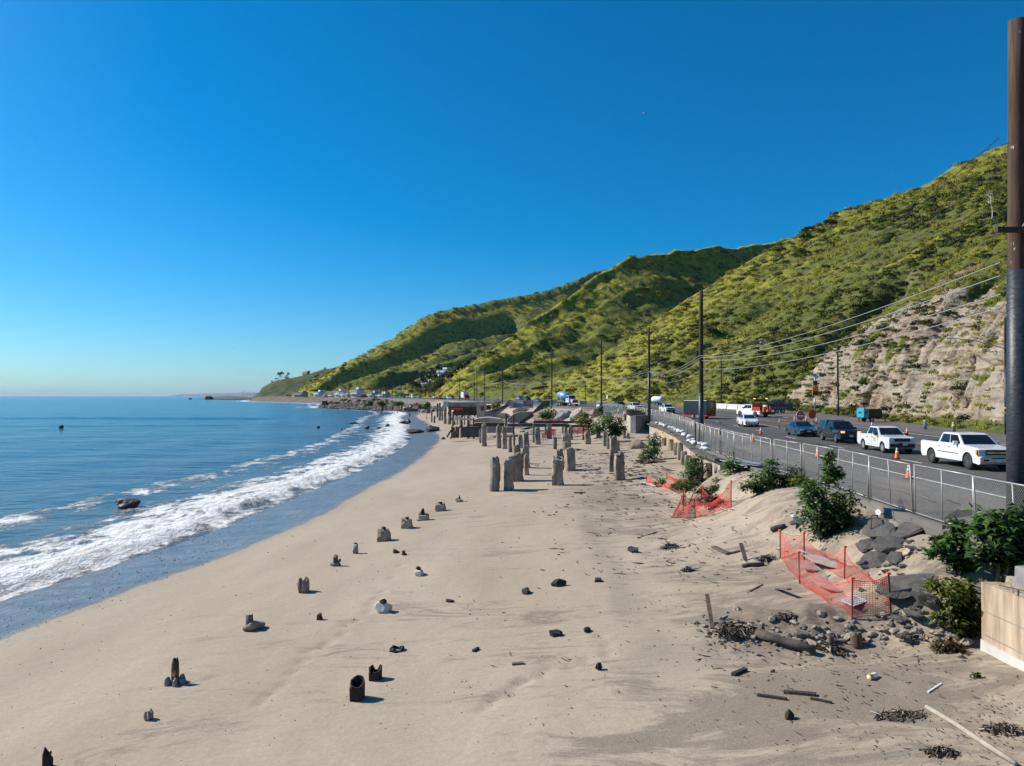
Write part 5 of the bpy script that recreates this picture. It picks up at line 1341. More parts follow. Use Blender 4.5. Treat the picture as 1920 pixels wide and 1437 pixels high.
for i, (x, y, ty, r0, lab, ln) in enumerate(POLES):
    zt = CAMZ + (743 - ty)/FPX*y
    zb_ = float(roadZ(x, y))
    arms = [(1.3, 2.2, zb_ + 7.3, 0.0)] if 1 <= i < 5 else ([(1.2, 1.0, zb_+7.0, 0.3)] if i == 0 else [])
    upole(x, y, zt, r0, lab, arms=arms, sleeve=4.2 if i == 0 else (7.0 if i == 1 else None), lamp=(11.9, 5.4, 0.6, 0.7) if i == 0 else None, lean=(0.006 if i == 0 else 0.0, 0))
    attach.append((Vector((x, y, zb_))))
upole(52.3, 114, CAMZ + 103/FPX*114, 0.17, 'pole at the hill foot just left of the teal generator trailer', bands=True, group='poles along the hill foot', sleeve=3.4)
upole(48.9, 166, CAMZ + 71/FPX*166, 0.17, 'pole at the hill foot behind the white barriers', group='poles along the hill foot')
upole(45.9, 66, CAMZ + 147/FPX*66, 0.16, 'lamp pole with yellow bands just left of the huge near pole', bands=True, lamp=(12.4, -5.9, 0.4, 1.1), group='poles along the hill foot', sleeve=6.2)
upole(24.0, 232, CAMZ + 25/FPX*232, 0.14, 'short thin pole by the road left of the mixer under the dark ravine', group='poles along the hill foot')
def wire(a, b, sag, r=0.016, n=14, mat=WIREM, label='', group=None, name='overhead_wire'):
    a, b = Vector(a), Vector(b)
    pts = [a.lerp(b, k/n) - Vector((0,0,4*sag*(k/n)*(1-k/n))) for k in range(n+1)]
    return tag(obj(name, MB().tube(pts, r, 5, cap=False), mat, None, True), label, 'wire', group)
hs0 = (11.68, 11.32, 10.80, 10.44)
hs = (7.35, 7.2, 6.95, 6.25)
nm = ('topmost', 'second from the top', 'third from the top', 'lowest')
for w_ in range(4):
    prev = Vector((13.45, 19.5, hs0[w_]))
    for i, pt in enumerate(attach[:6]):
        cur = pt + Vector(((-0.5 + 0.33*w_) * (1 if i else 0.3), 0, hs[w_]))
        where = ('leaving the huge near pole', 'between sandbagged pole and planter pole', 'just left of the planter pole', 'above the cement mixer', 'left of the cement mixer', 'far left of the cement mixer')[i]
        wire(prev, cur, (0.55, 0.9, 0.9, 0.9, 0.9, 0.5)[i], 0.014 if i == 0 else 0.017, label='%s of four pale wires %s' % (nm[w_], where), group='overhead wires between the utility poles')
        prev = cur
hp = hill_at(1480, 572)
wire((13.45, 19.5, CAMZ + 490/FPX*19.4), hp + Vector((0,0,3.0)), 1.6, 0.014, 20, DWIRE, 'thin black wire running from the top of the huge near pole down to the hillside')
hq = thing('wire_post', 'short thin post on the slope holding a wire above the dark hollow', 'post', hp); obj('shaft', MB().tube([(0,0,-0.5),(0,0,3.2)], 0.06, 6), DWOOD, hq)

# ------------------------------------------------------------------ chain-link fence
FPOST = M('fence_galvanised', (0.40,0.385,0.36), 0.45, 0.35, var=0.3, scale=3)
FMESH = M('chain_link_wire', (0.38,0.37,0.35), 0.5, 0.4, var=0.2)
FL, FH = 3.5, 1.68
def fence_parts():
    fr = {}
    fr['top_rail'] = MB().tube([(0,0,FH),(FL,0,FH)], 0.026, 6)
    fr['bottom_rail'] = MB().tube([(0,0,0.06),(FL,0,0.06)], 0.022, 6)
    fr['mid_rail'] = None
    post = lambda x, r=0.026: MB().tube([(x,0,0.0),(x,0,FH)], r, 6)
    ms = MB(); h0, h1 = 0.06, FH; pitch = 0.085; w = 0.0035
    H = h1 - h0
    c = -H
    while c < FL:
        for sgn in (1, -1):
            x0, x1 = c, c + H; z0, z1 = h0, h1
            if x0 < 0: z0 += (0 - x0); x0 = 0
            if x1 > FL: z1 -= (x1 - FL); x1 = FL
            if x1 <= x0: continue
            if sgn < 0: z0, z1 = h1 - (z0 - h0), h1 - (z1 - h0)
            dx, dz = (w*0.7, -w*0.7*sgn)
            y = 0.004*sgn
            ms.add([(x0+dx,y,z0+dz),(x0-dx,y,z0-dz),(x1-dx,y,z1-dz),(x1+dx,y,z1+dz)], [(0,1,2,3)])
        c += pitch
    P = {'top_rail': fr['top_rail'].mesh('top_rail', FPOST, True), 'bottom_rail': fr['bottom_rail'].mesh('bottom_rail', FPOST, True)}
    P['post'] = [post(0.02).mesh('post', FPOST, True), post(FL-0.02).mesh('post', FPOST, True), post(FL/2, 0.02).mesh('post', FPOST, True)]
    P['wire_mesh'] = ms.mesh('wire_mesh', FMESH)
    return P
FP = fence_parts()
def fence_panel(a, b, label, lean=0.0, group='chain-link fence panels along the road edge'):
    a, b = Vector(a), Vector(b); d = b - a
    r = thing('fence_panel', label, 'fence', a, 0, group)
    r.rotation_euler = (lean, -math.asin(d.z/d.length), math.atan2(d.y, d.x)); r.scale = (d.length/FL, 1, 1)
    for nme in ('top_rail', 'bottom_rail'): obj(nme, FP[nme], None, r)
    for q in FP['post']: obj('post', q, None, r)
    obj('wire_mesh', FP['wire_mesh'], None, r, kind='stuff')
    return r
def run_fence():
    y = 10.2; k = 0
    lb = {0: 'chain-link panel lowest in the right corner, behind the bush of big leaves', 1: 'chain-link panel just in front of the huge near pole', 2: 'chain-link panel just left of the huge near pole', 3: 'chain-link panel in front of the nearest traffic cone', 4: 'chain-link panel above the torn asphalt slabs',
          5: 'chain-link panel below the smaller white pickup', 6: 'chain-link panel behind the tallest bush', 7: 'chain-link panel below the blue sedan', 8: 'chain-link panel beside the flat grey sheets on the ground', 9: 'chain-link panel where the wall ends', 10: 'chain-link panel just right of the sandbags', 11: 'chain-link panel right of the sandbagged pole'}
    pts = []
    while y < 150:
        x = float(fenceX(y)) + 0.22
        pts.append(Vector((x, y, float(roadZ(x, y)) + 0.02)))
        sl_ = (float(fenceX(y+0.5)) - float(fenceX(y-0.5))); y += FL/math.hypot(1, sl_)
    for a, b in zip(pts[:-1], pts[1:]):
        off = rnd.uniform(-0.10, 0.10)
        d = (b - a).normalized() * 0.05
        u = Vector((off, 0, 0))
        lab = lb.get(k) or ('far chain-link panel among those along the sandbagged wall' if a.y < 100 else 'far chain-link panel among those behind the planter and bushes')
        fence_panel(a + d + u, b - d - u*0.5, lab, rnd.uniform(-0.06, 0.06))
        k += 1
run_fence()
# ================================================================== WALLS AT THE ROAD EDGE
CONC = M('cast_concrete', (0.42,0.37,0.31), 0.9, var=0.35, scale=1.2, bmp=0.02, bscale=8)
TANC = M('stained_concrete', (0.47,0.365,0.26), 0.9, var=0.62, scale=1.6, bmp=0.03, bscale=9, stretch=(2.2,2.2,0.35), col2=(0.27,0.18,0.115))
PALEC = M('pale_footing_concrete', (0.58,0.55,0.50), 0.9, var=0.2, scale=1.5, bmp=0.02)
GREYC2 = M('grey_broken_concrete', (0.30,0.29,0.28), 0.92, var=0.45, scale=1.2, bmp=0.03, bscale=6)
PILEM = M('weathered_pile_concrete', (0.36,0.295,0.23), 0.95, var=0.62, scale=2.2, bmp=0.14, bscale=5, stretch=(1,1,0.5), rand=0.5)
PILEG = M('grey_pile_timber', (0.27,0.235,0.20), 0.95, var=0.65, scale=2.5, bmp=0.10, bscale=7, stretch=(3,3,0.4), rand=0.4)
BROWNW = M('brown_pile_timber', (0.13,0.085,0.058), 0.95, var=0.6, scale=2.5, bmp=0.03, bscale=9, stretch=(3,3,0.4), rand=0.4)
CHAR = M('charred_wood', (0.040,0.030,0.025), 0.9, var=0.6, scale=3, bmp=0.03, bscale=10)
DRIFT = M('driftwood', (0.20,0.155,0.115), 0.95, var=0.55, scale=3, bmp=0.02, stretch=(1,1,1), rand=0.6)
ASPH = M('broken_asphalt', (0.062,0.060,0.060), 0.95, scale=3.5, bmp=0.06, bscale=14, col2=(0.13,0.115,0.095))
ROCKM = M('beach_stone', (0.28,0.24,0.195), 0.9, var=0.45, scale=2.0, bmp=0.02, rand=0.7)
DROCK = M('wet_dark_rock', (0.035,0.032,0.030), 0.6, var=0.6, scale=1.0, bmp=0.08, bscale=4)

def near_wall():
    r = thing('retaining_wall', 'tan concrete retaining wall with a pale footing at the lower right corner', 'wall', (11.0, 16.75, 1.5))
    b = MB()
    n = 7
    for k in range(n):
        y0, y1 = -1.62*k, -1.62*(k+1) + 0.0
        b = MB(); b.box((0.24 - 0.02*k, (y0+y1)/2, 1.22),(0.46, 1.615, 1.86), jit=0.012)
        obj('wall_panel', b, TANC, r)
    f = MB()
    for k in range(n): f.box((0.26 - 0.02*k, -1.62*(k+0.5), 0.26),(0.60, 1.60, 1.10 - 0.03*k), jit=0.03)
    obj('footing', f, PALEC, r)
    obj('return_wall', MB().box((1.25, -0.16, 1.2),(1.55, 0.30, 1.86), jit=0.02), TANC, r)
    for z in (0.95, 1.5): obj('board_mark', MB().box((0.0, -5.6, z),(0.012, 11.0, 0.012)), GREYC2, r)
    u = thing('concrete_block', 'rough grey concrete block on top of the tan retaining wall', 'concrete block', (11.75, 16.1, 3.62))
    obj('block', MB().box((0.15,-2.2,0.22),(0.75,5.0,0.5), jit=0.05), GREYC2, u, bevel=0.03); obj('ledge', MB().box((0.85,-2.2,0.30),(0.62,4.9,0.66), jit=0.04), GREYC2, u)
    st = thing('dry_stick', 'thin dry sticks lying on top of the tan retaining wall', 'driftwood', (11.05, 15.9, 3.68)); obj('twig', MB().tube([(0,0.3,0.03),(0.3,-0.5,0.06),(0.45,-1.3,0.02)], 0.015, 5), DRIFT, st); obj('twig', MB().tube([(-0.1,-0.3,0.03),(0.2,0.2,0.07)], 0.012, 5), DRIFT, st)
near_wall()
def road_wall():
    r = thing('road_retaining_wall', 'long cream concrete wall holding up the road below the sandbags', 'wall', (14, 46, 2))
    ys = [46.0, 48.6, 51.4, 54.6, 58.0, 62.0, 66.5, 71.5, 77.0, 84.0, 91.0, 98.5]
    for a, b in zip(ys[:-1], ys[1:]):
        xa, xb = float(fenceX(a))-0.32, float(fenceX(b))-0.32
        za = float(roadZ(xa, a)) - 0.24 + rnd.uniform(-0.06,0.04); zb_ = 0.9
        L = math.hypot(xb-xa, b-a) - 0.03
        m = MB().box(((xa+xb)/2-14, (a+b)/2-46, (za+zb_)/2-2), (L, 0.34, za-zb_), math.atan2(b-a, xb-xa), jit=0.03)
        obj('wall_panel', m, TANC if rnd.random() < 0.4 else CONC, r)
    for a in ys[1:-2]:
        xa = float(fenceX(a)) - 0.75
        obj('buttress', MB().tube([(xa-14, a-46, -1.2),(xa-14+0.03, a-46, 0.3),(xa-14+0.05, a-46, 1.35+rnd.uniform(-0.5,0.3))], [0.34,0.31,0.27], 9, jit=0.14), PILEM, r)
    c = MB()
    for a, b in zip(ys[:-1], ys[1:]):
        xa, xb = float(fenceX(a))-0.42, float(fenceX(b))-0.42
        c.box(((xa+xb)/2-14, (a+b)/2-46, float(roadZ(xa,a))-0.16-2), (math.hypot(xb-xa,b-a), 0.85, 0.16), math.atan2(b-a, xb-xa), jit=0.04)
    obj('cap', c, ASPH, r)
road_wall()
rb = thing('rusty_board', 'rusty brown upright board fixed to the fence beside the sandbagged pole', 'board', (15.0, 58.2, float(roadZ(15.0,58.2))), 1.2)
obj('plank', MB().box((-0.13,0,0.85),(0.22,0.05,1.9), jit=0.02), BROWNW, rb); obj('plank', MB().box((0.12,0,0.80),(0.22,0.05,1.8), jit=0.02), BROWNW, rb)
# sandbags
BAGM = M('white_sandbag', (0.70,0.69,0.67), 0.7, var=0.25, scale=5, bmp=0.03)
bags = [MB().rock((0,0,0.13),(0.34,0.22,0.15), seed=200+k, sub=2, rough=0.16).mesh('sandbag', BAGM, True) for k in range(4)]
for k in range(30):
    y = 51.5 + 44*(k/30.0)**1.1 + rnd.uniform(-0.3,0.3)
    if k < 5: y = 52 + 0.5*k
    x = float(fenceX(y)) + rnd.uniform(-0.35,0.1)
    o = bpy.data.objects.new('sandbag', bags[k % 4]); COL.objects.link(o)
    o.location = (x, y, float(roadZ(x,y)) + (0.18 if k in (2,4,9,15) else 0.0)); o.rotation_euler = (0,0,rnd.uniform(0,3.1)); o.scale = (rnd.uniform(0.9,1.25),)*3
    tag(o, 'white sandbag in the line weighing down the fence feet', 'sandbag', 'white sandbags along the fence')
gp = thing('flat_grey_sheet', 'grey sheets of metal lying flat at the fence foot right of the wall', 'metal sheet', (13.7, 41.5, float(roadZ(13.7,41.5))), 0.0)
for k in range(3): obj('sheet', MB().box((0.35*k-0.4, -0.8*k+0.6, 0.06+0.05*k),(0.75, 3.4, 0.03), R(6+4*k), jit=0.02), GALV, gp)
SHEETM = M('white_cloth', (0.75,0.75,0.74), 0.8, var=0.1, scale=3, bmp=0.02)
for px0, px1, py0, py1, lab in ((1131,1144.5,763,779.5,'larger white sheet hung on the fence right of a utility pole'), (1158.5,1168,762.5,777.5,'smaller white sheet hung on the fence above the bush')):
    Y = 137.0; a = at_y(px0,py1,Y); b = at_y(px1,py0,Y); n = 6; mb = MB()
    vs = [(a.x+(b.x-a.x)*i/n, Y+0.12*math.sin(i*1.9+j), a.z+(b.z-a.z)*j/4 + (0.1*math.sin(i) if j==0 else 0)) for i in range(n+1) for j in range(5)]
    fs = [(i*5+j,(i+1)*5+j,(i+1)*5+j+1,i*5+j+1) for i in range(n) for j in range(4)]
    o = obj('hung_sheet', mb.add(vs, fs), SHEETM); so_ = o.modifiers.new('thick','SOLIDIFY'); so_.thickness = 0.02
    tag(o, lab, 'sheet', 'white sheets hung on the fence')

# ================================================================== PILES
def pile_mesh(w, d, h, seed, kind):
    """an old pile: rounded square or round section, wandering sides, broken top"""
    rg = random.Random(seed); n = 12; nz = max(5, int(h/0.22)); mb = MB(); vs = []
    wx = 0.05*w; ph = rg.uniform(0, 6); cut = rg.uniform(0.08, 0.42)*min(1, h); ca = rg.uniform(0, 6.28)
    for i in range(nz+1):
        t = i/nz; z = -0.5 + (h+0.5)*t
        flare = 1 + (0.12*math.exp(-max(z,0)*3) if kind == 'c' else 0) - 0.05*t
        for k in range(n):
            a = 2*math.pi*k/n + math.pi/4
            if kind == 'c': q = 1/max(abs(math.cos(a)), abs(math.sin(a))); q = min(q, 1.22); r_ = q
            else: r_ = 1.0
            r_ *= flare * (1 + 0.26*float(fbm(np.array(3*math.cos(a)+seed*3.1), np.array(3*math.sin(a)+z*1.9/max(0.5,w)+seed), seed % 50, 3)))
            if t > 0.9: r_ *= 0.90
            zz = z
            if i >= nz-1: zz = z - cut*(0.5+0.5*math.cos(a-ca)) - rg.uniform(0, 0.14)*min(1,h)
            vs.append((r_*math.cos(a)*w/2*0.92 + wx*math.sin(z*1.3+ph), r_*math.sin(a)*d/2*0.92, zz))
    fs = []
    for i in range(nz):
        for k in range(n): a = i*n+k; b = i*n+(k+1)%n; fs.append((a,b,b+n,a+n))
    top = len(vs); vs.append((0.05*w*rg.uniform(-1,1), 0, h - cut*0.6 - 0.08*min(1,h)))
    fs += [(nz*n+k, nz*n+(k+1)%n, top) for k in range(n)]
    mb.add(vs, fs)
    if h > 0.9:
        for k in range(3): mb.rock((w*rg.uniform(-.25,.25), d*rg.uniform(-.25,.25), h - cut*rg.uniform(0.2,0.8) - 0.06), (w*rg.uniform(0.14,0.28), d*rg.uniform(0.14,0.28), rg.uniform(0.08,0.24)), seed+k, 1, 0.3)
    return mb
def pile(px0, px1, py0, py1, label, kind='c', mat=None, group=None, base=None, lean=0.0, depth=1.0):
    p = on_sand((px0+px1)/2, py1) if base is None else base
    Y = p.y; w = (px1-px0)/FPX*Y; h = max(0.12, (py1-py0)/FPX*Y)
    o = obj('old_pile', pile_mesh(w, w*depth, h, int(px0*7+py0*3), kind), mat or (PILEM if kind == 'c' else PILEG), None, True, loc=p)
    o.rotation_euler = (lean*0.5, lean, rnd.uniform(-0.2,0.2)); sm = o.modifiers.new('edge','EDGE_SPLIT'); sm.split_angle = R(48)
    return tag(o, label, 'pile', group)
G1 = 'old piles standing in rows on the sand'
for a in [(917.5,938,857.5,921,'round grey timber pile, leftmost of the nearest row','r'),
    (944.7,963.4,860,919,'rough concrete pile second from the left in the nearest row','c'),
    (951,982,848,902,'broad slab like concrete pile with a rusty stain behind the nearest two','c'),
    (982,991.5,850,891,'narrow dark edged pile against the right side of the broad one','c'),
    (978,994,836,877,'square topped pile behind the broad slab like one','c'),
    (962,978,835,870,'stub of a pile between taller ones, behind the broad one','c'),
    (953,960.6,816,848,'slim dark pile left of the cluster of square ones','r'),
    (961,966.5,812,840,'thin pale pile at the left of the middle cluster','r'),
    (971,980,815,840,'pale square pile in front of the middle cluster','c'),
    (980,992,809,838,'tall square pile at the right of the middle cluster','c'),
    (902,913,795,837,'tall grey timber pile with a split top, leftmost of the tall ones','r'),
    (930,940,796.5,840.6,'tall dark pile, left one of a pair behind the nearest row','r'),
    (941,951,800,842,'tall pale pile with dark stains, right one of a pair','c'),
    (898,902.5,804,831,'very thin post just left of the split topped pile','r'),
    (998,1003,795.6,830,'thin pile left of the brown square one near the red net','r'),
    (1003,1013.5,801,833.7,'brownish square pile near the crumpled red net','c'),
    (1025,1035,794,823,'tall pale pile with a pointed top behind the red net','c'),
    (1020.6,1026,799,815,'thin short pile left of the pointed pale one','r'),
    (1036.6,1045,818,842.5,'short dark pile with a burnt tip standing alone','r'),
    (1053,1057,795,815,'thinnest pile of the group before the long beam','r'),
    (1057,1064,797.5,812,'small pale pile in the group before the long beam','c'),
    (1065,1074,798,825,'rounded pale pile at the right of the group before the beam','c'),
    (1053,1071,811,833,'wide concrete pile with a hollow top in the centre row','c'),
    (1055,1072,826,845,'squat stained pile behind the pale round topped one','c'),
    (1059,1078,839,883,'dark stained round topped pile right of the tall near one','c'),
    (1041,1057,842.5,881,'concrete pile half hidden behind the tall near centre one','c'),
    (1035,1057,853,909.6,'tall concrete pile with a collar, nearest of the centre row','c'),
    (1096,1108,809,833,'mushroom shaped crumbling pile standing alone','c'),
    (1106,1117,795.6,816,'wide pale pile left of the big bush','c'),
    (1118,1126.6,800,820,'round topped pale pile beside the big bush','c'),
    (1130,1140,809,836.5,'leaning pile at the far end of the right hand row','c'),
    (1137,1142.5,816,842.5,'narrow pile second from the far end of the right hand row','r'),
    (1142.5,1157.5,818.5,850,'wide square grey pile in the right hand row','c'),
    (1149,1163,825,846,'flat topped pile behind the right hand row','c'),
    (1142.5,1152,842.5,885,'pale rough pile just left of the nearest right hand one','c'),
    (1161,1171.6,845,880,'pile peeping out right of the nearest right hand one','c'),
    (1151,1172,853,900,'thick brown pile with a broken top, nearest of the right hand row','c'),
    (1168,1174,809,822,'small stub left of the curved planter wall','c'),(1175,1181,812,823,'small stub just below the curved planter wall','c')]:
    pile(*a, group=G1)
G2 = 'timber piles of the ruined houses'
for a in [(832,837.5,763.6,795,'bluish grey timber pile under the corner of the ruined slab'),(840,846,765,796,'grey timber pile second from the slab corner'),
    (822,827,755.5,789,'tall pile just left of the ruined slab'),(818.5,822,756.5,783,'thin dark pile beside the tall one left of the slab'),
    (798,807,754,775,'thick square pillar standing off to the left of the ruins'),(808,811,769,792,'short dark post, left of a pair on open sand'),
    (813,816.5,780,793.5,'shorter dark post, right of a pair on open sand'),(827,831,772,789,'short brown pile between the tall piles and the slab'),
    (862.5,868,779,821,'brown pile at the left of the bulkhead frame'),(875,881,781,822.5,'brown pile in the middle of the bulkhead frame'),
    (886,890,784,823,'thin brown pile at the right of the bulkhead frame'),(847.5,851.5,772,800,'slanting thin pile behind the plank bulkhead'),
    (839,843,783,796,'stumpy pile in front of the ruined slab'),(946,951,776,800,'slender pale pile in front of the leaning slab'),(961,965,777,815,'slender tall pile left of the rubble slabs')]:
    pile(*a, kind='r', mat=BROWNW if a[0] > 846 or 806 < a[0] < 819 else PILEG, group=G2)

# ================================================================== STUMPS ON THE OPEN SAND
def stump(px, py0, py1, w, label, style, cat='stump'):
    p = on_sand(px, py1 - 2); Y = p.y; s = Y/FPX; h = (py1-py0)*s; W_ = w*s
    sd = int(px*3 + py0)
    r = thing('pile_stump', label, cat, p, 0, 'stumps of old piles on the open sand'); rg = random.Random(sd)
    if style in ('collar',):
        obj('post', pile_mesh(W_*0.62, W_*0.62, h, sd, 'r'), M('rusty_stump_wood', (0.17,0.105,0.055), 0.9, var=0.6, scale=4, bmp=0.02), r, True)
        for k in range(5):
            a = (-2.6,-1.2,-0.2,0.7,2.9)[k]; obj('concrete_chunk', MB().rock((math.cos(a)*W_*0.55, math.sin(a)*W_*0.45, 0.05*h),(W_*rg.uniform(0.2,0.34),W_*0.22,h*rg.uniform(0.14,0.3)), sd+k, 2), GREYC2, r)
    elif style == 'spike':
        obj('spike', MB().tube([(0,0,-0.2),(0.0,0,h*0.35),(-0.25*W_,0,h*0.7),(-0.3*W_,0,h)], [W_*0.5,W_*0.4,W_*0.22,W_*0.05], 8, jit=0.25), CHAR, r); obj('knot', MB().tube([(0.0,0,h*0.5),(0.25*W_,0,h*0.78)], [W_*0.15,W_*0.10], 6, jit=0.2), CHAR, r)
    elif style == 'lump':      # concrete lump with a timber core
        obj('concrete_lump', MB().rock((W_*0.08,0,h*0.22),(W_*0.5,W_*0.4,h*0.36), sd, 3, 0.2), PILEM, r, False); obj('core', pile_mesh(W_*0.42, W_*0.4, h, sd, 'r').xf(Matrix.Translation((-W_*0.1,0,0))), CHAR if rg.random() < 0.3 else PILEG, r, True)
    elif style == 'block':
        obj('block', pile_mesh(W_, W_*0.9, h, sd, 'c'), PILEM, r, False)
        if rg.random() < 2: obj('splinter', MB().rock((0,0,h),(W_*0.22,W_*0.16,h*0.14), sd+3, 2), CHAR, r)
    elif style == 'blockspike':
        obj('block', pile_mesh(W_, W_*0.9, h*0.62, sd, 'c'), PILEM, r, False); obj('splinter', MB().tube([(-0.05*W_,0,h*0.45),(0,0,h*0.8),(0.02*W_,0,h)], [W_*0.2,W_*0.15,W_*0.05], 7, jit=0.2), CHAR, r)
    elif style == 'hollow':    # burnt hollow shell
        n = 14; vs = []; hh = [h*(0.84 + 0.16*math.sin(k*0.449) - (0.45 if k in (3,4,9) and w > 22 and py1 < 1280 else 0) - rg.uniform(0,0.08)) for k in range(n)]
        for lev in range(4):
            for k in range(n):
                a = 2*math.pi*k/n; rr = W_/2*(1+0.06*math.sin(k*2.1+sd)) if lev < 2 else W_/2*0.80
                vs.append((rr*math.cos(a), rr*math.sin(a), (-0.2, hh[k], hh[k], 0.02)[lev]))
        fs = [(l*n+k, l*n+(k+1)%n, (l+1)*n+(k+1)%n, (l+1)*n+k) for l in range(3) for k in range(n)] + [tuple(3*n+k for k in range(n))]
        obj('shell', MB().add(vs, fs), CHAR, r)
        obj('bark', MB().tube([(-W_*0.38,-W_*0.36,0),(-W_*0.38,-W_*0.36,h*0.6)], W_*0.09, 6, jit=0.2), BROWNW, r)
    elif style == 'broken':
        for k in range(5):
            a = k*1.25; obj('concrete_chunk', MB().rock((math.cos(a)*W_*0.26, math.sin(a)*W_*0.22, h*0.36),(W_*0.2,W_*0.18,h*rg.uniform(0.42,0.6)), sd+k, 2, 0.22), PILEM, r)
        obj('core', pile_mesh(W_*0.5, W_*0.4, h*0.85, sd, 'r'), CHAR, r, True)
    elif style == 'post':
        obj('post', pile_mesh(W_, W_, h, sd, 'r'), PILEG, r, True); obj('cap', MB().rock((0,0,h*0.95),(W_*0.35,W_*0.35,h*0.08), sd, 2), CHAR, r)
    elif style == 'postrock':
        obj('post', pile_mesh(W_*0.6, W_*0.6, h, sd, 'r').xf(Matrix.Translation((-W_*0.05,0,0))), M('mossy_post', (0.13,0.12,0.07), 0.9, var=0.5, scale=5), r, True); obj('concrete_chunk', MB().rock((0,-0.02,0.1*h),(W_*0.6,W_*0.4,h*0.24), sd, 2), PILEM, r); obj('concrete_chunk', MB().rock((W_*0.4,0,h*0.45),(W_*0.16,W_*0.16,h*0.18), sd+1, 2), BROWNW, r)
    elif style == 'pale':
        obj('concrete_lump', MB().rock((0,0,h*0.3),(W_*0.52,W_*0.34,h*0.48), sd, 3, 0.16), PALEC, r); obj('core', MB().rock((0,0,h*0.72),(W_*0.22,W_*0.2,h*0.26), sd+1, 2, 0.4), CHAR, r)
    elif style == 'mound':
        obj('mound', MB().rock((0,0,h*0.1),(W_*0.5,W_*0.36,h*0.5), sd, 3, 0.25), PILEM, r); obj('splinter', MB().tube([(0,0,h*0.3),(0.02,0,h)], [W_*0.12,W_*0.03], 6, jit=0.2), CHAR, r)
    elif style == 'small':
        obj('stub', pile_mesh(W_, W_, h, sd, 'r'), M('rusty_iron', (0.12,0.045,0.03), 0.8, 0.3, var=0.5, scale=8), r); obj('chip', MB().rock((W_*0.5,0,0.03),(W_*0.3,W_*0.2,h*0.3), sd, 1), CHAR, r)
    elif style == 'ring':
        n = 16; obj('ring', MB().tube([(W_/2*math.cos(6.2832*k/n), W_/2*math.sin(6.2832*k/n), 0.03+0.04*math.sin(k*1.3)) for k in range(n+1)], 0.045, 6, jit=0.3), CHAR, r); obj('sand_core', MB().rock((0,0,0.0),(W_*0.4,W_*0.4,0.03), sd, 2), PILEM, r)
for a in [(328,1234,1284,26,'timber post in a collar of broken concrete, left on the open sand','collar'),
    (279,1332,1351,20,'small jagged charred stub at the lower left','broken'), (90,1404,1440,20,'charred spike at the bottom left edge','spike'),
    (472,1151,1183,38,'timber stump rising from a rounded concrete lump','lump'), (569,1081,1112,28,'big broken concrete stump with a hollow dark core','broken'),
    (630,1041,1063,18,'mossy short post with a chunk of concrete at its foot','postrock'), (666.5,1020,1040,11,'narrow round post standing alone','post'),
    (720,992.5,1016,25,'squat square concrete stump, nearest of the line of four','block'), (763.5,973.5,992,22,'rounded block stump, second in the line going away','block'),
    (793,955,977.5,21,'block stump with a tall dark splinter on top','blockspike'), (825.5,945,960,20,'flat block stump, fourth in the line going away','block'),
    (861,931,943,20,'low mound with a spike, farthest of the line of stumps','mound'), (670,1272,1312,27,'hollow burnt round stump at bottom centre','hollow'),
    (704,1249,1275,24,'broken burnt shell of a stump behind the hollow one','hollow'), (598,1152,1164,11,'small rusty iron stub','small'),
    (744,1213,1222,22,'ring of charred wood flush with the sand','ring'), (742,1031,1039,10,'tiny dark stub, left of a pair','small'), (757,1034,1043,8,'tiny rusty stub, right of a pair','small'),
    (785,1064,1080,28,'low pale lump with a dark core near the middle','pale'), (720,1124,1149,34,'larger pale lump with a dark jagged core','pale')]:
    stump(*a)

# ================================================================== ROCKS AND DRIFTWOOD
def rock_at(px, py, w, h, label, mat=ROCKM, group=None, flat=0.8, cat='rock', sea=False, name='rock'):
    p = at_z(px, py, 0.05) if sea else on_sand(px, py)
    s = p.y/FPX
    o = obj(name, MB().rock((0,0,h*s*0.35),(w*s/2, w*s*0.36, h*s*0.62), int(px*5+py), 3, 0.28), mat, None, loc=p)
    return tag(o, label, cat, group)
for a in [(1047,1099,26,12,'dark three lobed lump of burnt wood on the middle sand'),(985,1113,24,11,'dark wedge shaped lump left of the three lobed one'),(1122,1090,24,6,'flat dark fragment right of the three lobed lump'),
    (1040,1192,26,11,'dark ridged lump in the centre foreground'),(1100,1184,19,10,'dark pebble like lump right of the ridged one'),(1123,1256,14,13,'small dark stone with a long shadow in the centre foreground'),(1187,1035,28,9,'bluish dark flat lump near the driftwood'),
    (1480,1348,18,20,'rounded dark stone at the lower right of centre'),(843,1129,16,6,'flat scrap of dark wood on the left middle sand')]:
    rock_at(*a[:4], a[4], CHAR, 'dark lumps scattered on the sand')
GS = 'rocks standing in the sea'
for a in [(241,950,46,17,'big dark flat topped boulder in the white surf'),(115,803,11,6,'lone dark rock in calm water at the left'),(393,749.5,17,7,'pointed dark rock far out off the rocky point'),(357,749.3,8,3,'tiny low rock left of the pointed one far out'),
    (597,803,7,4,'small dark rock in the bay, leftmost of a row'),(640,806,6,3,'tiny rock second in the row in the bay'),(687,804,13,6,'larger dark rock in the middle of the row in the bay'),(709,805,8,4,'small rock right of the middle one in the bay'),
    (726,801,13,6,'dark rock near the swash, right of the row'),(662,795,20,3,'low line of rock awash above the row')]:
    rock_at(*a[:4], a[4], DROCK, GS, sea=True)
for a in [(757,796,22,6,'pale and dark boulder cluster at the tip of the beach'),(765,794,12,8,'small dark boulder on the sand above the tip of the beach'),(778,812,42,9,'long black slab of rock at the water edge, left half'),(811,809,34,10,'long black slab of rock at the water edge, right half'),(808,801,8,4,'small dark boulder on top of the black slab'),(831,824,8,5,'small black stone on the wet sand below the bulkhead')]:
    rock_at(*a[:4], a[4], DROCK, 'dark rocks at the water edge')
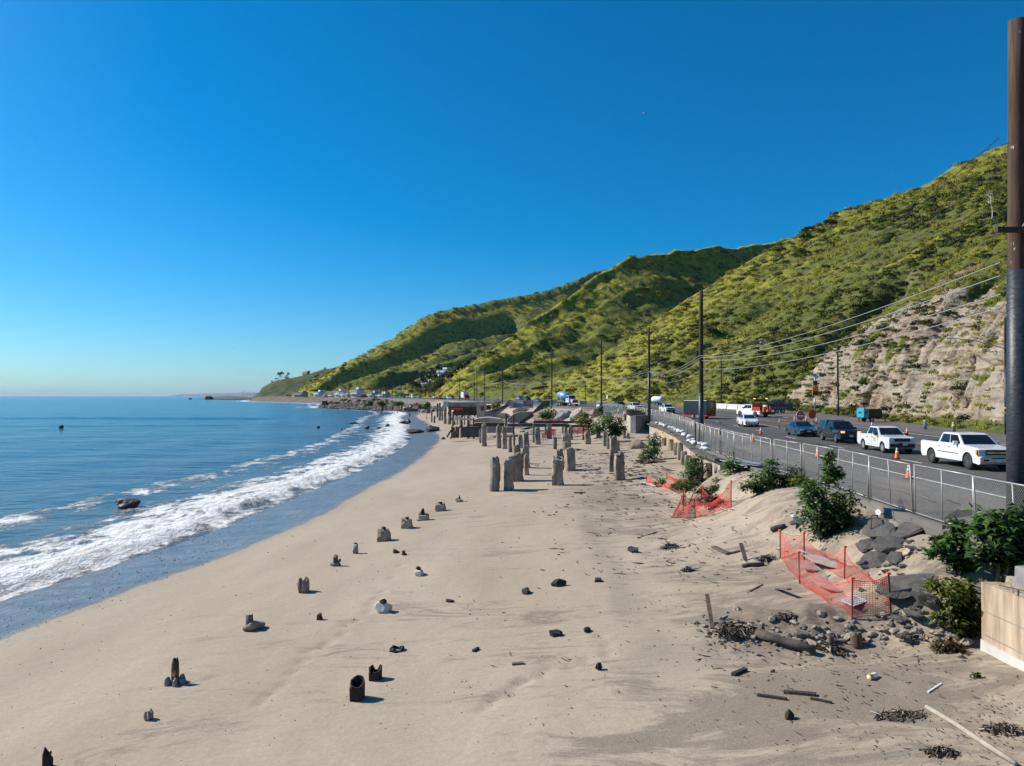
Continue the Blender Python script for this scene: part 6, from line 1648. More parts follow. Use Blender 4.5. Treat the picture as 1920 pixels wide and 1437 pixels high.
def plank(px0, py0, px1, py1, w, th, label, mat=DRIFT, up=0.0, cat='driftwood', round_=False):
    a, b = on_sand(px0, py0), on_sand(px1, py1); a.z += th*0.45; b.z += th*0.45 + up
    c = (a+b)/2; mb = MB()
    if round_: mb.tube([a-c, (a-c).lerp(b-c,0.35)+Vector((0,0,0.02)), (a-c).lerp(b-c,0.7), b-c], [th*0.55,th*0.5,th*0.52,th*0.42], 10, jit=0.14)
    else: mb.bar(a-c, b-c, w, h=th)
    return tag(obj('driftwood_log' if round_ else 'plank', mb, mat, None, round_, loc=c), label, cat, 'driftwood on the sand')
plank(1418,1195,1528,1228,0.3,0.23,'long weathered log lying below the rubble bank',M('old_log',(0.10,0.08,0.062),0.95,var=0.55,scale=3,bmp=0.02),0,round_=True)
plank(1336,1180,1326,1158,0.11,0.06,'splintered plank standing up out of the stone heap',BROWNW,0.62)
plank(1398,1052,1389,1047,0.16,0.05,'brown plank standing on end in the sand',DRIFT,0.55)
plank(1338,1027,1366,1040,0.22,0.08,'flat grey plank left of the upright one'); plank(1362,1040,1388,1034,0.12,0.06,'narrow plank beside the flat grey one')
plank(1392,1065,1432,1060,0.3,0.14,'split log half buried in front of the orange fence',DRIFT,round_=True)
plank(1447,998,1472,990,0.3,0.2,'dark log at the left corner of the orange safety fence',CHAR,round_=True)
plank(1456,1105,1480,1122,0.14,0.05,'short grey board standing askew left of the orange fence',DRIFT,0.25); plank(1405,1110,1430,1097,0.05,0.04,'curved thin branch left of the short grey board')
plank(1470,1300,1530,1305,0.12,0.06,'charred flat board in the lower right',CHAR); plank(1420,1305,1475,1313,0.08,0.05,'long dark splinter left of the charred board',CHAR); plank(1520,1312,1560,1320,0.05,0.05,'thin stick right of the charred board',CHAR)
plank(1738,1330,1905,1437,0.09,0.09,'long pale pole lying diagonally at the lower right',M('bleached_wood',(0.42,0.36,0.28),0.9,var=0.3,scale=4),0,round_=True)
plank(1375,1268,1398,1258,0.10,0.08,'short dark stick in the middle right sand',CHAR); plank(887,1223,897,1217,0.07,0.06,'small dark stick at the left of the centre sand',CHAR); plank(960,1247,982,1245,0.1,0.05,'short flat stick in the centre foreground')
plank(1076,925,1098,924,0.12,0.06,'short dark stick left of the right hand piles',CHAR); plank(1172,929,1196,930,0.12,0.08,'brown stick in front of the right hand piles'); plank(1180,911,1225,906,0.06,0.05,'long thin branch before the fallen red net'); plank(1195,1010,1232,998,0.05,0.04,'forked thin branch on the middle sand')
plank(1203,905,1232,912,0.25,0.05,'pale board under the left end of the fallen red net',PALEC)
plank(1765,1283,1740,1299,0.03,0.025,'white plastic tube in the litter at the lower right',REFLW); 
can = thing('drink_can', 'crushed yellow and white drink can on the lower right sand', 'can', on_sand(1636,1273), 0.5); obj('can', MB().lathe([(0.03,-0.14),(0.06,-0.12),(0.06,0.10),(0.04,0.14)], 12, (0,0,0.06), 'X'), REFLW, can); obj('yellow_end', MB().lathe([(0.061,-0.13),(0.061,-0.04)], 12, (0,0,0.06), 'X'), YPAINT, can)
# rubble bank stones
GR = 'stones in the rubble bank'
rg2 = random.Random(11)
stones = [MB().rock((0,0,0),(1,0.8,0.62), seed=300+k, sub=2, rough=0.22).mesh('stone', ROCKM) for k in range(9)]
def stone(px, py, s, label=None):
    p = on_sand(px, py); o = bpy.data.objects.new('stone', stones[rg2.randrange(9)]); COL.objects.link(o)
    k = s/2*p.y/FPX; o.location = (p.x, p.y, p.z + k*0.25); o.scale = (k*rg2.uniform(0.85,1.2), k*rg2.uniform(0.8,1.2), k*rg2.uniform(0.7,1.1)); o.rotation_euler = (rg2.uniform(-0.3,0.3), rg2.uniform(-0.3,0.3), rg2.uniform(0,6.3))
    tag(o, label or 'small grey stone among many in the rubble below the orange safety fence', 'stone', GR)
for px, py, s, l in ((1500,1192,26,'blue grey pointed stone right of the log end'),(1540,1196,14,'round tan stone above the long log'),(1447,1163,20,'upright tan stone at the left of the rubble bank'),(1540,1155,26,'flat dark stone topping the rubble bank'),(1572,1163,18,'upright pale stone on the rubble bank'),(1590,1176,14,'egg shaped tan stone mid bank'),
                      (1560,1203,22,'grey stone right of the tan round one'),(1815,1208,30,'pale grey boulder at the wall foot'),(1785,1195,26,'greenish boulder near the wall foot'),(1755,1190,24,'blue grey boulder below the yellow green shrub'),(1800,1232,16,'round stone in the dry leaves by the wall'),(1415,1178,18,'reddish stone in the heap round the splintered plank')):
    stone(px, py, s, l)
for k in range(230):
    t = rg2.random(); px = 1310 + 500*t + rg2.gauss(0,6); py = 1170 + 22*math.sin(t*5) + 20*t + rg2.gauss(0,16)
    stone(px, py, rg2.choice((5,6,7,8,9,10,13,16,20)))
for k in range(45): stone(1640 + 130*rg2.random(), 1010 + 115*rg2.random(), rg2.choice((5,6,7,9,12)), 'small stone strewn over the bank among the asphalt slabs')
for k in range(28): stone(1370 + rg2.gauss(0,24), 1178 + rg2.gauss(0,12), rg2.choice((6,8,9,11,13)), 'small stone in the heap round the splintered upright plank')
for (px, py0, py1, w, lab) in ((1607,1184,1210,20,'dark brown square stump in the rubble bank'),(1560,1187,1215,10,'rusty split stump in the rubble bank')):
    pile(px-w/2, px+w/2, py0, py1, lab, 'c', BROWNW, 'stumps in the rubble bank')
# litter: twigs, bark and chips
def litter():
    mb = MB(); rg = random.Random(5)
    def stick(p, L, r, a, up=0.0):
        d = Vector((math.cos(a)*L/2, math.sin(a)*L/2, up)); q = Vector((-math.sin(a), math.cos(a), 0))*L*rg.uniform(-0.12,0.12)
        mb.tube([p-d+Vector((0,0,r)), p+q+Vector((0,0,r*1.5)), p+d+Vector((0,0,r))], [r,r,r*0.6], 4)
    def at(px, py): return on_sand(px, py)
    zones = [(1650,1330,170,50,110),(1750,1400,120,35,90),(1580,1300,120,34,60),(1860,1360,45,35,90),(1370,1195,40,14,70),(1250,880,55,20,130),(1190,930,90,40,150),(1200,1020,120,40,90),(1350,1050,80,25,60),(1280,960,60,20,60),(1450,1250,110,30,90),(1150,900,50,18,50),(1700,1240,80,18,110),(1250,1130,220,80,70),(1110,870,50,20,120),(1000,1150,160,120,45)]
    pp = [(rg.gauss(cx, sx), rg.gauss(cy, sy)) for cx, cy, sx, sy, n in zones for k in range(n)]
    pp = [q for q in pp if 860 < q[0] < 1990 and 840 < q[1] < 1470]
    if 1:
        for p in on_sand_many([q[0] for q in pp], [q[1] for q in pp]):
            s = p.y/FPX
            if p.x > 13: continue
            if rg.random() < 0.72: stick(p, s*rg.choice((4,5,6,8,10,15,24)), s*rg.uniform(0.4,1.0), rg.gauss(2.6,0.7), 0.02)
            else: mb.rock(p, (s*rg.uniform(1.5,4), s*rg.uniform(1.2,3), s*rg.uniform(0.6,1.8)), rg.randrange(999), 1, 0.3)
    tag(obj('driftwood_litter', mb, M('litter_wood', (0.13,0.095,0.07), 0.95, var=0.7, scale=0.8, col2=(0.035,0.027,0.022))), kind='stuff')
    pb = MB()
    pp = [(x, 1235 - 175*x/420 + rg.gauss(-52, 20)) for x in (rg.uniform(-30, 420) for k in range(300))]
    for p in on_sand_many([q[0] for q in pp], [q[1] for q in pp]):
        s = p.y/FPX
        pb.rock(p, (s*rg.uniform(0.6,2.2), s*rg.uniform(0.6,1.5), s*rg.uniform(0.5,1.4)), rg.randrange(999), 1, 0.2)
    tag(obj('wet_pebbles', pb, M('wet_pebble', (0.09,0.085,0.08), 0.5, var=0.6, scale=0.6)), kind='stuff')
    sp = MB()
    pp = [(rg.uniform(-20, 1500), rg.uniform(930, 1440)) for k in range(260)]
    for p in on_sand_many([q[0] for q in pp], [q[1] for q in pp]):
        s = p.y/FPX
        if float(p.x - shoreX(p.y)) < 2.5: continue
        sp.rock(p, (s*rg.uniform(0.8,2.4), s*rg.uniform(0.8,1.8), s*rg.uniform(0.4,1.1)), rg.randrange(999), 1, 0.2)
    tag(obj('beach_specks', sp, CHAR), kind='stuff')
litter()

BLEACH = M('bleached_stick', (0.42,0.36,0.28), 0.9, var=0.3, scale=4)
def debris_heap(px, py, w, h, n, label, seed, mats=None):
    p = on_sand(px, py); s_ = p.y/FPX; rg = random.Random(seed); W_, H_ = w*s_/2, h*s_
    r = thing('debris_heap', label, 'debris heap', p, 0, 'heaps of burnt wood and wrack'); groups = {}
    for k in range(n):
        a = rg.uniform(0,6.28); q = math.sqrt(rg.random()); c = Vector((W_*q*math.cos(a), W_*0.45*q*math.sin(a), H_*(1-q*q)*rg.random()))
        d = Vector((rg.uniform(-1,1), rg.uniform(-1,1), rg.uniform(-0.25,0.35))).normalized()*s_*rg.choice((8,11,15,20,28))*0.5; rr = s_*rg.uniform(0.5,1.8)
        m = CHAR if rg.random() < 0.35 else (BROWNW if rg.random() < 0.4 else (DRIFT if rg.random() < 0.75 else BLEACH))
        groups.setdefault(m.name, (MB(), m))[0].tube([c-d, c+Vector((rg.uniform(-.03,.03),rg.uniform(-.03,.03),0.02)), c+d], [rr, rr*0.9, rr*0.5], 4)
    for mb, m in groups.values(): obj('burnt_sticks', mb, m, r, kind='stuff')
    b = MB()
    for k in range(6): b.rock((W_*rg.uniform(-.7,.7), W_*0.3*rg.uniform(-1,1), 0), (W_*0.25, W_*0.2, H_*0.5), seed+k, 2, 0.3)
    obj('earth_clods', b, M('dark_earth', (0.10,0.08,0.06), 0.95, var=0.5), r, kind='stuff')
debris_heap(1382,1186,88,26,90,'dark heap of burnt wood and bark round the splintered plank',1)
debris_heap(1880,1372,70,18,110,'tangle of dead twigs and wrack at the right edge',2); debris_heap(1765,1412,60,12,90,'tangle of roots and twigs at the bottom right',3); debris_heap(1690,1345,100,10,110,'long low strew of twigs in the lower right',4)
debris_heap(1330,925,50,12,60,'dark driftwood tangle under the crumpled net',5); debris_heap(1560,1222,60,14,50,'charred wood pieces at the end of the long log',6); debris_heap(1260,1027,44,8,40,'small heap of twigs left of the driftwood planks',7); debris_heap(1292,1071,26,7,30,'little tuft of wrack in front of the driftwood planks',8); debris_heap(1225,868,60,8,70,'line of twigs and wrack below the cream wall',9); debris_heap(1720,1195,80,14,70,'dark rubble and burnt bits below the largest asphalt slab',10)
debris_heap(1475,1158,36,12,40,'burnt wood bundle on top of the rubble bank',11); debris_heap(1440,1050,50,10,40,'charred branches beside the split log',12)
# ================================================================== BROKEN ASPHALT AND ORANGE SAFETY FENCES
def slab(px, py, w, d, th, label, rz=0.0, tx=0.0, ty=0.0, lift=0.0, mat=ASPH, name='asphalt_slab', cat='asphalt slab', grp='broken slabs of asphalt below the road edge'):
    p = on_sand(px, py); rg = random.Random(int(px+py*3)); n = 9
    poly = [(w/2*math.cos(6.283*k/n)*rg.uniform(0.8,1.2), d/2*math.sin(6.283*k/n)*rg.uniform(0.8,1.2)) for k in range(n)]
    o = obj(name, MB().rock((0,0,0), (w*0.58, d*0.58, th*0.75), int(px*2+py), 3, 0.22) if mat is ASPH or mat is GREYC2 else MB().prism(poly, -th/2, th/2, axis='Z'), mat, None, loc=(p.x, p.y, p.z+lift))
    o.rotation_euler = (tx, ty, rz); return tag(o, label, cat, grp)
slab(1738,988,1.1,4.0,0.16,'long tilted asphalt slab hanging off the road edge',0.05,0.02,-0.22,0.25); slab(1655,1005,0.8,1.3,0.14,'dark asphalt slab beside the tallest bush',0.3,0.1,-0.5,0.2)
slab(1668,1030,0.8,1.0,0.14,'asphalt slab in the middle of the broken heap',0.8,0.15,-0.45,0.15); slab(1640,1056,0.75,0.7,0.13,'asphalt slab leaning toward the sand',0.2,0.3,-0.5,0.12); slab(1678,1056,0.5,0.5,0.12,'small asphalt slab at the right of the heap',1.0,-0.1,-0.5,0.12)
slab(1706,1108,1.25,1.7,0.16,'largest flat asphalt slab right of the orange fence',0.2,0.05,-0.25,0.18); slab(1735,1140,0.8,0.9,0.16,'upended asphalt piece at the corner of the largest slab',0.5,0.2,0.75,0.22); slab(1715,1158,0.7,0.5,0.12,'small asphalt piece below the largest slab',0.9,0.1,0.2,0.08)
slab(1690,1166,0.5,0.35,0.1,'lowest small asphalt piece near the orange fence post',0.3,0.2,0.1,0.05); slab(1622,1030,0.5,0.7,0.12,'dark asphalt piece half under the tallest bush',0.4,0.1,-0.4,0.1); slab(1495,984,0.7,0.4,0.1,'grey broken slab left of the tallest bush',0.2,0.1,-0.2,0.12)
slab(1690,1045,0.5,0.4,0.1,'sand coloured stone slab beside the asphalt heap',0.2,0.1,-0.5,0.1,TANC,'stone_slab','stone slab')
ASM = [MB().rock((0,0,0),(1,0.8,0.4), seed=500+k, sub=2, rough=0.3).mesh('asphalt_chunk', ASPH) for k in range(5)]
for k in range(48):
    p = on_sand(1612 + 120*rg2.random(), 1008 + 160*rg2.random()); q = rg2.uniform(0.06, 0.20)
    o = bpy.data.objects.new('asphalt_chunk', ASM[k % 5]); COL.objects.link(o); o.location = p; o.scale = (q, q*rg2.uniform(0.7,1.2), q*rg2.uniform(0.6,1.1)); o.rotation_euler = (rg2.uniform(-.4,.4), rg2.uniform(-.5,.2), rg2.uniform(0,6))
    tag(o, 'small dark chunk of asphalt strewn among the larger broken slabs', 'asphalt chunk', 'chunks of asphalt on the bank')
NET = M('orange_net', (0.66,0.050,0.040), 0.55, var=0.2, scale=6)
translucent_done = False
PINKB = M('weathered_plywood', (0.42,0.33,0.28), 0.9, var=0.3, scale=2)
for i, (px, py, w, d, rz, lab) in enumerate(((1530,1038,0.8,1.8,0.25,'plywood board inside the orange fence, upper one'),(1555,1058,0.7,1.9,0.35,'plywood board inside the orange fence, middle one'),(1525,1065,0.9,1.1,0.5,'plywood sheet flat at the left inside the orange fence'),(1560,1100,0.9,1.4,0.3,'plywood sheet lying low inside the orange fence'))):
    slab(px, py, w, d, 0.03, lab, rz, 0.05, -0.05, 0.06, PINKB, 'plywood_board', 'board', 'plywood boards inside the orange fence')
wb = thing('white_grating', 'white perforated sheet lying by the lower orange fence post', 'sheet', on_sand(1602,1132), 0.5); wb.rotation_euler = (0.1,-0.1,0.5)
obj('sheet', MB().box((0,0,0.08),(0.62,0.42,0.03)), REFLW, wb)
hl = MB()
for i in range(9):
    for j in range(5): hl.box((-0.26+0.065*i, -0.16+0.08*j, 0.098),(0.035,0.045,0.006))
obj('holes', hl, GREYC, wb, kind='stuff')
def safety_fence(name, label, posts, segs, cell=0.06, sw=0.0085, H=1.0, pr=0.018):
    """posts: list of (px, py_base, height, lean); segs: (i, j, sag_top, sag_bottom)"""
    P = []
    root = None
    for k, (px, py, h, ln) in enumerate(posts):
        p = on_sand(px, py)
        if root is None: root = thing(name, label, 'safety fence', p, 0, 'orange safety fences on the sand'); o0 = p
        q = p - o0; top = q + Vector((ln, 0, h))
        P.append((q, top))
        po = obj('post', MB().bar(q - Vector((0,0,0.2)), top + Vector((0,0,0.06)), pr*2), CHAR if k % 2 else M('red_post', (0.35,0.05,0.03), 0.6), root)
        obj('post_cap', MB().box(top + Vector((0,0,0.05)),(0.09,0.09,0.05)), ORANGE, po)
    for i, j, st_, sb_ in segs:
        a0, a1 = P[i]; b0, b1 = P[j]; L = (b0-a0).length; nu = max(4, int(L/cell)); nv = max(4, int(H/cell)); mb = MB()
        nor = (b0-a0).cross(Vector((0,0,1))).normalized()
        ph = rnd.uniform(0,6)
        def S(u, v):
            s4 = 4*u*(1-u); top = a1.lerp(b1,u) - Vector((0,0,st_*s4)); bo = a0.lerp(b0,u) + Vector((0,0,0.03 - sb_*s4*0))
            p = bo.lerp(top, v) + nor*(0.05*math.sin(u*9+ph)*s4 + 0.10*math.sin(v*3.1)*math.sin(u*6.3+ph)*s4 + st_*0.7*s4*math.sin(v*3.14)*(1 if sb_ else 0)); g = bo
            return p
        for iu in range(nu+1):
            u = iu/nu; pts = [S(u, v/6) for v in range(7)]; t = (b0-a0).normalized()*sw/2
            vs = []
            for p in pts: vs += [p-t, p+t]
            mb.add(vs, [(2*q, 2*q+1, 2*q+3, 2*q+2) for q in range(6)])
        for iv in range(nv+1):
            v = iv/nv; m = 14; w2 = sw*(2.2 if iv in (0,nv) else 1.0); pts = [S(q/m, v) for q in range(m+1)]; up = Vector((0,0,w2/2))
            vs = []
            for p in pts: vs += [p-up, p+up]
            mb.add(vs, [(2*q, 2*q+1, 2*q+3, 2*q+2) for q in range(m)])
        obj('net', mb, NET, root)
safety_fence('orange_safety_fence', 'near pen of orange plastic netting on posts round plywood boards', [(1463,1047,0.98,0.0),(1500,1095,0.98,-0.03),(1597,1162,1.05,0.03),(1671,1150,1.0,-0.06),(1583,1086,0.95,0.03),(1508,1050,0.9,0)],
    [(0,1,0.12,1),(1,2,0.40,1),(2,3,0.10,0),(3,4,0.5,1),(4,5,0.4,1),(5,0,0.1,0)])
safety_fence('orange_safety_fence', 'crumpled red netting with slanting posts in front of the wall end shrubs', [(1258,972,0.8,0.5),(1304,972,0.95,-0.05),(1371,952,1.25,0.0),(1315,945,0.9,0.0),(1281,958,1.0,0.0)],
    [(0,1,0.25,1),(1,2,0.55,1),(2,3,0.6,1),(3,4,0.5,1),(4,0,0.3,1)], cell=0.085, sw=0.018)
safety_fence('orange_safety_fence', 'fallen strip of red netting left of the crumpled one', [(1212,906,0.5,0),(1245,914,0.35,0.1),(1285,925,0.45,0),(1300,908,0.5,0),(1250,900,0.4,0)],
    [(0,1,0.25,1),(1,2,0.2,1),(2,3,0.3,1),(3,4,0.3,1)], cell=0.10, sw=0.03, H=0.5)
def chair_frame():
    p = on_sand(1632,1010); r = thing('broken_chair_frame', 'bent brown metal chair frame with a white rag on the asphalt heap', 'chair frame', p, 0.6)
    for a, b in (((0,0,0.1),(0.1,0,0.75)),((0.1,0,0.75),(0.65,0.1,0.70)),((0.65,0.1,0.70),(0.45,0.1,0.1)),((0.1,0.3,0.1),(0.55,0.3,0.6))): obj('leg', MB().tube([a,b],0.02,6), BROWNW, r)
chair_frame()
for px, py, w, h, lab in ((1643,1000,20,16,'white plastic bag on the broken chair frame'),(1652,968,24,14,'white plastic bag on the road edge slab'),(1490,974,18,10,'crumpled grey and white rag left of the tallest bush'),(1535,1008,20,12,'striped white rag on the boards inside the orange fence')):
    tag(rock_at(px, py, w, h, lab, SHEETM, 'white rags and bags', cat='bag', name='plastic_bag'), lab, 'bag')

# ================================================================== SHRUBS
def leaf_mat(name, c1, c2, tr=0.3):
    m, t, p = nodes(name)
    n = noise(t, coords(t), 1.8, 4, 0.6)
    g = t.nodes.new('ShaderNodeAttribute'); g.attribute_name = 'tone'
    f = mth(t, 'ADD', mth(t, 'MULTIPLY', ramp(t, n, [(0.35,0),(0.65,1)]), 0.5), mth(t, 'MULTIPLY', g.outputs['Fac'], 0.5))
    c = mix(t, f, c1, c2); t.links.new(c, p.inputs['Base Color']); p.inputs['Roughness'].default_value = 0.42; p.inputs['Specular IOR Level'].default_value = 0.45
    translucent(t, p, c, tr + 0.13)
    return m
LEAFG = leaf_mat('glossy_green_leaf', (0.055,0.130,0.030), (0.130,0.235,0.052))
LEAFY = leaf_mat('yellow_green_leaf', (0.09,0.14,0.025), (0.25,0.26,0.045))
LEAFB = leaf_mat('dry_brown_leaf', (0.12,0.075,0.035), (0.24,0.16,0.07))
def shrub(label, ells, Y, leaf, n, mat=LEAFG, stems=6, base=None, cat='bush', name='green_shrub', group=None):
    """ells: (px, py, rx, ry) in photo pixels, made real at depth Y"""
    rg = np.random.RandomState(int(ells[0][0]*3)); s = Y/FPX
    E = [(at_y(e[0], e[1], Y), e[2]*s, e[3]*s) for e in ells]
    bot = min(c.z - rz for c, rx, rz in E); c0 = E[0][0]
    bx_, by_ = (c0.x, c0.y) if base is None else base
    gz = float(sandZ(bx_, by_)); p0 = Vector((bx_, by_, min(bot, gz + 0.1)))
    r = thing(name, label, cat, p0, 0, group)
    wts = np.array([e[1]*e[2] for e in E]); wts = wts/wts.sum()
    V = []; F = []; TN = []; centers = []
    for (c, rx, rz), w in zip(E, wts):
        m = max(3, int(18*w*len(E)))
        for _ in range(m):
            d = rg.normal(size=3); d /= np.linalg.norm(d); q = rg.rand()**0.45
            centers.append((c.x + d[0]*rx*q*0.92, c.y + d[1]*rx*0.85*q, c.z + d[2]*rz*q*0.92, min(rx, rz)*rg.uniform(0.22,0.5)))
    for k in range(int(n*1.7)):
        cx, cy, cz, cr = centers[rg.randint(len(centers))]
        o = rg.normal(size=3)*cr*0.62; pos = Vector((cx+o[0]-p0.x, cy+o[1]-p0.y, cz+o[2]-p0.z))
        if pos.z < 0: continue
        d = Vector((o[0]+rg.normal()*cr*0.7, o[1]+rg.normal()*cr*0.7, rg.normal()*cr*0.5 - cr*0.05)); d = d.normalized() if d.length > 1e-6 else Vector((1,0,0))
        L = leaf*rg.uniform(0.6,1.35); side = d.cross(Vector((rg.normal()*0.35, rg.normal()*0.35, 1))).normalized()*L*0.26
        up = side.cross(d).normalized()*L*0.10; i = len(V)
        V += [pos, pos + d*L*0.45 + side + up, pos + d*L - up*1.2, pos + d*L*0.45 - side + up]; F += [(i,i+1,i+2),(i,i+2,i+3)]; TN += [rg.rand()]*4
    mb = MB(); mb.add(V, F); me = mb.mesh('foliage', mat)
    puff(me, sum(q[2] for q in centers)/len(centers) - p0.z - 0.1, 0.55); at_ = me.attributes.new('tone', 'FLOAT', 'POINT'); at_.data.foreach_set('value', np.array(TN, np.float32))
    obj('foliage', me, None, r)
    sm = MB()
    for k in range(stems):
        cx, cy, cz, cr = centers[rg.randint(len(centers))]; q = Vector((cx,cy,cz)) - p0
        sm.tube([(rg.uniform(-0.1,0.1),rg.uniform(-0.1,0.1),-0.25), q*0.5 + Vector((rg.normal()*0.08,0,q.z*0.08)), q], [0.03*max(0.6,leaf/0.12),0.02,0.008], 5)
    obj('stem', sm, DRIFT, r, kind='stuff')
    return r
SG = 'green shrubs along the foot of the road bank'
shrub('tallest green bush with a leafy spire in front of the fence', [(1548,955,48,52),(1561,885,15,42),(1522,925,26,24),(1580,985,22,30),(1545,995,25,22)], on_sand(1548,1005).y, 0.17, 2600, group=SG)
shrub('big leaved green bush above the tan wall at the right edge', [(1872,1012,42,48),(1910,985,42,40),(1905,1045,48,32),(1850,1040,25,30)], 17.6, 0.25, 1100, group=SG)
shrub('slender leafy plant left of the big leaved bush', [(1797,998,14,36),(1770,1018,30,12),(1785,1045,48,16),(1812,1062,20,14)], 18.8, 0.20, 620, group=SG)
shrub('bright yellow green shrub spilling beside the tan wall', [(1785,1105,45,22),(1812,1125,24,40),(1790,1155,38,22),(1815,1172,26,22)], 17.5, 0.15, 1500, LEAFY, group=SG)
shrub('green bush with two spires right of the end of the wall', [(1440,902,42,24),(1446,880,12,30),(1482,895,20,22),(1415,915,24,14)], 34.5, 0.17, 1700, group=SG)
shrub('dark green shrub against the end of the wall', [(1372,882,18,34),(1362,905,24,18),(1390,900,14,20)], 41.5, 0.18, 1300, group=SG)
shrub('loose green shrub climbing the middle of the wall', [(1303,872,16,26),(1312,890,24,18),(1330,905,28,12),(1290,890,14,12)], 47.5, 0.18, 1200, group=SG)
shrub('green shrub creeping down the far part of the wall', [(1228,836,15,24),(1222,852,18,14),(1205,860,24,7)], on_sand(1228,862).y, 0.24, 900, group=SG)
shrub('big rounded bush left of the curved planter', [(1146,795,24,22),(1125,802,14,14),(1158,808,14,12)], 95, 0.34, 1400, group=SG)
shrub('airy bush left of the big rounded bush', [(1093,788,16,20),(1105,798,12,12)], 104, 0.32, 700, LEAFY, group=SG)
shrub('low round bush among the ruins behind the red net', [(1029,778,15,13),(1020,783,8,7)], 128, 0.36, 700, group=SG)
shrub('small bright bush beside the ruined concrete wall', [(932,762,10,9)], 168, 0.42, 450, LEAFY, group=SG)
shrub('bush rising just behind the planter side sheet', [(1126,770,6,10)], 134, 0.36, 220, group=SG)
shrub('low green plants round the wall foot and the fallen net', [(1285,912,40,10),(1345,918,24,10),(1240,905,14,6)], 40.5, 0.15, 1100, LEAFG, group=SG)
shrub('dry brown bush inside the crumpled red net', [(1338,938,22,14)], 37.5, 0.14, 500, LEAFB, group=SG)
shrub('pale feathery grass clump left of the tallest bush', [(1502,905,18,16)], 33.5, 0.16, 500, LEAFY, group=SG, cat='grass', name='grass_clump')
shrub('dry brown leaves heaped at the foot of the tan wall', [(1775,1215,26,14),(1795,1228,28,12),(1760,1232,22,8)], 17.0, 0.13, 700, LEAFB, 2, group=SG, name='dry_shrub')
shrub('tiny green sprout on the sand below the tan wall', [(1832,1266,7,5)], on_sand(1832,1270).y, 0.07, 60, LEAFY, 2, group=SG, name='sprout')
# ================================================================== RUINS BY THE ROAD
SLABM = M('ruin_slab_concrete', (0.28,0.265,0.25), 0.92, var=0.45, scale=0.7, bmp=0.03, bscale=4)
DARKC = M('dark_and_shade_concrete', (0.095,0.088,0.085), 0.92, var=0.5, scale=0.8, bmp=0.03)  # dark tone for dark parts; also paints shade under floor slab and deck
CREAM = M('cream_ruin_wall', (0.48,0.40,0.31), 0.9, var=0.35, scale=0.6, bmp=0.02)
BLUEG = M('blue_grey_render', (0.36,0.41,0.45), 0.85, var=0.2, scale=0.8)
DIRT = M('bare_earth', (0.30,0.235,0.165), 0.95, var=0.5, scale=0.6, bmp=0.05, bscale=3)
def wbox(root, name, px0, px1, py0, py1, Y, d, mat, rz=0.0, jit=0.06, tilt=0.0):
    """block that spans these photo pixels at depth Y, d metres deep"""
    a, b = at_y(px0, py1, Y), at_y(px1, py0, Y); c = (a+b)/2 - root.location
    rot = Matrix.Rotation(rz, 3, 'Z') @ Matrix.Rotation(tilt, 3, 'Y')
    return obj(name, MB().box((c.x, c.y + d/2, c.z), (b.x-a.x, d, b.z-a.z), rot, jit=jit), mat, root)
def slant(root, name, pts, Y, d, mat, Y2=None):
    """solid with a photo-pixel outline at depth Y, extruded d metres away"""
    V = [at_y(px, py, Y) - root.location for px, py in pts]
    n = len(V); off = Vector((0.0, d, 0))
    return obj(name, MB().add(V + [v + off for v in V], [tuple(range(n)), tuple(range(2*n-1, n-1, -1))] + [(i, (i+1) % n, n+(i+1) % n, n+i) for i in range(n)]), mat, root)
RG = 'ruins of burnt beach houses'
r = thing('ruined_floor', 'grey concrete floor slab of a ruined house on dark supports with red netting', 'ruin', at_y(863, 768, 172), 0, RG)
wbox(r, 'floor_slab', 832, 896, 754.5, 763, 170, 9, SLABM); wbox(r, 'edge_beam', 840, 894, 763.2, 767, 171, 7, DARKC); wbox(r, 'void_shade_wall', 850, 898, 767, 779, 177, 0.6, DARKC); wbox(r, 'parapet', 831, 841, 752.5, 764, 169.5, 1.0, PALEC)  # edge beam and rear wall carry the shade of the void in their colour
for x in (845, 856, 868, 880, 890): wbox(r, 'column', x-1.4, x+1.4, 764, 781, 171.5, 0.4, DARKC)
wbox(r, 'red_netting', 845, 867, 764.5, 769.5, 169.6, 0.1, NET)
r = thing('ruined_wall', 'cream concrete wall block with a dark opening left of the fallen stairs', 'ruin', at_y(903, 783, 160), 0, RG)
wbox(r, 'wall', 894, 912, 757.5, 784, 160, 1.2, CREAM); wbox(r, 'side_wall', 911, 920, 760, 769, 161, 3, DARKC); wbox(r, 'opening', 901, 908, 762, 770, 159.97, 0.2, DARKC)  # opening is a dark panel painting the shade inside the window hole
r = thing('fallen_stairs', 'concrete stair flight slanting up to the right among the ruins', 'ruin', at_y(930, 783, 150), 0, RG)
slant(r, 'flight', [(908,783),(908,772),(919,770),(946,760),(954,749.5),(958,750),(957,760),(926,783)], 150, 2.4, SLABM)
for k in range(6): slant(r, 'step', [(921+5.2*k,772.5-2.2*k),(925.5+5.2*k,770.5-2.2*k),(926.5+5.2*k,773.6-2.2*k),(922+5.2*k,775.2-2.2*k)], 149.7, 0.28, DARKC)
r = thing('leaning_slab', 'big grey wedge of concrete slab leaning on the rubble right of the stairs', 'ruin', at_y(975, 792, 135), 0, RG)
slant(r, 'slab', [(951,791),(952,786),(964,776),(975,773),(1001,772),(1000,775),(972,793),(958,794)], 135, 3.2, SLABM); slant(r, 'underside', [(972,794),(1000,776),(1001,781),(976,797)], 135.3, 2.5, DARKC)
r = thing('leaning_slab', 'dark triangular slab of wall pointing up beside the light blue sedan', 'ruin', at_y(1015, 778, 150), 0, RG)
slant(r, 'slab', [(999,776),(1000,772),(1019,751.5),(1031,751),(1031,763),(1008,772)], 150, 1.6, DARKC)
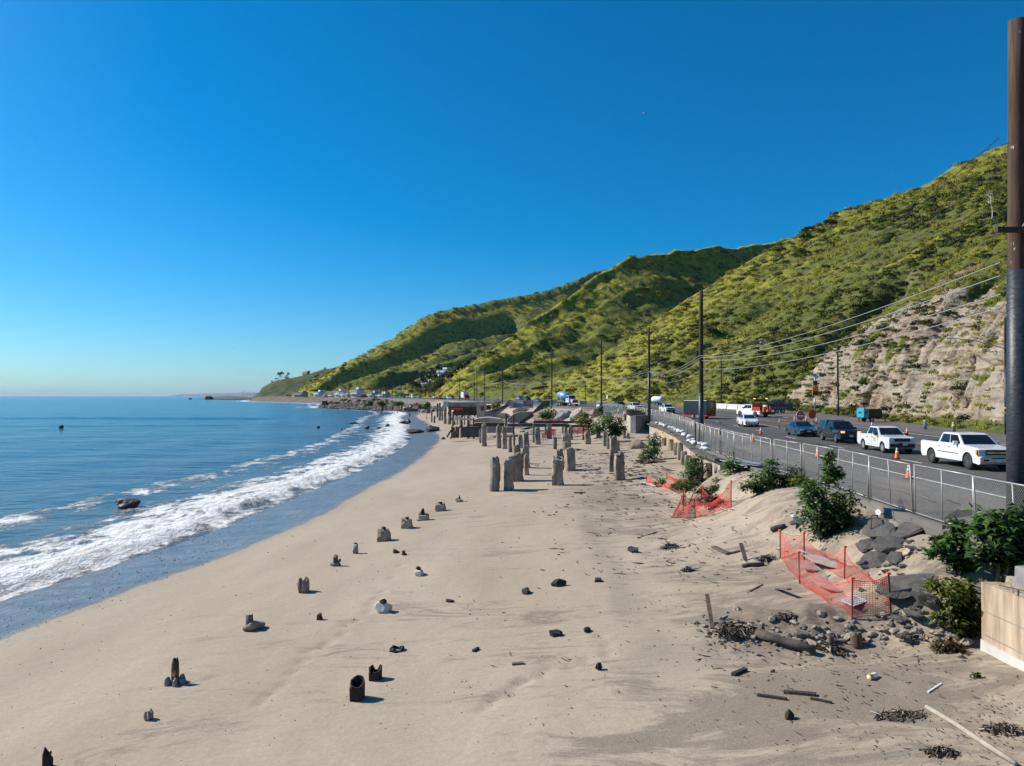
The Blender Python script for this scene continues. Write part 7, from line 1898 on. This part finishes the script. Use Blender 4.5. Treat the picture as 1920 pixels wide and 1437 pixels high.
r = thing('low_wall', 'pale blue grey low walls and steps above the leaning slabs', 'ruin', at_y(968, 764, 168), 0, RG)
wbox(r, 'wall', 961, 981, 755.5, 763.5, 168, 0.5, BLUEG); wbox(r, 'pier', 951, 962, 749.5, 763, 167, 2.0, BLUEG); wbox(r, 'wall', 981, 1000, 752, 764, 169, 0.4, SLABM); wbox(r, 'ledge', 955, 1000, 763.7, 766, 166, 3.0, CREAM)
r = thing('broken_deck', 'broken tan concrete deck slab sagging on short piles', 'ruin', at_y(918, 795, 124), 0, RG)
slant(r, 'deck', [(888,788),(897,784.5),(915,783),(938,786),(946,791),(944,794),(915,793),(890,792)], 122, 5.0, CREAM); wbox(r, 'joist', 890, 945, 793.5, 796, 123, 0.4, DARKC)
for x in (893, 905, 918, 931, 942): wbox(r, 'deck_pile', x-1.2, x+1.2, 794, 808, 124, 0.3, BROWNW)
wbox(r, 'deck_shade_panel', 889, 945, 795, 806, 128, 0.5, DARKC)  # dark panel added to paint the shade under the deck
r = thing('bulkhead_frame', 'brown plank bulkhead with a white cross beam and slanting braces', 'ruin', at_y(866, 822, 117), 0, RG)
for k in range(6): wbox(r, 'plank', 846+2.6*k, 848.3+2.6*k, 800+(k % 3), 822-(k % 2), 117, 0.15, BROWNW, jit=0.04)
wbox(r, 'cross_beam', 851, 886, 783.8, 787.5, 116.7, 0.25, PALEC, tilt=0.09)
obj('brace', MB().bar(at_y(844,823,116.4)-r.location, at_y(863,799,116.6)-r.location, 0.25), BROWNW, r); obj('brace', MB().bar(at_y(838,820,116.4)-r.location, at_y(846,807,116.4)-r.location, 0.25), CHAR, r)
obj('brace', MB().bar(at_y(840,774,117.5)-r.location, at_y(853,796,117)-r.location, 0.2), DRIFT, r)
for x in (853, 857, 861, 866, 871, 877, 883): wbox(r, 'picket', x-0.7, x+0.7, 777.5, 797, 119, 0.2, BROWNW)
wbox(r, 'frame_shade_panel', 866, 900, 800, 820, 121, 0.4, DARKC)  # dark panel standing in for shade behind the frame
for px0, px1, py0, py1, Y, lab in ((1000,1103,789.5,794,112,'long dark grey beam lying across behind the red nets'),(951,1060,794.5,800.5,110,'second long beam lying lower in front of the first'),(912,960,801,812,113,'thick round edged beam left of the rubble slabs'),(1060,1104,797,802,113,'short dark beam behind the red barrier')):
    a, b = at_y(px0, (py0+py1)/2, Y), at_y(px1, (py0+py1)/2, Y+2); a.z = max(a.z, float(sandZ(a.x,a.y))+0.1); b.z = max(b.z, float(sandZ(b.x,b.y))+0.1); c = (a+b)/2
    tag(obj('fallen_beam', MB().bar(a-c, b-c, 0.5, h=(py1-py0)/FPX*Y), DARKC if py0 < 798 else GREYC2, None, loc=c, bevel=0.05), lab, 'beam', RG)
for i, (px, py, w, d, rz, tx, ty, lab) in enumerate(((986,802,2.6,2.0,0.3,0.1,0.25,'upper grey slab of the rubble pile in front of the beams'),(990,808,2.8,2.2,0.9,-0.1,-0.2,'middle grey slab of the rubble pile'),(996,815,2.4,1.8,0.2,0.15,0.1,'lowest grey slab of the rubble pile'),(1062,800,2.0,1.2,0.2,0.2,0.3,'pale slab leaning beside the long beams'))):
    slab(px, py, w, d, 0.35, lab, rz, tx, ty, 0.35+0.25*(2-i if i < 3 else 0), GREYC2, 'rubble_slab', 'slab', RG)
def flat_net(px0, px1, py0, py1, Y, lab, cell=0.12):
    a, b = at_y(px0, py1, Y), at_y(px1, py0, Y); c = Vector((a.x, Y, a.z)); W_, H_ = b.x-a.x, b.z-a.z
    r = thing('safety_net', lab, 'safety net', c, 0, 'red safety nets among the ruins'); mb = MB(); n = int(W_/cell); m = max(3, int(H_/cell))
    f = lambda u, v: Vector((W_*u, 0.25*math.sin(u*11)*(0.3+v), H_*v*(1-0.12*math.sin(u*7)**2)))
    for i in range(n+1):
        for j in range(m): p, q = f(i/n, j/m), f(i/n, (j+1)/m); mb.add([p+Vector((-0.03,0,0)), p+Vector((0.03,0,0)), q+Vector((0.03,0,0)), q+Vector((-0.03,0,0))], [(0,1,2,3)])
    for j in range(m+1):
        for i in range(n): p, q = f(i/n, j/m), f((i+1)/n, j/m); mb.add([p+Vector((0,0,-0.03)), q+Vector((0,0,-0.03)), q+Vector((0,0,0.03)), p+Vector((0,0,0.03))], [(0,1,2,3)])
    obj('net', mb, NET, r)
    for u in (0, 0.33, 0.66, 1): obj('post', MB().bar(f(u,0)-Vector((0,0,0.5)), f(u,1)+Vector((0,0,0.1)), 0.06), CHAR, r)
flat_net(1002,1024,786,792,121,'low red net left of the round bush in the ruins'); flat_net(1031,1056,786.5,792,119,'low red net right of the round bush in the ruins'); flat_net(1073,1104,802.5,813,101,'upright red net standing before the wide pale pile'); flat_net(1031,1041,805,816,104,'small red net standing behind the dark burnt tip pile'); flat_net(1016,1026,812,821,100,'crumpled red net lying on the sand near the pointed pile'); flat_net(776,792,757.5,760.5,235,'thin strip of red net far left above the old seawall')
# curved planter by the dark pole
r = thing('concrete_planter', 'grey curved concrete planter wall with a pale side below the dark pole', 'planter', at_y(1190, 818, 104), 0, RG)
o0 = r.location
pts = [(1170.5,104.8),(1182,101.2),(1192,100.6),(1203,101.4),(1214,103.4),(1217,106.5)]
tops = [775.5, 781, 779.5, 779, 779.5, 780.5]; bots = [815, 820, 821, 820.5, 818, 814]
V = [at_y(p, b, y)-o0 for (p, y), b in zip(pts, bots)] + [at_y(p, t, y)-o0 for (p, y), t in zip(pts, tops)]
n = len(pts); back = [v + Vector((0.25, 1.2, 0)) for v in V]
side = MB().add([V[0], V[1], V[n+1], V[n], back[0], back[1], back[n+1], back[n]], [(0,1,2,3),(7,6,5,4),(3,2,6,7)]); obj('side_wall', side, CREAM, r)
cur = MB().add(V[1:n] + V[n+1:] + back[1:n] + back[n+1:], [(i,i+1,n-1+i+1,n-1+i) for i in range(n-2)] + [(n-1+i,n-1+i+1,3*(n-1)+i+1,3*(n-1)+i) for i in range(n-2)]); obj('curved_wall', cur, M('planter_render', (0.26,0.245,0.25), 0.85, var=0.45, scale=0.8, bmp=0.02), r)
wbox(r, 'soil', 1174, 1212, 774, 781, 103.2, 2.5, DIRT, jit=0.15); wbox(r, 'brown_panel', 1171, 1186, 776, 789, 103.6, 0.2, BROWNW)
shrub('dry weedy plants growing on top of the planter', [(1183,772,12,5),(1200,773,8,3)], 104.5, 0.3, 260, LEAFB, 2, name='weed_clump', group=SG)
# earth and stone banks by the road
def heap(px, py, w, h, lab, mat=DIRT, d=0.7):
    p = on_sand(px, py); s = p.y/FPX
    return tag(obj('earth_heap', MB().rock((0,0,0), (w*s/2, w*s/2*d, h*s), int(px), 4, 0.16), mat, None, True, loc=p), lab, 'earth heap', 'heaps of earth below the road')
heap(1055,786,46,16,'grey gravel heap right of the round bush in the ruins',GREYC2); heap(1082,784,40,18,'cream earth bank behind the airy bush',CREAM); heap(1010,782,40,12,'brown earth mound left of the round bush in the ruins'); heap(1195,840,54,16,'brown earth heap below the curved planter'); heap(1215,850,40,12,'brown earth slope at the far end of the cream wall'); heap(980,772,50,10,'pale rubble earth under the low blue grey walls',CREAM); heap(1117,782,24,16,'brown earth mound behind the big rounded bush')
heap(800,770,40,9,'rubble and earth bank at the left end of the ruins',GREYC2); heap(770,768,50,8,'low earth bank above the old seawall'); heap(880,772,60,12,'earth under the ruined grey floor'); heap(935,785,60,10,'dark earth under the broken deck',DARKC)
# metal railing above the ruins
r = thing('metal_railing', 'pale metal railing along the road edge above the ruined floor', 'railing', at_y(880, 756, 210), 0, RG)
mb = MB()
for k in range(13):
    p = at_y(880+3.4*k, 756, 210+1.5*k) - r.location; q = at_y(880+3.4*k, 746, 210+1.5*k) - r.location
    obj('post', MB().bar(p, q, 0.09), GALV, r)
    if k: obj('rail', MB().bar(pq[1], q, 0.08).bar((pq[0]+pq[1])/2, (p+q)/2, 0.07), GALV, r)
    pq = (p, q)
wbox(r, 'low_wall', 838, 922, 754.5, 757.5, 212, 0.5, SLABM)
# person at the water edge
p = on_sand(768, 783.5)
me = bpy.data.meshes.new('person')
J = [(0,0,0.95),(0,0,1.2),(0,0,1.45),(0,0,1.56),(0,0.02,1.70),(0.10,0,0.9),(0.12,0.02,0.5),(0.13,0,0.06),(0.13,-0.12,0.03),(-0.10,0,0.9),(-0.13,-0.03,0.5),(-0.15,0.05,0.06),(-0.15,-0.08,0.03),(0.2,0,1.42),(0.26,0.02,1.15),(0.25,-0.12,0.95),(-0.2,0,1.42),(-0.27,0,1.15),(-0.22,-0.2,1.05)]
E_ = [(0,1),(1,2),(2,3),(3,4),(0,5),(5,6),(6,7),(7,8),(0,9),(9,10),(10,11),(11,12),(2,13),(13,14),(14,15),(2,16),(16,17),(17,18)]
me.from_pydata(J, E_, []); po = bpy.data.objects.new('person', me); COL.objects.link(po); po.location = p
sk = po.modifiers.new('skin', 'SKIN'); rad = [0.15,0.14,0.16,0.065,0.10,0.10,0.07,0.05,0.045,0.10,0.07,0.05,0.045,0.07,0.05,0.035,0.07,0.05,0.035]
for v, q in zip(me.skin_vertices[0].data, rad): v.radius = (q, q)
me.skin_vertices[0].data[0].use_root = True
po.modifiers.new('sub', 'SUBSURF').levels = 1
me.materials.append(M('dark_clothes', (0.03,0.035,0.05), 0.8, var=0.3)); tag(po, 'person in dark clothes standing at the water edge far down the beach', 'person')
# riprap point
def riprap():
    rg = random.Random(3); mb = MB(); pp = []
    for k in range(2200):
        t = rg.random(); px = 600 + 235*t; pp.append((px, 768 + 4*math.sin(t*3.0) + 2*t - abs(rg.gauss(0, 3.0 + 6.5*math.sin(math.pi*min(1, t*1.15))))))
    for c in on_sand_many([q[0] for q in pp], [q[1] for q in pp]):
        s = rg.uniform(0.35, 1.25)*min(1.6, max(0.7, c.y/350))
        if c.y < 900: mb.rock((c.x, c.y, max(c.z, 0) + 0.2*s), (s, s*0.9, s*0.75), rg.randrange(999), 1, 0.25)
    tag(obj('riprap_boulders', mb, M('riprap_stone', (0.20,0.165,0.135), 0.95, var=0.75, scale=0.25)), kind='stuff')
riprap()
sw = thing('old_seawall', 'dark broken end of a seawall standing in the water at the stony point', 'seawall', at_y(607, 759, 500)); wbox(sw, 'wall_end', 603, 611, 751.5, 759.5, 500, 4, DARKC, jit=0.5); wbox(sw, 'wall_run', 609, 633, 755, 758.5, 505, 3, DARKC, jit=0.2)
sw = thing('old_seawall', 'dark low seawall below the stony point at the end of the beach', 'seawall', at_y(775, 772, 300)); wbox(sw, 'wall_run', 757, 783, 766, 771.5, 298, 2, DARKC, jit=0.2); wbox(sw, 'wall_run', 783, 800, 760, 768, 296, 3, DARKC, jit=0.3)
def ruined_pier():
    r = thing('ruined_foundation', 'row of grey broken concrete foundation posts on the stony point', 'ruin', at_y(730, 768, 360), 0, RG); rg = random.Random(8)
    for k in range(12): wbox(r, 'foundation_post', 716+6*k, 719+6*k+rg.uniform(-1,1), 761+rg.uniform(-2,2), 770, 352+rg.uniform(-4,4), 1.0, CREAM if k % 3 else DARKC, jit=0.25)
ruined_pier()
for k, (px, py, rx) in enumerate(((745,757,14),(715,757,11),(690,757,10),(662,752,12),(800,760,10))):
    shrub(('dark green bush on the stony point near the far white van', 'green bush in the middle of the stony point', 'low green bush left on the stony point', 'bush behind the far white houses', 'bush on the bank left of the ruined floor')[k], [(px,py,rx,4.5)], 330 if k < 3 else 520 if k == 3 else 230, 0.9 if k != 4 else 0.6, 260, LEAFY if k % 2 else LEAFG, 2, group='bushes on the stony point')

# ================================================================== FAR HOUSES, PALMS, MASTS
HW = M('white_house_wall', (0.80,0.80,0.78), 0.8, var=0.12, scale=0.3); HT = M('tan_house_wall', (0.48,0.42,0.35), 0.8, var=0.2, scale=0.3); HG = M('grey_house_wall', (0.33,0.35,0.37), 0.8, var=0.2, scale=0.3); HR = M('red_house_wall', (0.36,0.06,0.05), 0.8, var=0.2, scale=0.3); HB = M('pale_blue_wall', (0.45,0.55,0.66), 0.8, var=0.15, scale=0.3)
ROOFG = M('grey_roof', (0.22,0.22,0.23), 0.85, var=0.2, scale=0.5); ROOFR = M('red_tile_roof', (0.40,0.15,0.09), 0.85, var=0.25, scale=0.5)
def house(px0, px1, py0, py1, Y, label, wall=HW, roof='flat', roofm=ROOFG, storeys=2, stilts=False, depth=9):
    a, b = at_y(px0, py1, Y), at_y(px1, py0, Y); W_, H_ = (b.x-a.x)*1.12, (b.z-a.z)*1.12
    r = thing('house', label, 'house', ((a.x+b.x)/2, Y, a.z), rnd.uniform(-0.95,-0.65), 'houses along the far shore')
    z0 = H_*0.22 if stilts else 0; hr = H_*0.25 if roof == 'gable' else 0.5
    w = obj('wall', MB().box((0, depth/2, z0+(H_-z0-hr)/2 - (0 if stilts else 1)), (W_, depth, H_-z0-hr + (0 if stilts else 2))), wall, r)
    top = H_-hr
    if roof == 'gable': obj('roof', MB().prism([(-W_/2-0.6, top),(W_/2+0.6, top),(W_*0.1, H_)], -0.6, depth+0.6), roofm, r)
    else: obj('roof', MB().box((0, depth/2, top+0.25), (W_+0.8, depth+0.8, 0.5)), roofm, r); obj('upper_storey', MB().box((W_*0.16, depth/2+1, top+0.5+1.0), (W_*0.5, depth*0.6, 2.0)), wall, r)
    n = max(2, int(W_/3.2))
    for s in range(storeys):
        zz = z0 + (top-z0)*(s+0.5)/storeys
        for k in range(n):
            wn = obj('window', MB().box((-W_/2 + W_*(k+0.5)/n, -0.03, zz), (W_/n*0.62, 0.12, (top-z0)/storeys*0.5)), wall, r); obj('pane', MB().box((-W_/2 + W_*(k+0.5)/n, -0.11, zz), (W_/n*0.52, 0.06, (top-z0)/storeys*0.42)), GLASS, wn)
    obj('balcony', MB().box((0, -0.9, z0+(top-z0)*0.5), (W_*0.9, 1.6, 0.2)).box((0, -1.65, z0+(top-z0)*0.5+0.5), (W_*0.9, 0.08, 0.8)), wall, r)
    if stilts:
        for k in range(n+1): obj('stilt', MB().box((-W_/2 + W_*k/n, 0.4, z0/2 - 1), (0.4, 0.4, z0+2)), DARKC, r)
    return r
for a in ((545,571,737,747,900,'grey white beach house on stilts, farthest left of the shore houses',HT,'flat',ROOFG,1,True),(585,601,736,746,860,'white beach house on stilts second from the left',HW,'flat',ROOFG,2,True),
    (603,614,739,749,800,'low grey white house third from the left on the shore',HG,'gable',ROOFG,1,True),(614,625,737.5,748,780,'white house with a pitched roof fourth from the left',HW,'gable',ROOFG,2,True),(625,638,734.5,745.5,760,'white two storey house in the middle of the shore row',HW),
    (638,647,735.5,745,750,'narrow white house just right of the middle of the row',HW,'gable',ROOFG),(647,655,737,745,740,'small pale house left of the tallest white one',HT,'flat',ROOFG,1),(655,672,732,746,720,'tallest white house of the shore row with a stepped top',HW),
    (672,683,738.5,745.5,700,'low dark red house right of the tallest white one',HR,'gable',ROOFG,1),(686,702,738,745,690,'pale blue building left of the line of traffic',HB,'flat',ROOFG,1),(703,722,739.5,746,660,'low white building among the bare trunks',HW,'flat',ROOFG,1),
    (564,578,698.5,706,1800,'pale flat roofed house on top of the far headland',HT,'flat',ROOFG,1),(528,538,707,714,1790,'white house with a red roof on the far headland',HW,'gable',ROOFR,1),
    (817,838,694,702.5,690,'white flat house on the slope above the palms',HW,'flat',ROOFG,1),(850,859,694,699.5,700,'small white house right of the flat one on the slope',HW,'flat',ROOFG,1),(787,809,716.5,723,600,'pale blue long house among dark palms at the valley mouth',HB,'flat',ROOFG,1)):
    house(*a)
PALMT = M('palm_trunk', (0.12,0.095,0.075), 0.9, var=0.4, scale=1); PALML = M('palm_frond', (0.040,0.062,0.026), 0.7, var=0.5, scale=0.6)
def palm(base, h, cr, label, group, seed):
    rg = random.Random(seed); r = thing('palm_tree', label, 'palm tree', base, rg.uniform(0,6), group)
    lx = rg.uniform(-0.05,0.05)*h
    obj('trunk', MB().tube([(0,0,-1),(lx*0.4,0,h*0.5),(lx,0,h)], [0.03*h,0.02*h,0.016*h], 6), PALMT, r)
    mb = MB()
    for k in range(26):
        a = rg.uniform(0,6.28); e = rg.uniform(-0.7,1.1); d = Vector((math.cos(a)*math.cos(e), math.sin(a)*math.cos(e), math.sin(e))); s = d.cross(Vector((0,0,1))).normalized()*cr*0.14
        c = Vector((lx,0,h)); m = c + d*cr*0.6; t = c + d*cr - Vector((0,0,cr*0.35)); mb.add([c, m-s, t, m+s], [(0,1,2),(0,2,3)])
    obj('crown', mb, PALML, r)
for i, (x, y0, yb) in enumerate(((510,715.5,722),(517,710,716.5),(521,710,715),(523,701,713),(526,705.5,712),(529,699.5,711),(538,704.5,711),(540.5,700.5,709.5),(580,696.5,702),(595.5,692,696),(606,682,693))):
    Y = 1785 if x < 585 else 1120; b = at_y(x, yb, Y) if x < 585 else hill_at(x, yb); h = (yb-y0)/FPX*b.y
    palm(b, h*1.0, h*0.42 if x != 606 else h*0.32, ('short palm lowest on the far headland slope','second palm up the far headland slope','third palm up the far headland slope','tall palm left of the red roofed house','low palm beside the red roofed house','tallest palm above the red roofed house','low palm right of the red roofed house','tall palm right of the red roofed house','palm just right of the flat roofed hilltop house','palm half way along the far ridge','lone tall palm standing on the far ridge')[i], 'palms on the far ridge', i)
rgp = random.Random(21)
for i, (px, py) in enumerate(((768,722),(774,717),(780,726),(786,710),(792,721),(797,706),(803,716),(809,709),(814,720),(822,711),(772,732),(783,735),(795,732),(803,728))):
    b = hill_at(px, py + 8); palm(b, rgp.uniform(9,13), rgp.uniform(2.6,3.6), 'dark palm in the grove at the valley mouth behind the traffic', 'dark palms in the valley mouth', 40+i)
for i, (px, y0) in enumerate(((454.5,733),(458.5,732),(463,733.5),(469,733),(474.5,735))):
    b = at_y(px, 744, 2180); tag(obj('mast', MB().tube([(0,0,0),(0,0,(744-y0)/FPX*2180)], 0.38, 6), DARKC, None, loc=b), ('leftmost thin mast on the rocky far point','second thin mast from the left on the far point','middle thin mast on the rocky far point','second thin mast from the right on the far point','rightmost thin mast on the rocky far point')[i], 'mast', 'masts on the far point')
for i, px in enumerate((699,706,713,719,727,735,741,752)):
    Y = 560; b = at_y(px, 747, Y); tag(obj('dead_tree', MB().tube([(0,0,-2),(rgp.uniform(-0.4,0.4),0,6),(rgp.uniform(-0.6,0.6),0,rgp.uniform(10,15))], [0.3,0.24,0.12], 6), BROWNW, None, loc=b), 'dead bare trunk among the far buildings left of the traffic', 'dead tree', 'bare trunks among the far buildings')
# bare burnt trees on the upper right slope
def bare_tree(px, py, h, lab, mat, seed):
    b = hill_at(px, py); rg = random.Random(seed); r = thing('bare_tree', lab, 'tree', b, 0, 'burnt trees on the right hand slope'); mb = MB()
    def br(p, d, L, rr, n):
        q = p + d*L; mb.tube([p, p.lerp(q,0.5)+Vector((rg.uniform(-.08,.08)*L,rg.uniform(-.08,.08)*L,0)), q], [rr, rr*0.8, rr*0.55], 5, cap=False)
        if n:
            for _ in range(3): br(p.lerp(q, rg.uniform(0.5,1)), (d + Vector((rg.uniform(-.9,.9),rg.uniform(-.9,.9),rg.uniform(-.2,.6)))).normalized(), L*rg.uniform(0.5,0.75), rr*0.55, n-1)
    obj('trunk', MB().tube([(0,0,-0.5),(0.1,0,h*0.3)], [h*0.022,h*0.018], 6), mat, r); br(Vector((0.1,0,h*0.28)), Vector((rg.uniform(-.2,.2),0,1)).normalized(), h*0.4, h*0.016, 3); obj('branch', mb, mat, r, kind='stuff')
for px, py, h, lab, mt, sd in ((1857,412,7.5,'pale bleached bare tree high on the right slope',PALEC,1),(1842,430,6.0,'dark burnt bare tree left of the bleached one',CHAR,2),(1815,440,5.5,'dark burnt bare tree among brown twigs',CHAR,3),(1790,452,4.5,'small bare grey tree lowest of the burnt ones',DRIFT,4),(1868,395,5,'dark burnt tree highest on the right slope',CHAR,5)):
    bare_tree(px, py, h, lab, mt, sd)
tag(obj('ridge_bush', tuft(220, 9, 2.4, 3.0, 1.1, 0.35), DARKM, None, loc=hill_at(1553,418)), 'round dark bush standing on the skyline of the right hill', 'bush')
# birds
for px, py, Y, lab in ((1207,212,120,'tiny gull high in the blue sky above the hills'),(437,653,160,'tiny gull low over the sea left of the headland')):
    c = at_y(px, py, Y); b = thing('gull', lab, 'bird', c, 0.5)
    obj('body', MB().rock((0,0,0),(0.22,0.07,0.06), 3, 2, 0.05), REFLW, b); obj('wing', MB().add([(0.08,0,0.02),(-0.08,0,0.02),(-0.12,0.55,0.12),(0.0,0.6,0.12),(-0.1,-0.55,0.12),(0.02,-0.6,0.12)],[(0,1,2,3),(0,5,4,1)]), GREYC, b)
